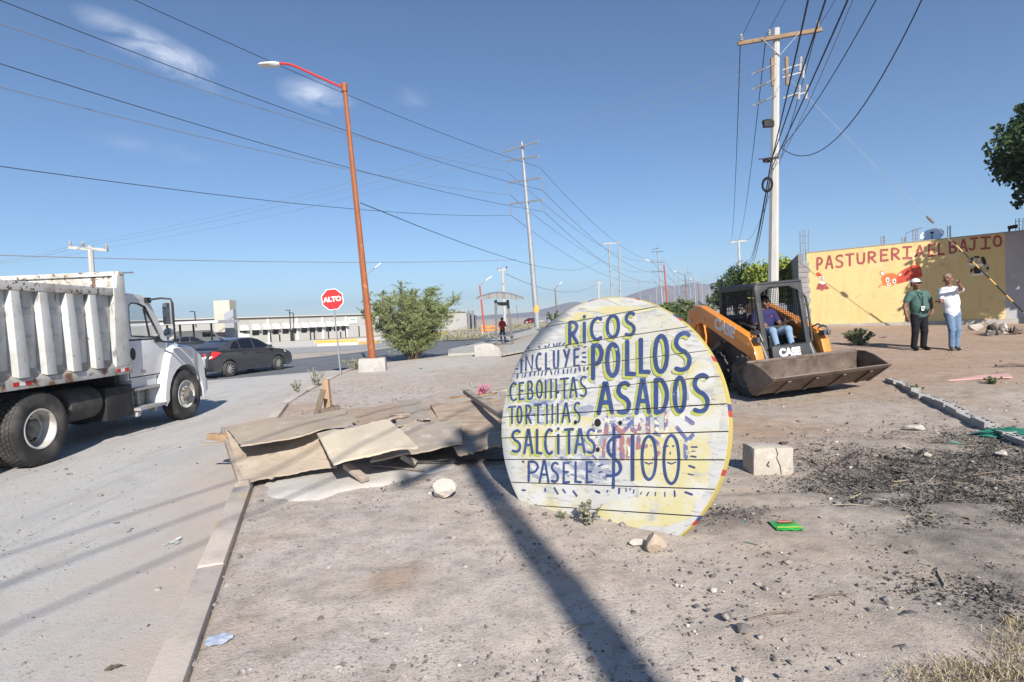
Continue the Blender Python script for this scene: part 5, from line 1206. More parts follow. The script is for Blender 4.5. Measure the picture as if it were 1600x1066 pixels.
# ------------------------------------------------------------------ loose stuff on the ground
def scatter_stones():
    r = np.random.default_rng(11); base = []
    for s in range(6):
        bm = bmesh.new(); bmesh.ops.create_icosphere(bm, subdivisions=1, radius=1.0)
        for v in bm.verts: v.co = v.co * (1 + r.normal() * .22)
        base.append((np.array([v.co for v in bm.verts]), [tuple(q.index for q in f.verts) for f in bm.faces])); bm.free()
    V, Fc = [], []; n = 0; N = 24000
    ys = 1.3 + (r.random(N) ** 1.7) * 14; xs = (r.random(N) * 2 - 1) * (ys * 1.0 + .4)
    for x, y in zip(xs, ys):
        street_ = x < float(xb(y)) - .2
        if -.3 < x - float(xb(y)) + .05 < .05: continue
        if street_ and r.random() < .72: continue
        if x > 6 and y > 9 and r.random() < .7: continue
        s = min(.03, .0040 * math.exp(abs(r.normal()) * .72)) * (.75 + y * .035)
        bv, bf = base[r.integers(6)]; a = r.uniform(0, 6.28); ca, sa = math.cos(a), math.sin(a)
        q = bv * np.array([s * r.uniform(.8, 1.5), s, s * r.uniform(.45, .8)]); q = np.stack([q[:, 0] * ca - q[:, 1] * sa, q[:, 0] * sa + q[:, 1] * ca, q[:, 2]], 1)
        z0 = ROADZ if street_ else hgt(x, y); V.append(q + np.array([x, y, z0 + s * .2])); Fc += [tuple(i + n for i in f) for f in bf]; n += len(bv)
    me = bpy.data.meshes.new('gravel'); me.from_pydata(np.concatenate(V).tolist(), [], Fc); me.materials.append(stonemat)
    o = bpy.data.objects.new('gravel', me); COL.objects.link(o); o['kind'] = 'stuff'
scatter_stones()
def scatter_flakes(name, mats, centres, n, ln, wd, zr, seed, tilt=.5):
    r = np.random.default_rng(seed); C = []
    w = np.array([c[3] for c in centres], float); w /= w.sum()
    for (c, sx, sy, _), k in zip(centres, (w * n).astype(int)):
        q = r.normal(size=(k, 2)) * np.array([sx, sy]) * .74 + np.array([c.x, c.y]); q += .12 * np.stack([np.sin(q[:, 1] * 9), np.cos(q[:, 0] * 8)], 1) * min(1, sx)
        z = np.array([hgt(a, b_) for a, b_ in q]) + np.abs(r.normal(size=k)) * zr + .004; C.append(np.column_stack([q, z]))
    C = np.concatenate(C); m = len(C); u = rdir(r, m); u[:, 2] *= tilt; u /= np.linalg.norm(u, axis=1, keepdims=True); v = np.cross(u, rdir(r, m)); v /= np.linalg.norm(v, axis=1, keepdims=True)
    s = np.exp(r.normal(size=(m, 1)) * .5)
    return quads_obj(name, C, u * ln * s, v * wd * s, mats, r.integers(len(mats), size=m), kind='stuff')
scatter_flakes('charred_debris', [char, char, char, M('grey_ash', (.13, .125, .12), .95)], [(c, sx, sy, sx * sy) for c, sx, sy in SOOT], 34000, .0062, .0028, .004, 21, .55)
scatter_flakes('straw_litter', [straw, wood_grey], [(c, sx * 1.25, sy * 1.25, sx * sy) for c, sx, sy in SOOT[1:]], 1500, .020, .0013, .008, 22, .3)
def grass_patch(name, centres, n, h, w, mats, seed, lean=.55):
    r = np.random.default_rng(seed); C, U, V = [], [], []
    for (c, sx, sy, f) in centres:
        k = int(n * f); q = r.normal(size=(k, 2)) * np.array([sx, sy]) * .6 + np.array([c.x, c.y]); d = r.normal(size=(k, 3)); d[:, 2] = np.abs(d[:, 2]) + 1.0 / max(lean, .05) * .5; d /= np.linalg.norm(d, axis=1, keepdims=True)
        L = h * r.uniform(.5, 1.2, (k, 1)); z = np.array([hgt(a, b_) for a, b_ in q]); C.append(np.column_stack([q, z]) + d * L * .5); U.append(d * L * .5); s = np.cross(d, rdir(r, k)); V.append(s / np.linalg.norm(s, axis=1, keepdims=True) * w)
    C, U, V = map(np.concatenate, (C, U, V)); return quads_obj(name, C, U, V, mats, r.integers(len(mats), size=len(C)), kind='stuff')
grass_patch('dry_grass', [(G(1560, 1062), .28, .12, .45), (G(1590, 1020), .14, .12, .2), (G(1600, 985), .10, .1, .12), (G(1450, 1066), .12, .07, .08), (G(1410, 628), .5, .25, .1), (G(1330, 640), .6, .25, .05)], 2600, .055, .0014, [straw, wood_grey, M('fresh_straw', (.46, .37, .23), .9), M('green_blade', (.25, .225, .12), .85)], 31, 2.2)
grass_patch('roadside_grass', [(P(812, 507, 95), 4, 5, .3), (P(770, 512, 80), 5, 5, .3), (P(715, 527, 50), 2.2, 1.5, .2), (P(845, 504, 110), 5, 5, .2)], 2600, .55, .03, [M('tan_grass', (.36, .315, .22), .9), M('olive_grass', (.22, .22, .13), .9)], 33, .8)
# ================================================================== painted wall building
BA, BB = Vector((12.05, 22.8, 0)), Vector((17.5, 20.2, 0)); BD = (BB - BA).normalized(); BN = Vector((BD.y, -BD.x, 0))
if BN.y > 0: BN = -BN
def wp(x, y): return plane_hit(x, y, BA, BN)
def wuv(x, y):
    q = wp(x, y) - BA; return Vector((q.dot(BD), q.z))
t = thing('painted_building', 'low block building with a yellow front wall painted with maroon lettering', 'building', BA + Vector((0, 0, .7)))
bo = Vector(t.location)
def w3(s, z, out=0.0): return BA + BD * s + Vector((0, 0, z)) + BN * out - bo
wall_y = M('wall_yellow', (.66, .50, .235), .85, [((.61, .455, .205), .8, .42, .65), ((.70, .56, .32), 1.6, .55, .75), ((.52, .37, .17), 7, .66, .76, 8), ((.55, .40, .19), 1.4, .55, .72, 8, (4, 4, .35)), ((.50, .39, .24), 3.5, .60, .70, 9)], [(1.2, .25, .05), (5, .2, .02), (30, .2, .01)], spec=.15)
wall_g = M('wall_grey_plaster', (.40, .385, .40), .9, [((.34, .33, .345), 1.2, .45, .7), ((.47, .45, .45), 4, .58, .74)], [(25, .2, .01)], spec=.1)
cmu = M('bare_block', (.33, .315, .30), .95, [((.25, .235, .225), 2.5, .45, .7), ((.42, .40, .37), 9, .58, .74)], [(30, .4, .015)], spec=.1)
tl, tr = wuv(1259, 396), wuv(1571, 364); tr2 = wuv(1660, 354.5)
zt = lambda s: tl.y + (tr.y - tl.y) * (s - tl.x) / (tr.x - tl.x)
sl, sr = wuv(1262, 480).x, wuv(1571, 440).x
def wall_part(name, s0, s1, z0, z1a, z1b, o0, o1, mat):
    b = MB(); q = [w3(s, z, o_) for o_ in (o0, o1) for s, z in ((s0, z0), (s1, z0), (s1, z1b), (s0, z1a))]
    b.add(q, [(3, 2, 1, 0), (4, 5, 6, 7), (0, 1, 5, 4), (1, 2, 6, 5), (2, 3, 7, 6), (3, 0, 4, 7)]); return part(b, name, mat, t, smooth=0)
wall_part('yellow_wall', sl, sr, .86, zt(sl), zt(sr), 0, -.2, wall_y)
wall_part('grey_wall', sr + .002, sr + 9, .8, zt(sr), zt(sr + 9), -.004, -.2, wall_g)
wall_part('footing', sl, sr + 9, .3, .859, .859, .035, -.2, M('stained_footing', (.40, .36, .33), .95, [((.30, .27, .25), 3, .45, .65), ((.52, .48, .44), 6, .55, .7)], [(20, .5, .02)]))
b = MB(); q = [w3(s, zt(s) + dz, o_) for o_ in (.015, -.24) for s, dz in ((sl - .02, .001), (sr + 9, .001), (sr + 9, .04), (sl - .02, .035))]
b.add(q, [(3, 2, 1, 0), (4, 5, 6, 7), (0, 1, 5, 4), (1, 2, 6, 5), (2, 3, 7, 6), (3, 0, 4, 7)]); part(b, 'coping', M('coping_dark', (.30, .28, .26), .9), t, smooth=0)
b = MB(); r = random.Random(5)
for k in range(15):                                     # unplastered block quoins at the corner
    z0 = .3 + k * .205; z1 = z0 + .195; wd_ = .20 + (.17 if k % 2 else 0) * r.uniform(.6, 1)
    if z1 > zt(sl): break
    b.add([w3(s, z, o_) for o_ in (.012 + r.uniform(0, .012), -.24) for s, z in ((sl - .30, z0), (sl + wd_ * .35, z0), (sl + wd_ * .35 + r.uniform(-.03, .03), z1), (sl - .30, z1))], [(3, 2, 1, 0), (4, 5, 6, 7), (0, 1, 5, 4), (1, 2, 6, 5), (2, 3, 7, 6), (3, 0, 4, 7)])
part(b, 'block_corner', cmu, t, bevel=.012)
e0 = w3(sl - .30, 0, -.0); e1 = P(1229, 470, 29.8) - bo; e1.z = 0
b = MB(); nn = Vector((e1.y - e0.y, -(e1.x - e0.x), 0)).normalized()
z0, z1 = .0 - bo.z, 3.72 - bo.z
b.add([(p.x, p.y, z) for z in (z0, z1) for p in (e0, e1, e1 + nn * .18, e0 + nn * .18)], [(3, 2, 1, 0), (4, 5, 6, 7), (0, 1, 5, 4), (1, 2, 6, 5), (2, 3, 7, 6), (3, 0, 4, 7)])
part(b, 'side_wall', M('side_block_wall', (.23, .225, .22), .95, [((.18, .175, .17), 3, .45, .7)], [(20, .4, .02)]), t, smooth=0)
b = MB(); q0, q1 = w3(sl, 0, -.25), w3(sr + 9, 0, -.25); bk = -BN * 6
b.add([(p.x, p.y, z) for z in (3.2 - bo.z, 3.4 - bo.z) for p in (q0, q1, q1 + bk, q0 + bk)], [(3, 2, 1, 0), (4, 5, 6, 7), (0, 1, 5, 4), (1, 2, 6, 5), (2, 3, 7, 6), (3, 0, 4, 7)]); part(b, 'roof', cmu, t, smooth=0)
def wall_paint(items, out, mat, name):
    b = MB()
    for poly, lift in items:
        b.add([w3(wuv(*p).x, wuv(*p).y - 0, out + lift) for p in poly], [tuple(range(len(poly)))])
    return part(b, name, mat, t, smooth=0)
K5 = lambda x, y: (1240 + x * .11257, 360 + y * .11257)
K6 = lambda x, y: (1420 + x * .11257, 340 + y * .11257)
maroon = M('wall_maroon', (.33, .080, .075), .85, [((.40, .14, .12), 4, .5, .7)])
items = []
for zf, chs in ((K5, [('P', 325, 388, 400, 545), ('A', 452, 365, 540, 530), ('S', 590, 352, 682, 512), ('T', 728, 335, 832, 492), ('U', 882, 318, 985, 462), ('R', 1035, 305, 1145, 452), ('E', 1205, 275, 1312, 425), ('R', 1358, 258, 1470, 410), ('Z', 1520, 238, 1635, 390)]),
                (K6, [('A', 100, 400, 205, 545), ('E', 270, 378, 372, 530), ('L', 410, 358, 492, 515), ('B', 562, 340, 660, 490), ('A', 712, 315, 805, 470), ('J', 838, 292, 955, 448), ('Z', 1005, 280, 1130, 432), ('O', 1180, 262, 1285, 400)])):
    for ch, x0, y0, x1, y1 in chs:
        for si, (pts, cl) in enumerate(glyph_strokes(ch, x0, y0, x1, y1, .06)):
            for q in strip_polys([zf(p[0] + rng.uniform(-2, 2), p[1] + rng.uniform(-2, 2)) for p in pts], 3.4, cl, .10): items.append((q, si * .0006))
wall_paint(items, .004, maroon, 'wall_lettering')
def ell(x, y, rx, ry, a=0, n=18): return [(x + rx * math.cos(2 * math.pi * i / n) * math.cos(a) - ry * math.sin(2 * math.pi * i / n) * math.sin(a), y + rx * math.cos(2 * math.pi * i / n) * math.sin(a) + ry * math.sin(2 * math.pi * i / n) * math.cos(a)) for i in range(n)]
def mural(polys, zf, out, mat, name): wall_paint([([zf(*p) for p in pl], i * .0006) for i, pl in enumerate(polys)], out, mat, name)
m_or = M('mural_orange', (.60, .17, .06), .85); m_rd = M('mural_red', (.50, .075, .045), .85); m_bk = M('mural_black', (.035, .028, .022), .85); m_bg = M('mural_beige', (.50, .38, .24), .85); m_wh = M('mural_white', (.78, .76, .72), .85)
# a painted hen, a painted red calf, a painted puppy: plain farm animals
mural([[(340, 735), (390, 745), (435, 715), (455, 760), (497, 802), (470, 822), (430, 818), (395, 845), (360, 822), (312, 822)]], K5, .004, maroon, 'hen_body')
mural([ell(345, 610, 34, 26, .4), ell(372, 625, 22, 18)], K5, .004, m_rd, 'hen_comb')
mural([ell(385, 660, 36, 20, .1), [(362, 705), (440, 705), (440, 742), (400, 752), (370, 732)]], K5, .006, m_wh, 'hen_face')
mural([ell(392, 658, 12, 10)], K5, .0085, m_bk, 'hen_eye')
mural([[(1420, 650), (1450, 600), (1510, 555), (1570, 520), (1640, 490), (1700, 478), (1745, 490), (1770, 530), (1785, 590), (1788, 640), (1750, 655), (1690, 662), (1640, 688), (1560, 712), (1490, 735), (1430, 745)], [(1700, 480), (1690, 420), (1712, 430), (1725, 480)]], K5, .004, m_rd, 'calf_body')
mural([[(1212, 665), (1245, 625), (1300, 600), (1380, 592), (1430, 615), (1440, 690), (1410, 750), (1340, 780), (1275, 765), (1230, 755), (1170, 810), (1190, 765), (1240, 740)]], K5, .0065, m_or, 'calf_head')
mural([[(1195, 575), (1240, 570), (1285, 600), (1240, 640), (1210, 620)], [(1430, 620), (1470, 585), (1510, 590), (1490, 640), (1445, 650)]], K5, .006, m_or, 'calf_ears')
mural([[(1208, 585), (1240, 580), (1270, 602), (1238, 628), (1218, 612)], ell(1305, 688, 26, 36), ell(1398, 705, 26, 34), ell(1325, 752, 32, 20), [(1455, 625), (1480, 600), (1500, 605), (1485, 632)]], K5, .0085, m_wh, 'calf_white')
mural([ell(1308, 692, 11, 15), ell(1402, 710, 11, 15), ell(1328, 748, 12, 9)], K5, .012, m_bk, 'calf_eyes')
mural([ell(948, 610, 70, 62), ell(1070, 700, 50, 60)], K6, .004, m_bg, 'puppy_face')
mural([ell(872, 600, 24, 50, .25), ell(1040, 600, 30, 62, -.35), ell(945, 548, 45, 14), ell(952, 728, 58, 58), ell(1095, 705, 18, 22), ell(925, 630, 14, 10), ell(870, 735, 16, 34, .3)], K6, .0065, m_bk, 'puppy_black')
mural([ell(910, 598, 16, 20), ell(975, 595, 14, 18), [(835, 632), (1030, 645), (1030, 672), (1005, 682), (860, 665), (828, 652)], [(875, 790), (1100, 762), (1102, 780), (880, 815)]], K6, .009, m_wh, 'puppy_white')
mural([ell(912, 600, 7, 9), ell(973, 597, 6, 8)], K6, .0125, m_bk, 'puppy_eyes')
# bare reinforcing steel standing out of the roof
rust = M('rebar_rust', (.20, .13, .10), .85)
for (x, y0, y1, w_, back, nb_) in ((1257, 398, 359, 13, -.1, 4), (1381, 382, 368, 6, -.1, 3), (1434, 375, 356, 6, -.4, 3), (1416, 377, 369, 5, -.4, 3), (1487, 370, 351, 6, -.3, 3), (1596, 360, 340, 9, -.2, 4)):
    b = MB(); o_ = wp(x, y0) + BN * back - bo; top_ = wp(x, y1) + BN * back - bo; hw = (wp(x + w_ / 2, y0) - wp(x, y0)).dot(BD)
    for k in range(nb_):
        f = -1 + 2 * k / (nb_ - 1); d = BD * hw * f + BN * (.06 if k % 2 else -.06)
        b.beam(o_ + d - Vector((0, 0, .25)), Vector((o_.x, o_.y, top_.z)) + d + BD * r.uniform(-.02, .02), .016, .016)
    for k in range(3):
        zz = o_.z + (top_.z - o_.z) * (k + .6) / 3.4; b.beam(Vector((o_.x, o_.y, zz)) - BD * hw, Vector((o_.x, o_.y, zz)) + BD * hw, .01, .01)
    part(b, 'rebar_column', rust, t, smooth=0)
b = MB(); b.tube([wp(1418, 376) - BN * .4 - bo, wp(1419, 363) - BN * .4 - bo, wp(1432, 357) - BN * .4 - bo, wp(1445, 354) - BN * .4 - bo], .012, 5); part(b, 'bent_rod', rust, t)
b = MB(); b.tube([wp(1578, 362) - BN * .1 - bo, wp(1580, 354) - BN * .1 - bo], .03, 5); b.beam(wp(1577, 355.5) - BN * .1 - bo, wp(1591, 353) - BN * .1 - bo, .12, .12); part(b, 'roof_vent', dirtyblack, t)
# satellite dish on the roof
c = wp(1466, 366) - BN * .9; td = thing('satellite_dish', 'pale satellite dish standing on the roof above the lettering', 'satellite dish', Vector((c.x, c.y, 3.4)))
b = MB(); b.lathe((0, 0, c.z - 3.4), BN * .55 + Vector((-.3, 0, .75)), [(.09, .38), (.055, .33), (.02, .2), (0, .01)], 22); part(b, 'dish', M('dish_white', (.74, .80, .84), .5), td)
b = MB(); b.cyl((0, .05, 0), (0, .05, c.z - 3.45), .03); b.tube([Vector((0, 0, c.z - 3.75)), Vector(BN * .35) + Vector((-.1, 0, c.z - 3.3))], .015); b.box(Vector(BN * .37) + Vector((-.1, 0, c.z - 3.28)), (.07, .07, .07)); part(b, 'mount', dirtyblack, td)

# ================================================================== cars
def wheel_car(parent, c, r, w, sgn, rimm, spokes=10):
    c = Vector(c); wr = bpy.data.objects.new('wheel', None); COL.objects.link(wr); wr.parent = parent; wr.location = c
    b = MB(); b.lathe((0, 0, 0), (sgn, 0, 0), [(-w / 2, r * .62), (-w / 2, r * .9), (-w * .38, r), (w * .38, r), (w / 2, r * .9), (w / 2, r * .66)], 28); part(b, 'tyre', rubber, wr)
    b = MB(); b.lathe((0, 0, 0), (sgn, 0, 0), [(w / 2 - .01, r * .67), (w / 2 - .005, r * .60), (w * .12, r * .56), (w * .10, .01)], 28, 1)
    for k in range(spokes):
        a = 2 * math.pi * k / spokes; d = Vector((0, math.cos(a), math.sin(a))); b.beam(Vector((sgn * (w / 2 - .02), 0, 0)) + d * .03, Vector((sgn * (w / 2 - .015), 0, 0)) + d * r * .61, r * .10, .02, (1, 0, 0))
    b.lathe((0, 0, 0), (sgn, 0, 0), [(w * .1, r * .17), (w / 2 - .002, r * .17), (w / 2, .01)], 12); part(b, 'rim', [rimm, black], wr)
def sedan(label, loc, rz, paint, rimm, group=None, scale=1.0, glassm=None):
    t = thing('car', label, 'car', loc, rz, group); t.scale = (scale,) * 3; gm = glassm or darkglass
    ar = lambda yc: [(yc + .375 * math.cos(R(a)), .31 + .375 * math.sin(R(a))) for a in range(180, -1, -20)]
    low = [(-2.16, .26), (-2.235, .45), (-2.25, .62), (-2.19, .86), (-2.15, 1.0), (-1.98, 1.045), (-1.62, 1.05), (.98, .985), (1.45, .925), (1.95, .80), (2.16, .68), (2.225, .50), (2.20, .30), (2.05, .20)]
    arches = [(1.69, .22)] + ar(1.30)[::-1] + [(.92, .2), (-.9, .2)] + ar(-1.30)[::-1] + [(-1.7, .22)]
    body = low + arches
    yc, zc = 0, .6
    def rr(x, f): return [(x, p[0] * f if abs(p[0]) > 1.9 else p[0], p[1] if p[1] > .9 else p[1]) for p in body]
    def taper(x, k):   # round the plan view at nose and tail, tuck the flanks
        return [(x * (1 - .10 * max(0, (abs(y) - 1.55) / .7) ** 1.5 - (.055 if z > .97 else 0) - (.03 if z < .3 else 0)) * k, y, z) for y, z in body]
    b = MB(); b.loft([taper(-.845, .975), taper(-.845, 1), taper(.845, 1), taper(.845, .975)]); part(b, 'body', paint, t, smooth=34, bevel=.012)
    b = MB(); b.px([(-1.66, .3), (-1.66, .62), (-.94, .62), (-.94, .3)], -.7, .7); b.px([(.94, .3), (.94, .62), (1.66, .62), (1.66, .3)], -.7, .7); part(b, 'wheel_well', black, t, smooth=0)
    gh = [(-1.72, 1.03, .74), (-1.22, 1.30, .66), (-.82, 1.43, .60), (-.35, 1.495, .575), (.1, 1.485, .575), (.45, 1.40, .60), (.80, 1.20, .68), (1.14, 1.0, .76)]
    def gh_ring(y, z, w): return [(-min(.79, w + (z - 1.0) * .5 + .06), y, 1.0), (-w, y, z - .015), (-w * .8, y, z), (w * .8, y, z), (w, y, z - .015), (min(.79, w + (z - 1.0) * .5 + .06), y, 1.0)]
    b = MB(); b.loft([gh_ring(*q) for q in gh]); part(b, 'cabin', paint, t, smooth=45)
    def side_glass(yz, sgn, name):
        b = MB(); vs = []
        for y, z in yz:
            i = min(range(len(gh) - 1), key=lambda k: 0 if gh[k][0] <= y <= gh[k + 1][0] else 9); f = (y - gh[i][0]) / (gh[i + 1][0] - gh[i][0]); zt_, wt = gh[i][1] + (gh[i + 1][1] - gh[i][1]) * f, gh[i][2] + (gh[i + 1][2] - gh[i][2]) * f
            bot = min(.79, wt + (zt_ - 1) * .5 + .06); k = (z - 1.0) / max(.02, zt_ - .015 - 1.0); vs.append((sgn * (bot + (wt - bot) * k + .008), y, z))
        b.add(vs, [tuple(range(len(vs)))]); part(b, name, gm, t, smooth=0)
    for sgn in (1, -1):
        side_glass([(-1.18, 1.08), (-.70, 1.06), (-.70, 1.38), (-.92, 1.33)], sgn, 'quarter_window'); side_glass([(-.64, 1.06), (.02, 1.045), (.0, 1.44), (-.40, 1.44), (-.64, 1.40)], sgn, 'rear_window'); side_glass([(.09, 1.045), (.92, 1.02), (.52, 1.30), (.36, 1.39), (.08, 1.43)], sgn, 'front_window')
        b = MB(); b.box((sgn * .84, .82, 1.06), (.2, .12, .13)); part(b, 'wing_mirror', paint, t, bevel=.03)
        b = MB(); x = sgn * .80; b.loft([[(sgn * (.52 + .0), -2.19, .80), (sgn * .77, -2.02, .74), (sgn * .835, -1.70, .93), (sgn * .75, -1.93, 1.02), (sgn * .56, -2.175, .95)], [(sgn * .53, -2.245, .80), (sgn * .80, -2.06, .74), (sgn * .85, -1.66, .955), (sgn * .79, -1.93, 1.03), (sgn * .56, -2.21, .96)]]); part(b, 'tail_light', redlens, t)
        b = MB(); b.loft([[(sgn * .60, -2.22, .79), (sgn * .74, -2.12, .76), (sgn * .77, -2.02, .84), (sgn * .63, -2.2, .86)], [(sgn * .60, -2.255, .79), (sgn * .765, -2.14, .76), (sgn * .81, -2.03, .84), (sgn * .63, -2.235, .86)]]); part(b, 'reverse_light', whitelens, t)
        b = MB(); b.loft([[(sgn * .5, 2.12, .68), (sgn * .78, 1.75, .76), (sgn * .76, 1.72, .86), (sgn * .55, 1.97, .80)], [(sgn * .5, 2.19, .68), (sgn * .84, 1.78, .76), (sgn * .80, 1.70, .88), (sgn * .55, 2.0, .83)]]); part(b, 'headlight', whitelens, t)
        for yh_ in (-.58, .14): b = MB(); b.box((sgn * .845, yh_, .90), (.03, .16, .03)); part(b, 'handle', paint, t, bevel=.008)
        for yc_ in (-1.30, 1.30): wheel_car(t, (sgn * .745, yc_, .31), .312, .20, sgn, rimm)
    b = MB(); b.add([(-.60, -1.66, 1.075), (.60, -1.66, 1.075), (.53, -.93, 1.412), (-.53, -.93, 1.412)], [(0, 1, 2, 3)]); part(b, 'back_glass', gm, t, smooth=0)
    b = MB(); b.add([(-.64, 1.06, 1.055), (.64, 1.06, 1.055), (.53, .53, 1.375), (-.53, .53, 1.375)], [(0, 1, 2, 3)]); part(b, 'windscreen', gm, t, smooth=0)
    b = MB(); b.box((0, -2.262, .70), (.52, .012, .16)); part(b, 'number_plate', whitepaint, t)
    b = MB(); b.box((.4, -2.24, .34), (1.2, .03, .14)); part(b, 'rear_bumper_trim', black, t)
    b = MB(); b.tube([(0, -.75, 1.45), (0, -.95, 1.50)], .03, 6); part(b, 'antenna', paint, t)
    return t
alloy = M('alloy_rim', (.50, .49, .47), .4, metal=.5)
grey_paint = M('grey_metallic_paint', (.095, .097, .110), .26, [((.12, .117, .11), 3, .5, .8)], metal=.5, spec=.5, coat=.5)
sedan('dark grey sedan driving away on the highway past the dump truck', (-11.3, 23.5, ROADZ + .008), R(-20), grey_paint, alloy)
sedan('dark car parked under the carport, half hidden by the sedan', (P(296, 540, 48).x, 48, -.15), R(-60), M('dark_blue_paint', (.02, .025, .035), .35, spec=.5), alloy)
q = P(831, 503, 118); sedan('small dark red car far off on the highway', (q.x, 118, -.1), R(-28), M('maroon_car', (.10, .015, .02), .35, spec=.5), alloy, 'cars far along the highway')
q = P(852, 501, 122); sedan('small silver car far off on the highway behind the steel pole', (q.x, 122, -.1), R(-30), M('silver_car', (.45, .47, .5), .3, spec=.5, metal=.3), alloy, 'cars far along the highway')
# white van under the carport
q = P(314, 536, 60); t = thing('van', 'white van parked under the carport beside the pylon', 'van', (q.x, 60, -.15), R(-62))
b = MB(); b.loft([[(x * k, y, z) for y, z in ((-2.3, .3), (-2.3, 1.75), (-2.1, 1.95), (1.1, 1.95), (1.7, 1.25), (2.3, 1.1), (2.4, .7), (2.35, .3))] for x, k in ((-.9, .96), (-.9, 1), (.9, 1), (.9, .96))]); part(b, 'body', whitepaint, t, smooth=30)
b = MB(); b.add([(.905, .2, 1.25), (.905, 1.45, 1.25), (.905, 1.0, 1.75), (.905, .2, 1.75)], [(0, 1, 2, 3)]); part(b, 'window', darkglass, t, smooth=0)
for x in (-.8, .8):
    for y in (-1.4, 1.5): wheel_car(t, (x, y, .33), .33, .22, 1 if x > 0 else -1, alloy, 5)
# orange road barrier far along the highway
q = P(766, 518, 68); t = thing('road_barrier', 'orange and white road barrier beyond the bus shelter', 'barrier', (q.x, 68, -.14)); b = MB()
for z in (.35, .75): b.bx(-1.1, 1.1, -.03, .03, z, z + .22, 0)
part(b, 'rail', M('barrier_orange', (.75, .25, .04), .6), t, smooth=0); b = MB()
for x in (-.9, .9): b.bx(x - .04, x + .04, -.3, .3, 0, .05); b.bx(x - .04, x + .04, .031, .1, 0, 1.05)
part(b, 'stand', whitepaint, t, smooth=0)
# ================================================================== dump truck
def truck_wheel(parent, c, sgn, dual=False, front=False, steer=0.0):
    c = Vector(c); r = .525; wr = bpy.data.objects.new('wheel', None); COL.objects.link(wr); wr.parent = parent; wr.location = c; wr.rotation_euler = (0, 0, steer)
    b = MB(); offs = [0] if not dual else [0, -sgn * .31]
    for o_ in offs:
        b.lathe((o_, 0, 0), (sgn, 0, 0), [(-.12, .30), (-.135, .40), (-.13, .47), (-.11, .507), (-.10, .511), (.10, .511), (.11, .507), (.13, .47), (.135, .40), (.128, .335), (.11, .295)], 44)
        for k in range(46):                    # tread lugs in four staggered rows
            for row, xx in enumerate((-.082, -.03, .03, .082)):
                a = 2 * math.pi * (k + .5 * (row % 2)) / 46; d = Vector((0, math.cos(a), math.sin(a)))
                b.beam(Vector((o_ + xx - .021, 0, 0)) + d * .516, Vector((o_ + xx + .021, 0, 0)) + d * .516, .048, .022, d)
    part(b, 'tyre', rubber, wr, smooth=35)
    b = MB()
    if front:
        b.lathe((0, 0, 0), (sgn, 0, 0), [(.11, .292), (.122, .285), (.118, .268), (.07, .255), (.06, .21), (.085, .17), (.10, .12), (.10, .0)], 36)
    else:
        b.lathe((0, 0, 0), (sgn, 0, 0), [(.11, .292), (.122, .285), (.118, .268), (.05, .258), (-.07, .25), (-.10, .22), (-.105, .0)], 36)
    part(b, 'rim', rimwhite, wr)
    b = MB()
    if front:
        b.lathe((0, 0, 0), (sgn, 0, 0), [(.09, .12), (.13, .115), (.145, .085), (.20, .08), (.215, .055), (.215, 0)], 20)
        for k in range(10):
            a = 2 * math.pi * k / 10; d = Vector((0, math.cos(a), math.sin(a))) * .142; b.cyl(d + Vector((sgn * .08, 0, 0)), d + Vector((sgn * .125, 0, 0)), .016, n=6)
    else:
        b.lathe((0, 0, 0), (sgn, 0, 0), [(-.104, .16), (-.02, .13), (.02, .12), (.03, .07), (.03, 0)], 20)
        for k in range(10):
            a = 2 * math.pi * k / 10; d = Vector((0, math.cos(a), math.sin(a))) * .185; b.cyl(d + Vector((-sgn * .10, 0, 0)), d + Vector((-sgn * .06, 0, 0)), .017, n=6)
    part(b, 'hub', M('dusty_hub', (.20, .18, .16), .75, [((.10, .09, .08), 6, .5, .65)]), wr)
    if not front:
        b = MB()
        for k in range(5):
            a = 2 * math.pi * (k + .3) / 5; d = Vector((0, math.cos(a), math.sin(a))) * .215; b.cyl(d + Vector((-sgn * .098, 0, 0)), d + Vector((-sgn * .09, 0, 0)), .034, n=12)
        part(b, 'vent_hole', black, wr)
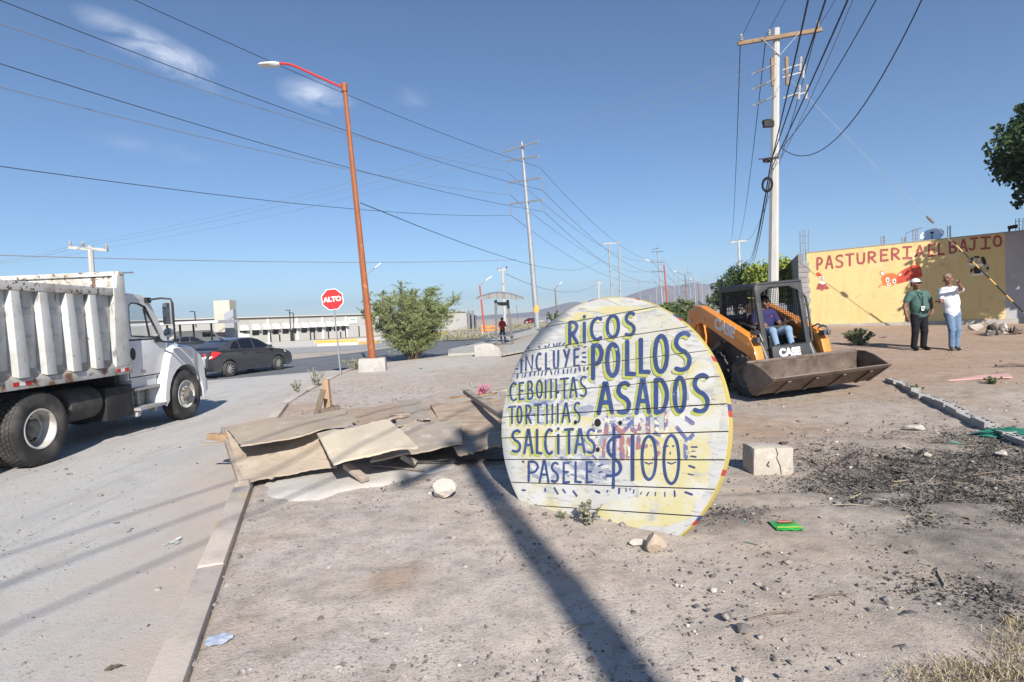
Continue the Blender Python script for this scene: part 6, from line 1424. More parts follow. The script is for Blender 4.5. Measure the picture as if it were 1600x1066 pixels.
def truck():
    t = thing('dump_truck', 'white dump truck with a ribbed scuffed bed driving along the street', 'dump truck', (-8.0, 8.12, ROADZ), R(.5))
    b = MB()
    for s in (1, -1): b.bx(s * .36, s * .46, -2.2, 4.2, .74, 1.0)
    for y in (-1.6, -.5, .7, 1.9): b.bx(-.36, .36, y - .05, y + .05, .78, .95)
    b.bx(-.36, .36, 2.4, 4.0, .55, 1.1); b.cyl((-.95, 0, .525), (.95, 0, .525), .11); b.lathe((0, 0, .525), (1, 0, 0), [(-.25, .05), (-.2, .2), (.2, .2), (.25, .05)], 14); b.cyl((-.9, 3.75, .47), (.9, 3.75, .47), .06)
    b.bx(-1.0, 1.0, 1.86, 1.98, .86, 1.15)
    part(b, 'chassis', dirtyblack, t)
    # cargo bed
    bed = MB(); bed.bx(-1.12, 1.12, -2.0, 2.0, 1.16, 1.30)
    bed.add([(s_, y, z) for s_ in (1.08, 1.12) for y, z in ((-2.0, 1.301), (1.93, 1.301), (1.93, 2.52), (-2.0, 2.52))], [(3, 2, 1, 0), (4, 5, 6, 7), (0, 1, 5, 4), (1, 2, 6, 5), (2, 3, 7, 6), (3, 0, 4, 7)])
    bed.bx(-1.12, -1.08, -2.0, 1.93, 1.301, 2.52); bed.bx(-1.12, 1.12, -2.06, -2.0, 1.25, 2.5)
    cb = part(bed, 'cargo_bed', white_truck, t, bevel=.006)
    b = MB(); b.bx(-1.16, 1.16, 1.94, 2.03, 1.28, 2.93); b.bx(-1.165, 1.165, 1.9, 2.06, 2.86, 2.94); part(b, 'headboard', rusty_white, cb, bevel=.01)
    b = MB(); b.add([(-1.1, 2.03, 2.935), (1.1, 2.03, 2.935), (1.02, 2.55, 2.99), (-1.02, 2.55, 2.99), (-1.1, 2.03, 2.905), (1.1, 2.03, 2.905), (1.02, 2.55, 2.96), (-1.02, 2.55, 2.96)], [(3, 2, 1, 0), (4, 5, 6, 7), (0, 1, 5, 4), (1, 2, 6, 5), (2, 3, 7, 6), (3, 0, 4, 7)]); part(b, 'cab_guard', white_truck, cb)
    for s in (1, -1):
        b = MB(); b.bx(s * 1.06, s * 1.20, -2.05, 1.93, 2.50, 2.63); part(b, 'top_rail', rusty_white, cb, bevel=.012)
        b = MB(); b.px([(-2.05, 1.13), (2.04, 1.13), (2.04, 1.27), (-2.05, 1.27)], s * 1.10, s * 1.215); part(b, 'bottom_rail', M('rusted_rail', (.55, .53, .50), .75, [((.38, .35, .31), 3, .45, .62, 7), ((.22, .12, .07), 6, .56, .63, 9)]), cb, bevel=.008)
        b = MB(); b.add([(s * 1.121, -2, 1.40), (s * 1.121, 1.9, 1.40), (s * 1.205, 1.9, 1.271), (s * 1.205, -2, 1.271)], [(0, 1, 2, 3)]); part(b, 'dirt_ledge', M('bed_dirt', (.36, .31, .26), .95, [((.5, .48, .45), 5, .5, .65, 7)]), cb, smooth=0)
        for y in (-1.78, -1.28, -.78, -.28, .20, .70, 1.19):
            b = MB(); b.loft([[(s * 1.121, y - .115, 1.33), (s * 1.121, y + .115, 1.33), (s * 1.25, y + .09, 1.285), (s * 1.25, y - .09, 1.285)], [(s * 1.121, y - .095, 1.75), (s * 1.121, y + .095, 1.75), (s * 1.235, y + .085, 1.75), (s * 1.235, y - .085, 1.75)], [(s * 1.121, y - .08, 2.495), (s * 1.121, y + .08, 2.495), (s * 1.205, y + .072, 2.495), (s * 1.205, y - .072, 2.495)]]); part(b, 'rib', white_truck, cb, bevel=.006)
        b = MB(); b.px([(1.62, 1.275), (1.99, 1.275), (1.99, 2.86), (1.80, 2.86), (1.76, 2.64), (1.70, 2.64)], s * 1.122, s * 1.215); part(b, 'corner_post', white_truck, cb, bevel=.01)
        for y in (-1.53, -1.03, -.53, -.04, .45, .95, 1.42):
            for z in (1.83, 2.22): b = MB(); b.box((s * 1.135, y, z), (.03, .17, .06)); part(b, 'stake_pocket', white_truck, cb, bevel=.004)
        for y0 in (-.44, 1.62):
            for k in range(3): b = MB(); b.bx(s * 1.2155, s * 1.219, y0 + k * .1, y0 + k * .1 + .098, 1.18, 1.235); part(b, 'reflector', [redlens, whitelens][k % 2], cb, smooth=0)
    # cab: side panels with window openings
    CX_ = 1.06
    outer = [(2.12, 1.0), (2.12, 2.0), (2.14, 2.46), (2.28, 2.57), (2.62, 2.56), (2.88, 2.45), (3.33, 1.78), (3.38, 1.66), (3.30, 1.0)]
    inner = [(2.30, 1.80), (2.28, 2.05), (2.29, 2.34), (2.36, 2.39), (2.58, 2.38), (2.75, 2.33), (3.13, 1.80), (3.08, 1.76), (2.6, 1.77)]
    b = MB()
    for s in (1, -1): b.ring(outer, inner, s * CX_, s * (CX_ - .05))
    b.loft([[(x, y, z) for x in (-CX_ + .051, CX_ - .051)] for y, z in ((2.14, 2.46), (2.28, 2.57), (2.62, 2.56), (2.84, 2.44))], caps=False); b.add([(-CX_ + .051, 2.13, 1.0), (CX_ - .051, 2.13, 1.0), (CX_ - .051, 2.13, 1.75), (-CX_ + .051, 2.13, 1.75)], [(0, 1, 2, 3)])
    b.add([(-CX_ + .051, 2.14, 2.3), (CX_ - .051, 2.14, 2.3), (CX_ - .051, 2.14, 2.46), (-CX_ + .051, 2.14, 2.46)], [(0, 1, 2, 3)]); b.bx(-1.0, -.62, 2.125, 2.145, 1.75, 2.3); b.bx(.62, 1.0, 2.125, 2.145, 1.75, 2.3); b.bx(-1, 1, 2.15, 3.2, .98, 1.02)
    cab = part(b, 'cab', white_cab, t, smooth=30)
    b = MB(); b.add([(-.98, 2.86, 2.40), (.98, 2.86, 2.40), (.98, 3.27, 1.76), (-.98, 3.27, 1.76)], [(0, 1, 2, 3)]); part(b, 'windscreen', glass, cab, smooth=0)
    for s in (1, -1):
        b = MB(); gp = [(2.15, 1.02), (2.15, 1.73), (3.13, 1.73), (3.31, 1.64), (3.26, 1.02)]; b.px(gp, s * (CX_ - .01), s * (CX_ + .0025)); part(b, 'door_gap', black, cab, smooth=0)
        b = MB(); b.add([(s * (CX_ - .03), y, z) for y, z in inner], [tuple(range(9))]); part(b, 'side_window', glass, cab, smooth=0)
        b = MB(); fr = [(y + (2.62 - y) * -.04, z + (2.08 - z) * -.06) for y, z in inner]; b.ring(fr, inner, s * (CX_ + .004), s * (CX_ - .04)); b.beam((s * (CX_ - .012), 2.84, 1.78), (s * (CX_ - .012), 2.72, 2.30), .02, .03); part(b, 'window_seal', black, cab)
        b = MB(); pnl = [(2.17, 1.04), (2.17, 1.70), (3.10, 1.70), (3.28, 1.62), (3.24, 1.04)]; b.px(pnl, s * (CX_ + .003), s * (CX_ + .014)); d_ = part(b, 'door', white_cab, cab, bevel=.006)
        b = MB(); b.lathe((s * (CX_ + .015), 2.28, 1.46), (s, 0, 0), [(0, .115), (.008, .11), (.008, 0)], 18); o_ = part(b, 'handle', black, d_)
        for v in o_.data.vertices: v.co.y = 2.28 + (v.co.y - 2.28) * .62
        b = MB(); b.box((s * (CX_ + .016), 2.55, 1.12), (.004, .13, .06)); part(b, 'badge', steel, d_)
    b = MB(); b.bx(-.9, .9, 2.2, 2.75, 1.03, 1.5); b.bx(-.85, -.25, 2.2, 2.34, 1.5, 2.1); b.bx(.25, .85, 2.2, 2.34, 1.5, 2.1); b.bx(-.95, .95, 2.95, 3.2, 1.3, 1.72); b.lathe((-.5, 2.85, 1.72), (0, -.6, .8), [(-.012, .2), (0, .215), (.012, .2), (0, .19), (-.012, .2)], 20); part(b, 'interior', black, cab)
    b = MB()
    for x in (-.7, -.25, 0, .25, .7): b.box((x, 2.55, 2.585), (.12, .09, .05))
    part(b, 'marker_light', amber, cab, bevel=.012)
    # hood
    def hs(y, hw, zt_, zb): return [(-hw, y, zb), (-hw, y, zt_ - .16), (-hw * .86, y, zt_ - .03), (-hw * .4, y, zt_), (hw * .4, y, zt_), (hw * .86, y, zt_ - .03), (hw, y, zt_ - .16), (hw, y, zb)]
    b = MB(); b.loft([hs(3.30, 1.0, 1.80, .95), hs(3.6, .93, 1.77, .9), hs(4.1, .86, 1.68, .85), hs(4.45, .80, 1.56, .75), hs(4.56, .74, 1.45, .72)]); part(b, 'hood', white_cab, t, smooth=50)
    b = MB(); b.bx(-.6, .6, 4.561, 4.59, .85, 1.38)
    for k in range(6): b.bx(-.58, .58, 4.591, 4.6, .88 + k * .08, .92 + k * .08)
    part(b, 'grille', steel, t, smooth=0)
    b = MB(); b.bx(-1.15, 1.15, 4.52, 4.66, .48, .78); part(b, 'bumper', white_cab, t, bevel=.04)
    for s in (1, -1):
        arc = [(3.75 + .63 * math.cos(R(a)), .52 + .63 * math.sin(R(a))) for a in range(-12, 193, 15)]
        out = [(4.55, .55), (4.56, .85), (4.52, 1.15), (4.40, 1.38), (4.18, 1.50), (3.95, 1.56), (3.72, 1.585), (3.50, 1.57), (3.32, 1.52), (3.20, 1.38), (3.10, 1.15), (3.00, .88), (2.94, .60), (2.97, .45)]
        n_ = len(out); ai = [arc[round(i * (len(arc) - 1) / (n_ - 1))] for i in range(n_)]
        vs, fs = [], []
        for i in range(n_):
            vs += [(s * .80, *out[i]), (s * 1.10, out[i][0] * .985 + .055, out[i][1] - .015), (s * 1.185, out[i][0] * .93 + .262, out[i][1] - .07), (s * 1.19, *ai[i]), (s * .80, *ai[i])]
        for i in range(n_ - 1):
            for k in range(4): fs.append((i * 5 + k, i * 5 + k + 1, (i + 1) * 5 + k + 1, (i + 1) * 5 + k))
        b = MB(); b.add(vs, fs); part(b, 'fender', white_cab, t, smooth=40)
        b = MB(); b.px([(3.15, .45), (3.12, 1.1), (3.45, 1.5), (4.1, 1.5), (4.45, 1.0), (4.45, .5)], s * .74, s * .79); part(b, 'wheel_arch', black, t, smooth=0)
        b = MB(); b.box((s * 1.0, 4.53, 1.12), (.34, .12, .24)); part(b, 'headlight', whitelens, t, bevel=.03)
        # steps, battery box, tank
        b = MB(); b.bx(s * .78, s * 1.19, 2.22, 3.02, .42, .47); b.bx(s * .80, s * 1.10, 2.25, 2.98, .78, .83); b.bx(s * .8, s * .84, 2.25, 2.95, .471, .779)
        for y in (2.3, 2.62, 2.94): b.bx(s * .85, s * .9, y - .03, y + .03, .471, .779)
        b.px([(2.25, .31), (2.33, .31), (2.4, .415), (2.28, .415)], s * 1.0, s * 1.1); b.px([(2.75, .33), (2.83, .33), (2.9, .415), (2.78, .415)], s * 1.0, s * 1.1)
        part(b, 'step', M('scuffed_step', (.42, .41, .40), .6, [((.2, .19, .18), 5, .5, .7)], metal=.3), t)
        b = MB(); b.bx(s * .80, s * 1.04, 2.24, 2.98, .835, 1.0); part(b, 'skirt', white_cab, t, smooth=0)
        b = MB(); b.bx(s * .5, s * 1.08, 1.5, 2.18, .36, .92); part(b, 'battery_box', dirtyblack, t, bevel=.02)
        b = MB(); b.lathe((s * .82, .70, .72), (0, 1, 0), [(0, .0), (.0, .24), (.03, .27), (.70, .27), (.73, .24), (.73, 0)], 22); part(b, 'fuel_tank', M('dusty_tank', (.05, .047, .045), .7, [((.10, .09, .08), 3, .5, .7)]), t)
        # mirror
        b = MB(); b.tube([(s * 1.05, 2.80, 2.46), (s * 1.3, 2.86, 2.49), (s * 1.47, 2.9, 2.47), (s * 1.50, 2.9, 2.38), (s * 1.50, 2.9, 1.70), (s * 1.46, 2.9, 1.63), (s * 1.2, 2.95, 1.66), (s * 1.05, 3.0, 1.70)], .019, 7); b.box((s * 1.08, 2.8, 2.46), (.08, .12, .10)); b.box((s * 1.08, 3.0, 1.70), (.08, .14, .10)); m_ = part(b, 'mirror_bracket', black, t)
        b = MB(); b.box((s * 1.38, 2.93, 2.20), (.17, .07, .44)); part(b, 'mirror_housing', M('mirror_back', (.3, .3, .3), .4, spec=.5), m_, bevel=.02)
        b = MB(); b.box((s * 1.38, 2.885, 2.20), (.145, .012, .40)); part(b, 'mirror_glass', mirrorglass, m_, bevel=.006)
        b = MB(); b.lathe((s * 1.38, 2.93, 1.82), (0, -1, 0), [(-.06, .02), (-.04, .08), (.03, .095), (.03, 0)], 18); part(b, 'convex_mirror', mirrorglass, m_)
        b = MB(); b.bx(s * .55, s * 1.15, -1.35, -1.33, .35, 1.1); part(b, 'mud_flap', black, t, smooth=0)
        truck_wheel(t, (s * 1.065, 0, .525), s, dual=True); truck_wheel(t, (s * 1.06, 3.75, .525), s, front=True, steer=R(-2))
    b = MB(); b.tube([(.3, 2.02, 1.2), (.34, 2.03, 1.9), (.34, 2.03, 2.4)], .05, 8); part(b, 'exhaust', steel, t)
truck()

# ================================================================== skid-steer loader
case_or = M('loader_orange', (.66, .235, .035), .42, [((.54, .20, .05), 2.5, .52, .75), ((.34, .20, .11), 6, .63, .74, 8)], spec=.45, coat=.2)
loader_blk = M('loader_black', (.022, .022, .023), .5, [((.08, .072, .064), 3, .55, .8)], spec=.4)
loader_gry = M('loader_charcoal', (.050, .050, .053), .5, [((.10, .095, .09), 3, .55, .8)], spec=.4)
bucket_m = M('worn_bucket_steel', (.145, .105, .082), .65, [((.20, .155, .125), 2.2, .45, .65, 7), ((.085, .06, .045), 5, .5, .7), ((.25, .21, .18), 8, .64, .72, 8)], metal=.25, spec=.4)
MX, MY = 5.06, 11.42
LH = math.atan2(-.98, .205) - math.pi / 2
loader = thing('skid_steer_loader', 'orange and black skid-steer loader with a wide brown bucket lowered', 'loader', (MX, MY, .02), LH)
loader.rotation_euler = (0, R(2.6), LH)
def build_loader(t):
    b = MB(); b.px([(-1.2, .30), (.72, .24), (.78, .45), (.74, .86), (-.2, .95), (-1.3, .95)], -.54, .54); part(b, 'chassis', loader_blk, t, bevel=.02)
    b = MB(); b.px([(-1.42, .38), (-.62, .38), (-.62, 1.45), (-1.0, 1.52), (-1.38, 1.40)], -.50, .50)
    for k in range(6): b.bx(-.4, .4, -1.425, -1.44, .6 + k * .1, .65 + k * .1)
    part(b, 'engine_hood', loader_blk, t, bevel=.03)
    for s in (1, -1):
        b = MB(); b.px([(-1.42, .45), (-1.05, .42), (-.98, 1.10), (-1.08, 1.42), (-1.34, 1.40), (-1.46, 1.2)], s * .56, s * .76); part(b, 'arm_tower', case_or if s > 0 else case_or, t, bevel=.02)
        arm = [(-1.46, 1.30), (-1.45, 1.52), (-1.34, 1.70), (-1.12, 1.79), (-.86, 1.77), (.52, 1.24), (.72, 1.16), (.88, .95), (.985, .52), (.97, .34), (.84, .34), (.74, .72), (.60, .84), (.38, .92), (-.55, 1.30), (-.9, 1.42), (-1.12, 1.36), (-1.25, 1.20)]
        b = MB(); b.px(arm, s * .63, s * .80); a_ = part(b, 'lift_arm', case_or, t, bevel=.018)
        b = MB(); b.cyl((s * .62, -1.30, 1.46), (s * .815, -1.30, 1.46), .05); b.cyl((s * .62, .91, .42), (s * .815, .91, .42), .045); b.cyl((s * .62, -.75, 1.48), (s * .813, -.75, 1.48), .03); b.cyl((s * .62, .70, 1.02), (s * .813, .70, 1.02), .025); part(b, 'pivot_pin', steel, a_)
        b = MB(); b.cyl((s * .72, -1.0, .62), (s * .72, -.25, 1.02), .05, n=10); b.cyl((s * .72, -.25, 1.02), (s * .72, .22, 1.12), .028, n=8); part(b, 'lift_cylinder', loader_gry, t)
        b = MB(); b.cyl((s * .50, .62, 1.06), (s * .50, .80, .70), .062, n=12); b.cyl((s * .50, .80, .70), (s * .50, .92, .40), .034, n=10); b.cyl((s * .42, .62, 1.06), (s * .63, .62, 1.06), .04); part(b, 'tilt_cylinder', M('cylinder_grey', (.11, .11, .11), .45, metal=.3), t)
        b = MB(); b.box((s * .70, .90, 1.10), (.15, .13, .09)); b.tube([(s * .72, .72, 1.19), (s * .72, .83, 1.24), (s * .71, .95, 1.2), (s * .70, 1.0, 1.08)], .016, 6); b.tube([(s * .66, .62, 1.21), (s * .66, .78, 1.27), (s * .66, .9, 1.22)], .016, 6); part(b, 'hose', M('cylinder_grey'), a_)
        for y in (-.60, .55):
            c = Vector((s * .70, y, .41)); wr = bpy.data.objects.new('wheel', None); COL.objects.link(wr); wr.parent = t; wr.location = c
            b = MB(); b.lathe((0, 0, 0), (s, 0, 0), [(-.14, .21), (-.15, .32), (-.13, .385), (.13, .385), (.15, .32), (.14, .22), (.12, .20)], 30)
            for k in range(16):
                for q in (1, -1):
                    a = 2 * math.pi * (k + (.5 if q > 0 else 0)) / 16; d = Vector((0, math.cos(a), math.sin(a))); d2 = Vector((0, math.cos(a + .22), math.sin(a + .22)))
                    b.beam(Vector((q * .015, 0, 0)) + d * .392, Vector((q * .145, 0, 0)) + d2 * .388, .055, .035, d)
            part(b, 'tyre', rubber, wr)
            b = MB(); b.lathe((0, 0, 0), (s, 0, 0), [(.125, .21), (.13, .19), (.05, .18), (.04, .0)], 20); b.lathe((0, 0, 0), (s, 0, 0), [(.03, .09), (.09, .08), (.09, 0)], 12); part(b, 'rim', M('dusty_hub'), wr)
    for s in (1, -1): b = MB(); b.px([(-1.05, .45), (-1.0, 1.32), (-.6, 1.24), (.2, .98), (.56, .80), (.60, .5)], s * .545, s * .60); part(b, 'side_panel', loader_blk, t, bevel=.01)
    # lettering on the arms
    for s in (1, -1):
        ang = math.atan2(1.30 - 1.72, .40 + .86)
        mt = Matrix.Translation((s * .8055, -.02, 1.315)) @ Matrix.Rotation(ang, 4, 'X') @ Matrix.Rotation(math.pi / 2 if s > 0 else -math.pi / 2, 4, 'Z') @ Matrix.Rotation(math.pi / 2, 4, 'X')
        font_obj('CASE', .30, M('decal_silver', (.66, .66, .64), .5), t, 'lettering', mt, .014, .002)
    # cab
    post = .036
    b = MB()
    for s in (1, -1):
        b.beam((s * .46, .72, .88), (s * .46, .56, 2.06), .075, .10, (1, 0, 0)); b.beam((s * .45, -.62, 1.0), (s * .45, -.55, 2.06), .09, .12, (1, 0, 0)); b.beam((s * .46, -.6, 2.06), (s * .46, .60, 2.07), .085, .09); b.beam((s * .46, -.62, 1.02), (s * .46, .72, .92), .06, .14); b.beam((s * .46, -.62, 1.22), (s * .46, .0, 1.22), .05, .30)
    b.add([(-.50, -.62, 2.10), (.50, -.62, 2.10), (.50, .63, 2.105), (-.50, .63, 2.105), (-.50, -.62, 2.15), (.50, -.62, 2.15), (.48, .60, 2.145), (-.48, .60, 2.145)], [(3, 2, 1, 0), (4, 5, 6, 7), (0, 1, 5, 4), (1, 2, 6, 5), (2, 3, 7, 6), (3, 0, 4, 7)])
    # front header with rounded corners
    outl = [(-.5, 2.12), (.5, 2.12), (.5, 1.78), (.425, 1.78), (.425, 1.88), (.39, 1.95), (.32, 1.975), (.27, 2.0), (.22, 2.035), (-.22, 2.035), (-.27, 2.0), (-.32, 1.975), (-.39, 1.95), (-.425, 1.88), (-.425, 1.78), (-.5, 1.78)]
    b.prism(outl, lambda x, z: (x, .56 + (2.06 - z) * .135, z), lambda x, z: (x, .61 + (2.06 - z) * .135, z))
    b.bx(-.45, .45, -.62, -.56, 1.0, 1.45)
    cabp = part(b, 'cab', loader_gry, t, bevel=.012)
    for s in (1, -1):
        b = MB()
        for k in range(19): z = 1.36 + k * .038; b.beam((s * .468, -.58, z), (s * .468, .60, z), .007, .007)
        for k in range(22): y = -.56 + k * .054; b.beam((s * .472, y, 1.34), (s * .472, y, 2.05), .007, .007)
        part(b, 'side_screen', black, cabp, smooth=0)
    b = MB()
    for k in range(9): b.beam((-.44 + k * .11, -.56, 1.45), (-.44 + k * .11, -.56, 2.06), .012, .012)
    for k in range(5): b.beam((-.46, -.565, 1.5 + k * .13), (.46, -.565, 1.5 + k * .13), .012, .012)
    part(b, 'rear_screen', black, cabp, smooth=0)
    b = MB(); b.tube([(-.52, .66, 1.0), (-.53, .60, 1.6), (-.50, .57, 1.95), (-.44, .57, 1.99)], .022, 7); b.tube([(-.58, .70, .95), (-.59, .64, 1.5), (-.57, .6, 1.80), (-.50, .6, 1.86)], .022, 7)
    for z in (1.15, 1.4, 1.65): b.beam((-.52, .64, z), (-.59, .66, z), .03, .03)
    part(b, 'grab_rail', loader_gry, t)
    b = MB(); b.bx(-.46, .46, -.5, .70, .86, .90); b.bx(-.26, .26, -.12, .34, .9, 1.06); b.px([(-.18, 1.06), (-.04, 1.06), (-.10, 1.58), (-.22, 1.58)], -.24, .24); part(b, 'seat', loader_blk, t, bevel=.03)
    b = MB(); b.tube([(.40, -.1, 1.38), (.38, .26, 1.30), (.26, .36, 1.26), (-.26, .36, 1.26), (-.38, .26, 1.30), (-.40, -.1, 1.38)], .028, 8); part(b, 'lap_bar', loader_gry, t)
    for s in (1, -1): b = MB(); b.tube([(s * .36, .36, .9), (s * .36, .34, 1.12), (s * .35, .28, 1.30)], .016, 7); b.cyl((s * .35, .285, 1.28), (s * .345, .265, 1.40), .028, n=8); part(b, 'control_lever', black, t)
    b = MB(); b.px([(.745, .44), (.90, .50), (.85, .93), (.745, .95)], -.40, .40); part(b, 'front_panel', loader_gry, t, bevel=.02)
    mt = Matrix.Translation((.05, .870, .805)) @ Matrix.Rotation(math.pi, 4, 'Z') @ Matrix.Rotation(math.pi / 2 - .13, 4, 'X')
    font_obj('CASE', .19, M('decal_silver'), t, 'lettering', mt, .012, .003)
    # bucket
    sq = lambda pl: [(1.02 + (y - 1.02) * .70, z) for y, z in pl]
    prof = sq([(1.05, .70), (1.01, .58), (1.02, .38), (1.08, .24), (1.20, .165), (1.36, .17), (2.02, .47)])
    inn = sq([(1.075, .70), (1.05, .58), (1.06, .39), (1.12, .265), (1.21, .195), (1.35, .198), (2.015, .492)])
    xa, xc = -1.24, 1.06; vs, fs = [], []; k = len(prof)
    for x in (xa, xc): vs += [(x, *p) for p in prof] + [(x, *p) for p in inn]
    for i in range(k - 1): fs += [(i, i + 1, 2 * k + i + 1, 2 * k + i), (k + i, 3 * k + i, 3 * k + i + 1, k + i + 1)]
    fs += [(0, 2 * k, 3 * k, k), (k - 1, 2 * k - 1, 4 * k - 1, 3 * k - 1)]
    b = MB(); b.add(vs, fs); bk = part(b, 'bucket', bucket_m, t, smooth=30)
    for s, x in ((1, xc), (-1, xa)):
        side = sq([(1.045, .72), (1.0, .58), (1.01, .37), (1.075, .23), (1.20, .153), (1.37, .16), (2.03, .462), (2.0, .52), (1.62, .66), (1.30, .72)])
        b = MB(); b.px(side, x + s * .001, x + s * .022); b.px(sq([(1.36, .152), (2.06, .47), (2.05, .51), (1.33, .19)]), x - s * .03, x + s * .032); part(b, 'side_plate', bucket_m, bk, bevel=.004)
    b = MB(); b.bx(xa, xc, .995, 1.05, .705, .75); b.px(sq([(1.98, .438), (2.12, .508), (2.10, .524), (1.97, .472)]), xa - .03, xc + .03); part(b, 'cutting_edge', M('worn_edge', (.24, .19, .16), .5, [((.16, .115, .09), 4, .5, .65)], metal=.4), bk, bevel=.004)
    for x in (-.95, -.40, .15, .70): b = MB(); b.px(sq([(1.40, .178), (1.93, .415), (1.935, .398), (1.41, .158)]), x - .03, x + .03); part(b, 'wear_strip', bucket_m, bk, smooth=0)
    b = MB(); b.bx(-.40, .40, .93, 1.0, .25, .62); part(b, 'coupler', loader_blk, t, bevel=.015)
build_loader(loader)
# ================================================================== people: one skin per body from blended tapered limbs
def sdf_mesh(prims, res, k=.022):
    """prims: (a, b, ra, rb, material, k or None, squash or None) blended into one closed surface"""
    P_ = np.array([list(p[0]) + list(p[1]) for p in prims]); rm = np.array([max(p[2], p[3]) for p in prims])
    lo = np.minimum(P_[:, :3], P_[:, 3:]).min(0) - rm.max() - .06; hi = np.maximum(P_[:, :3], P_[:, 3:]).max(0) + rm.max() + .06
    nx, ny, nz = (np.ceil((hi - lo) / res)).astype(int) + 1
    D = np.full((nx, ny, nz), .2, np.float32); MI = np.zeros((nx, ny, nz), np.int8); DM = np.full((nx, ny, nz), 9., np.float32)
    ax = [lo[i] + np.arange(n_) * res for i, n_ in enumerate((nx, ny, nz))]
    for pr in prims:
        a, c = np.array(pr[0], float), np.array(pr[1], float); ra, rb, mi = pr[2], pr[3], pr[4]; kk = pr[5] if len(pr) > 5 and pr[5] is not None else k; sq = np.array(pr[6] if len(pr) > 6 and pr[6] else (1, 1, 1), float)
        pad = max(ra, rb) + kk + res * 2
        s = [slice(max(0, int((min(a[i], c[i]) - pad / min(1, sq[i]) - lo[i]) / res)), min((nx, ny, nz)[i], int((max(a[i], c[i]) + pad / min(1, sq[i]) - lo[i]) / res) + 2)) for i in range(3)]
        X, Y, Z = np.meshgrid(ax[0][s[0]], ax[1][s[1]], ax[2][s[2]], indexing='ij'); p = np.stack([X, Y, Z], -1); m = (a + c) / 2
        p = (p - m) * sq; a2, c2 = (a - m) * sq, (c - m) * sq; ab = c2 - a2; L2 = max(1e-9, ab @ ab); tt = np.clip(((p - a2) @ ab) / L2, 0, 1)
        d = np.linalg.norm(p - a2 - tt[..., None] * ab, axis=-1) - (ra + (rb - ra) * tt)
        cur = D[s[0], s[1], s[2]]; h = np.clip(.5 + .5 * (cur - d) / kk, 0, 1); D[s[0], s[1], s[2]] = cur * (1 - h) + d * h - kk * h * (1 - h)
        dm = DM[s[0], s[1], s[2]]; w = d < dm; mm = MI[s[0], s[1], s[2]]; mm[w] = mi; dm[w] = d[w]
    ins = D < 0; c8 = np.zeros((nx - 1, ny - 1, nz - 1), np.int8)
    for i in (0, 1):
        for j in (0, 1):
            for l in (0, 1): c8 += ins[i:nx - 1 + i, j:ny - 1 + j, l:nz - 1 + l]
    act = np.argwhere((c8 > 0) & (c8 < 8)); idx = -np.ones(c8.shape, int); idx[tuple(act.T)] = np.arange(len(act))
    acc = np.zeros((len(act), 3)); cnt = np.zeros(len(act))
    for axs in range(3):
        for u in (0, 1):
            for v in (0, 1):
                o0 = [0, 0, 0]; o_ = [q for q in range(3) if q != axs]; o0[o_[0]] = u; o0[o_[1]] = v; o1 = list(o0); o1[axs] = 1
                d0 = D[tuple((act + o0).T)]; d1 = D[tuple((act + o1).T)]; cr = (d0 < 0) != (d1 < 0); f = np.where(cr, d0 / np.where(cr, d0 - d1, 1), 0)
                pt = act + np.array(o0, float); pt[:, axs] += f; acc[cr] += pt[cr]; cnt[cr] += 1
    V = lo + acc / cnt[:, None] * res; Q = []
    for axs in range(3):
        o_ = [q for q in range(3) if q != axs]; sl0 = [slice(None)] * 3; sl1 = [slice(None)] * 3; sl0[axs] = slice(0, -1); sl1[axs] = slice(1, None)
        e = np.argwhere(ins[tuple(sl0)] != ins[tuple(sl1)])
        for q in e:
            if q[o_[0]] < 1 or q[o_[1]] < 1: continue
            cells = []
            for du_, dv_ in ((0, 0), (1, 0), (1, 1), (0, 1)):
                z = list(q); z[o_[0]] -= du_; z[o_[1]] -= dv_; cells.append(idx[tuple(z)] if all(z[i] < c8.shape[i] for i in range(3)) else -1)
            if min(cells) >= 0: Q.append(cells)
    mi = MI[tuple(act.T)]
    return V, Q, mi
def body_obj(name, prims, mats, parent, res=.0105, k=.022):
    V, Q, mi = sdf_mesh(prims, res, k); me = bpy.data.meshes.new(name); me.from_pydata(V.tolist(), [], Q)
    for m in mats: me.materials.append(m)
    me.polygons.foreach_set('material_index', [int(mi[q[0]]) for q in Q])
    bm = bmesh.new(); bm.from_mesh(me); bmesh.ops.recalc_face_normals(bm, faces=bm.faces); bm.to_mesh(me); bm.free()
    me.polygons.foreach_set('use_smooth', [True] * len(me.polygons)); o = bpy.data.objects.new(name, me); COL.objects.link(o); o.parent = parent; return o
skin = M('skin', (.27, .14, .095), .6, [((.21, .105, .07), 9, .45, .7)], spec=.3)
skin_d = M('skin_tan', (.215, .11, .072), .6, spec=.3)
hair_b = M('black_hair', (.018, .015, .013), .6); hair_g = M('grey_hair', (.33, .31, .29), .7)
SK, SHIRT, PANTS, SHOE, EYE, LIP = 0, 1, 2, 3, 4, 5
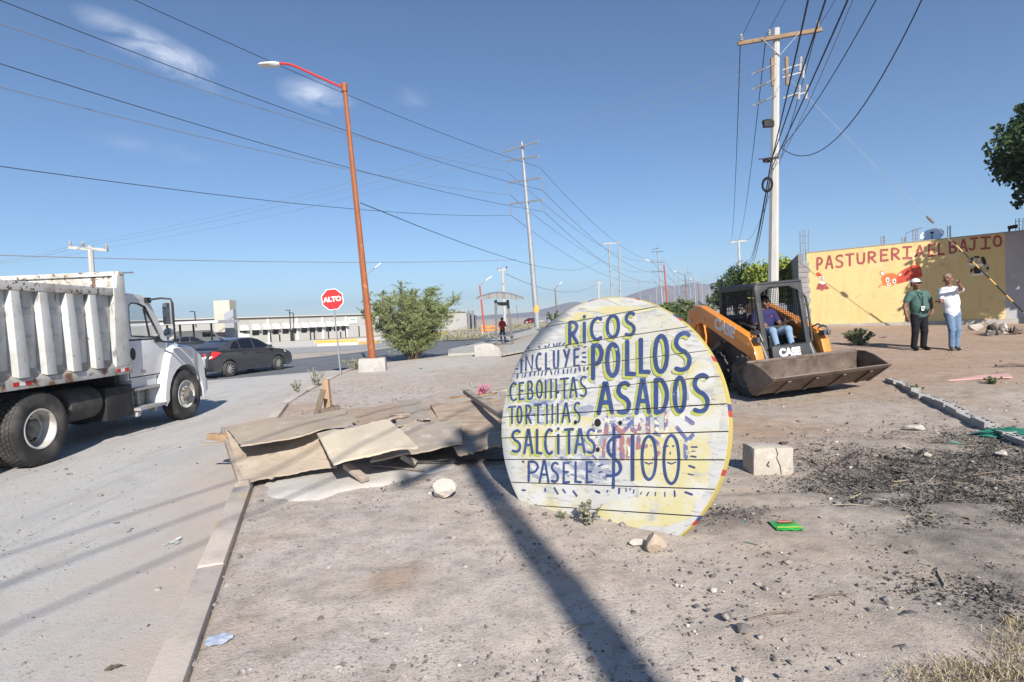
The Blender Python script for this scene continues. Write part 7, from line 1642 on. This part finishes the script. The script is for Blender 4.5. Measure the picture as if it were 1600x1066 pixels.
def head(pr, c, yaw=0.0, tilt=0.0, s=1.0):
    """head centred on c (between the eyes' height and ears), facing -y turned by yaw"""
    c = Vector(c); Rm = Matrix.Rotation(yaw, 3, 'Z') @ Matrix.Rotation(tilt, 3, 'X')
    f = lambda x, y, z: tuple(c + Rm @ (Vector((x, y, z)) * s))
    pr += [(f(0, .012, .03), f(0, .02, .045), .088 * s, .088 * s, SK, .02, None), (f(0, -.03, -.045), f(0, -.02, -.07), .062 * s, .05 * s, SK, .03, None), (f(0, -.055, -.095), f(0, -.05, -.09), .03 * s, .03 * s, SK, .025, None),
           (f(0, -.088, .01), f(0, -.108, -.028), .011 * s, .017 * s, SK, .012, None), (f(-.018, -.098, -.032), f(.018, -.098, -.032), .011 * s, .011 * s, SK, .01, None),
           (f(-.022, -.086, -.064), f(.022, -.086, -.064), .009 * s, .009 * s, LIP, .008, None), (f(-.035, -.082, .028), f(.035, -.082, .028), .014 * s, .014 * s, SK, .015, None)]
    for q in (1, -1):
        pr += [(f(q * .09, .015, .015), f(q * .088, .012, -.025), .017 * s, .012 * s, SK, .01, None), (f(q * .032, -.088, .008), f(q * .032, -.088, .008), .012 * s, .012 * s, EYE, .004, None), (f(q * .05, -.05, -.02), f(q * .045, -.06, -.03), .035 * s, .03 * s, SK, .02, None)]
    return f
def hand(pr, w, d, palm, side=1, curl=.35, s=1.0, pose=None):
    """five-fingered hand at wrist w, along d; palm = palm normal"""
    w, d, n_ = Vector(w), Vector(d).normalized(), Vector(palm); n_ = (n_ - d * n_.dot(d)).normalized(); x = d.cross(n_).normalized() * side
    pr.append((tuple(w), tuple(w + d * .03 * s), .026 * s, .03 * s, SK, .015, None))
    for i, u in enumerate((-.027, -.009, .009, .027)): pr.append((tuple(w + d * .02 * s + x * u * .8 * s), tuple(w + d * .088 * s + x * u * s), .017 * s, .0145 * s, SK, .008, None))
    for i, (u, L) in enumerate(((-.030, .062), (-.010, .074), (.010, .080), (.030, .072))):
        cr = curl if not pose else pose[i]; p0 = w + d * .088 * s + x * u * s; d1 = (d + n_ * cr * .7 + x * u * 3).normalized(); p1 = p0 + d1 * L * .48 * s; d2 = (d1 + n_ * cr * 1.5).normalized(); p2 = p1 + d2 * L * .32 * s; d3_ = (d2 + n_ * cr * 1.3).normalized(); p3 = p2 + d3_ * L * .25 * s
        pr += [(tuple(p0), tuple(p1), .0105 * s, .0095 * s, SK, .004, None), (tuple(p1), tuple(p2), .0095 * s, .009 * s, SK, .004, None), (tuple(p2), tuple(p3), .009 * s, .0078 * s, SK, .004, None)]
    q0 = w + d * .03 * s + x * .028 * s; q1 = q0 + (d * .6 + x * .75 + n_ * .3).normalized() * .042 * s; q2 = q1 + (d * .9 + x * .25 + n_ * .5).normalized() * .032 * s
    pr += [(tuple(q0), tuple(q1), .0145 * s, .011 * s, SK, .008, None), (tuple(q1), tuple(q2), .011 * s, .009 * s, SK, .004, None)]
def leg(pr, hip, knee, ankle, toe, r=(.095, .07, .05), m=PANTS):
    hip, knee, ankle, toe = map(Vector, (hip, knee, ankle, toe)); cuff = ankle + Vector((0, 0, .01))
    pr += [(tuple(hip), tuple(knee), r[0], r[1], m, .03, None), (tuple(knee), tuple(cuff), r[1] * .98, r[2] + .012, m, .025, None), (tuple(ankle.lerp(toe, .0) + Vector((0, .02, -.02))), tuple(ankle.lerp(toe, .5) + Vector((0, 0, -.02))), .044, .044, SHOE, .012, None), (tuple(ankle.lerp(toe, .45) + Vector((0, 0, -.018))), tuple(toe), .045, .036, SHOE, .02, None)]
def eyes_shades(parent, f, name='sunglasses', s=1.0):
    b = MB()
    for q in (1, -1): b.lathe(f(q * .034, -.103, .008), Vector(f(0, -1, 0)) - Vector(f(0, 0, 0)), [(-.006, .026), (.004, .024), (.007, 0)], 14)
    b.tube([f(-.02, -.108, .014), f(.02, -.108, .014)], .004, 5)
    for q in (1, -1): b.tube([f(q * .05, -.102, .014), f(q * .085, -.07, .016), f(q * .094, .02, .018)], .0045, 5)
    part(b, name, M('sunglass_black', (.01, .01, .011), .15, spec=.6), parent)
def hair_cap(parent, f, mat, front=.02, name='hair', r=.094, zlow=-.03, top=1.0):
    vs, fs = [], []; nu, nv = 20, 9
    for j in range(nv):
        for i in range(nu):
            a = 2 * math.pi * i / nu; fr = -math.sin(a); lowz = zlow + (front - zlow) * max(0, fr) ** .6 if fr > 0 else zlow - .03 * (-fr); th = top * j / (nv - 1)
            z = lowz + (r + .042 - lowz) * math.sin(th * math.pi / 2); k = math.sqrt(max(0.0, 1 - ((z - .04) / (r + .004)) ** 2)) if z > .04 else 1.0
            vs.append(f(math.cos(a) * r * k, .016 + math.sin(a) * (r + .004) * k, z))
    for j in range(nv - 1):
        for i in range(nu): fs.append((j * nu + i, j * nu + (i + 1) % nu, (j + 1) * nu + (i + 1) % nu, (j + 1) * nu + i))
    b = MB(); b.add(vs, fs); part(b, name, mat, parent)

# man in a green vest and white cap
g = G(1437, 547)
man = thing('person', 'person in green vest, white cap and sunglasses with a badge, standing hand on hip', 'person', g, R(4))
pr = []
vest = M('green_vest', (.075, .145, .125), .85, [((.050, .105, .09), 6, .45, .7)], [(5, .9, .06), (14, .6, .03)]); blackpants = M('black_trousers', (.012, .012, .014), .9, bump=[(5, .9, .06), (12, .6, .03)]); blackshoe = M('black_shoe', (.012, .012, .012), .5)
N1 = (-.07, -.01, 1.50)
pr += [((0, .0, .88), (-.01, -.01, 1.10), .155, .178, SHIRT, .05, (.86, 1.12, 1)), ((-.01, -.03, 1.06), (-.03, -.02, 1.30), .180, .165, SHIRT, .06, (.84, 1.08, 1)), ((-.20, .0, 1.385), (.13, .0, 1.40), .085, .085, SHIRT, .07, None), ((-.03, 0, 1.30), (-.06, 0, 1.43), .14, .085, SHIRT, .06, (.8, 1.15, 1)),
       ((0, .01, .82), (0, .0, .88), .15, .15, PANTS, .05, (.87, 1.1, 1)), (N1, (-.095, -.02, 1.58), .058, .055, SK, .03, None)]
leg(pr, (-.095, 0, .84), (-.125, -.03, .47), (-.135, .02, .085), (-.185, -.16, .035), (.112, .08, .056)); leg(pr, (.095, 0, .84), (.115, -.02, .47), (.125, .03, .085), (.135, -.15, .035), (.112, .08, .056))
pr += [((-.245, .0, 1.375), (-.315, .01, 1.24), .078, .07, SHIRT, .04, None), ((-.31, .01, 1.25), (-.365, .02, 1.10), .052, .046, SK, .02, None), ((-.365, .02, 1.10), (-.375, -.06, .87), .045, .031, SK, .02, None)]
hand(pr, (-.375, -.06, .87), (-.02, -.12, -1), (1, 0, 0), -1, .35)
pr += [((.175, .0, 1.385), (.29, .02, 1.24), .078, .068, SHIRT, .04, None), ((.285, .02, 1.245), (.36, .06, 1.14), .052, .046, SK, .02, None), ((.36, .06, 1.14), (.30, -.06, .95), .045, .032, SK, .02, None)]
hand(pr, (.30, -.06, .95), (-.55, -.35, -.75), (-.5, .8, .1), 1, .45)
f = head(pr, (-.11, -.045, 1.645), R(12), R(-4))
body_obj('body', pr, [skin_d, vest, blackpants, blackshoe, black, M('lips', (.22, .09, .07), .6)], man, .0095)
eyes_shades(man, f); hair_cap(man, f, hair_b, .05, 'hair', .0935, -.02)
b = MB(); vs = []
for j in range(6):
    for i in range(22):
        a = 2 * math.pi * i / 22; th = j / 5 * math.pi / 2; vs.append(f(math.cos(a) * .101 * math.cos(th), .014 + math.sin(a) * .110 * math.cos(th), .048 + .092 * math.sin(th)))
b.add(vs, [(j * 22 + i, j * 22 + (i + 1) % 22, (j + 1) * 22 + (i + 1) % 22, (j + 1) * 22 + i) for j in range(5) for i in range(22)])
bv = []
for i in range(11):
    a = math.pi + math.pi * i / 10; bv += [f(math.cos(a) * .098, .014 + math.sin(a) * .106, .052), f(math.cos(a) * .090, .0 + math.sin(a) * .175 * (abs(math.sin(a)) ** .25 if math.sin(a) else 0) - .0, .034)]
b.add(bv, [(2 * i, 2 * i + 2, 2 * i + 3, 2 * i + 1) for i in range(10)]); part(b, 'cap', M('white_cap', (.78, .78, .78), .8), man)
b = MB(); b.tube([(-.15, -.06, 1.47), (-.13, -.155, 1.36), (-.085, -.20, 1.22), (-.075, -.215, 1.09)], .006, 5); b.tube([(-.0, -.06, 1.48), (-.03, -.15, 1.36), (-.065, -.20, 1.22), (-.075, -.215, 1.09)], .006, 5); part(b, 'lanyard', black, man)
b = MB(); b.box((-.075, -.218, 1.035), (.085, .006, .105)); bd_ = part(b, 'badge', M('badge_white', (.75, .75, .73), .4), man); b = MB(); b.box((-.08, -.2225, 1.05), (.04, .002, .045)); part(b, 'badge_photo', M('badge_dark', (.08, .07, .07), .5), bd_)
b = MB(); b.lathe((.305, -.05, .965), (-.3, -.6, -.75), [(-.012, .034), (-.012, .038), (.012, .038), (.012, .034)], 14); part(b, 'watch', steel, man)
b = MB(); b.tube([(math.cos(a_) * .178, .01 + math.sin(a_) * .142, .905 + .01 * math.sin(a_)) for a_ in [k * math.pi / 10 for k in range(21)]], .012, 6); part(b, 'vest_hem', M('vest_dark', (.05, .11, .09), .85), man)
b = MB(); b.tube([(-.055, -.195, 1.40), (-.05, -.205, 1.25), (-.045, -.213, 1.10), (-.04, -.20, .93)], .006, 5); b.tube([(-.155, -.05, 1.475), (-.10, -.12, 1.43), (-.055, -.17, 1.385)], .012, 6); b.tube([(.02, -.05, 1.48), (-.02, -.12, 1.43), (-.055, -.17, 1.385)], .012, 6); part(b, 'vest_front', M('vest_dark'), man)
# man in white shirt pointing toward the viewer
g = G(1488, 547)
man = thing('person', 'person in untucked white shirt and blue jeans pointing with raised arm', 'person', g, R(-6)); pr = []
wshirt = M('white_shirt', (.70, .70, .74), .85, [((.62, .63, .68), 4, .5, .7)], [(5, .9, .07), (12, .6, .03)]); jeans = M('blue_jeans', (.135, .21, .32), .9, [((.19, .27, .38), 3, .45, .65), ((.09, .145, .235), 7, .55, .75)], [(5, .9, .06), (12, .7, .03)])
pr += [((.0, .0, .98), (-.02, .0, 1.18), .145, .150, SHIRT, .05, (.86, 1.12, 1)), ((-.02, -.01, 1.15), (-.04, 0, 1.38), .15, .15, SHIRT, .06, (.82, 1.15, 1)), ((-.19, .0, 1.46), (.11, .0, 1.47), .072, .075, SHIRT, .06, None), ((-.04, .0, 1.38), (-.06, 0, 1.50), .13, .08, SHIRT, .05, (.82, 1.15, 1)), ((.0, .0, .90), (-.01, 0, .98), .142, .145, SHIRT, .03, (.86, 1.12, 1)),
       ((.03, 0, .88), (.0, 0, .93), .135, .135, PANTS, .03, (.88, 1.12, 1)), ((-.07, -.01, 1.55), (-.09, -.02, 1.64), .057, .055, SK, .03, None)]
leg(pr, (-.07, 0, .90), (-.035, -.05, .50), (-.01, .0, .085), (-.09, -.17, .035), (.102, .072, .052)); leg(pr, (.095, 0, .90), (.12, -.02, .50), (.125, .05, .085), (.12, -.12, .035), (.102, .072, .052))
pr += [((-.215, .0, 1.45), (-.265, -.03, 1.30), .072, .064, SHIRT, .04, None), ((-.26, -.03, 1.31), (-.275, -.05, 1.20), .048, .043, SK, .02, None), ((-.275, -.05, 1.20), (-.40, -.25, 1.18), .042, .03, SK, .02, None)]
hand(pr, (-.40, -.25, 1.18), (-.8, -.5, .05), (0, 0, 1), 1, .5)
pr += [((.135, -.01, 1.455), (.10, -.17, 1.465), .076, .072, SHIRT, .04, None), ((.10, -.16, 1.465), (.03, -.30, 1.49), .050, .044, SK, .02, None), ((.03, -.30, 1.49), (-.15, -.47, 1.63), .043, .031, SK, .02, None)]
hand(pr, (-.15, -.47, 1.63), (-.45, -.8, .45), (-.3, .2, -1), 1, .9, pose=[1.2, 1.1, 1.0, .04])
f = head(pr, (-.105, -.045, 1.735), R(-4), R(-6))
body_obj('body', pr, [skin, wshirt, jeans, M('grey_shoe', (.10, .10, .11), .7, [((.3, .3, .3), 9, .55, .65)]), black, M('lips')], man, .0095); hair_cap(man, f, hair_g, .10, 'hair', .0915, -.03, .34)
b = MB(); b.add([(-.14, -.075, 1.545), (-.05, -.115, 1.50), (-.07, -.125, 1.435), (-.17, -.09, 1.50)], [(0, 1, 2, 3)]); b.add([(.03, -.07, 1.55), (-.045, -.115, 1.50), (-.02, -.125, 1.44), (.05, -.09, 1.505)], [(0, 1, 2, 3)]); part(b, 'collar', M('collar_white', (.78, .78, .80), .8), man)
b = MB(); b.box((-.49, -.31, 1.205), (.07, .14, .012), Matrix.Rotation(.6, 3, 'Z')); ph = tag(b.build('phone', black, bevel=.004), 'black phone in the hand of the person in the white shirt', 'phone'); ph.location = man.location; ph.rotation_euler = man.rotation_euler

# driver seated in the loader (local axes of the loader; body faces its +y, so turn half round)
drv = thing('person', 'person in navy polo shirt and sunglasses seated driving the loader', 'person', loader.location); drv.rotation_euler = loader.rotation_euler
polo = M('navy_polo', (.030, .028, .105), .85, bump=[(6, .8, .05), (12, .5, .02)]); pr = []
def fl(q): return tuple((-q[0], -q[1], q[2])) if False else q
Tt = Matrix.Translation((-.04, .30, 0)) @ Matrix.Rotation(math.pi, 4, 'Z')
pr += [((0, .26, 1.15), (0, .26, 1.34), .145, .155, SHIRT, .05, (.88, 1.1, 1)), ((0, .25, 1.32), (0, .24, 1.48), .155, .14, SHIRT, .05, (.84, 1.12, 1)), ((-.15, .25, 1.545), (.15, .25, 1.545), .07, .07, SHIRT, .06, None), ((0, .26, 1.08), (0, .24, 1.12), .14, .14, PANTS, .04, None), ((0, .24, 1.58), (0, .22, 1.67), .055, .053, SK, .03, None)]
for q in (1, -1):
    kn = (q * .17, -.22, 1.20); pr += [((q * .09, .2, 1.12), kn, .095, .072, PANTS, .04, None), (kn, (q * .16, -.30, .94), .07, .056, PANTS, .03, None), ((q * .16, -.29, .915), (q * .16, -.42, .915), .042, .036, SHOE, .015, None),
               ((q * .20, .25, 1.52), (q * .26, .20, 1.37), .072, .064, SHIRT, .04, None), ((q * .255, .20, 1.38), (q * .29, .13, 1.28), .048, .044, SK, .02, None), ((q * .29, .13, 1.28), (q * .33, -.14, 1.36), .043, .03, SK, .02, None)]
    hand(pr, (q * .33, -.14, 1.36), (q * .1, -1, -.05), (0, .1, -1), q, .8)
f = head(pr, (0, .19, 1.755), R(6), R(2))
pr = [(tuple(Tt @ Vector(p[0])), tuple(Tt @ Vector(p[1])), *p[2:]) for p in pr]; f2 = lambda x, y, z: tuple(Tt @ Vector(f(x, y, z)))
body_obj('body', pr, [skin_d, polo, M('driver_jeans', (.20, .29, .42), .9, [((.26, .35, .48), 4, .45, .65)], [(12, .4, .02)]), blackshoe, black, M('lips')], drv, .0105); eyes_shades(drv, f2); hair_cap(drv, f2, hair_b, .06, 'hair', .0935, -.02)
b = MB(); q = Tt @ Vector((.07, .105, 1.47)); b.box(q, (.05, .004, .012)); part(b, 'chest_logo', M('logo_red', (.5, .1, .1), .7), drv)

# pedestrian at the bus shelter
g = GZ(786, 534, .07); man = thing('person', 'small far person in red shirt and dark blue shorts under the bus shelter', 'person', g, R(-25)); pr = []
pr += [((0, 0, .90), (0, 0, 1.15), .13, .145, SHIRT, .05, (.88, 1.15, 1)), ((0, 0, 1.15), (0, 0, 1.30), .15, .13, SHIRT, .05, (.85, 1.2, 1)), ((-.14, 0, 1.33), (.14, 0, 1.33), .07, .07, SHIRT, .05, None), ((0, 0, 1.36), (0, -.01, 1.46), .05, .05, SK, .03, None)]
leg(pr, (-.08, 0, .86), (-.10, -.08, .48), (-.10, -.02, .085), (-.11, -.17, .035)); leg(pr, (.08, 0, .86), (.09, .04, .48), (.10, .18, .09), (.10, .04, .035))
for q in (1, -1):
    pr += [((q * .17, 0, 1.32), (q * .23, .01, 1.16), .065, .058, SHIRT, .03, None), ((q * .225, .01, 1.17), (q * .25, -.0, 1.06), .045, .04, SK, .02, None), ((q * .25, 0, 1.06), (q * .17, -.2, 1.08), .04, .03, SK, .02, None)]; hand(pr, (q * .17, -.2, 1.08), (-q * .5, -.8, .2), (-q, 0, 0), q, .5)
f = head(pr, (0, -.03, 1.52)); body_obj('body', pr, [skin_d, M('red_shirt', (.48, .022, .03), .8), M('dark_jeans', (.05, .07, .12), .9), blackshoe, black, M('lips')], man, .014); hair_cap(man, f, hair_b, .05)
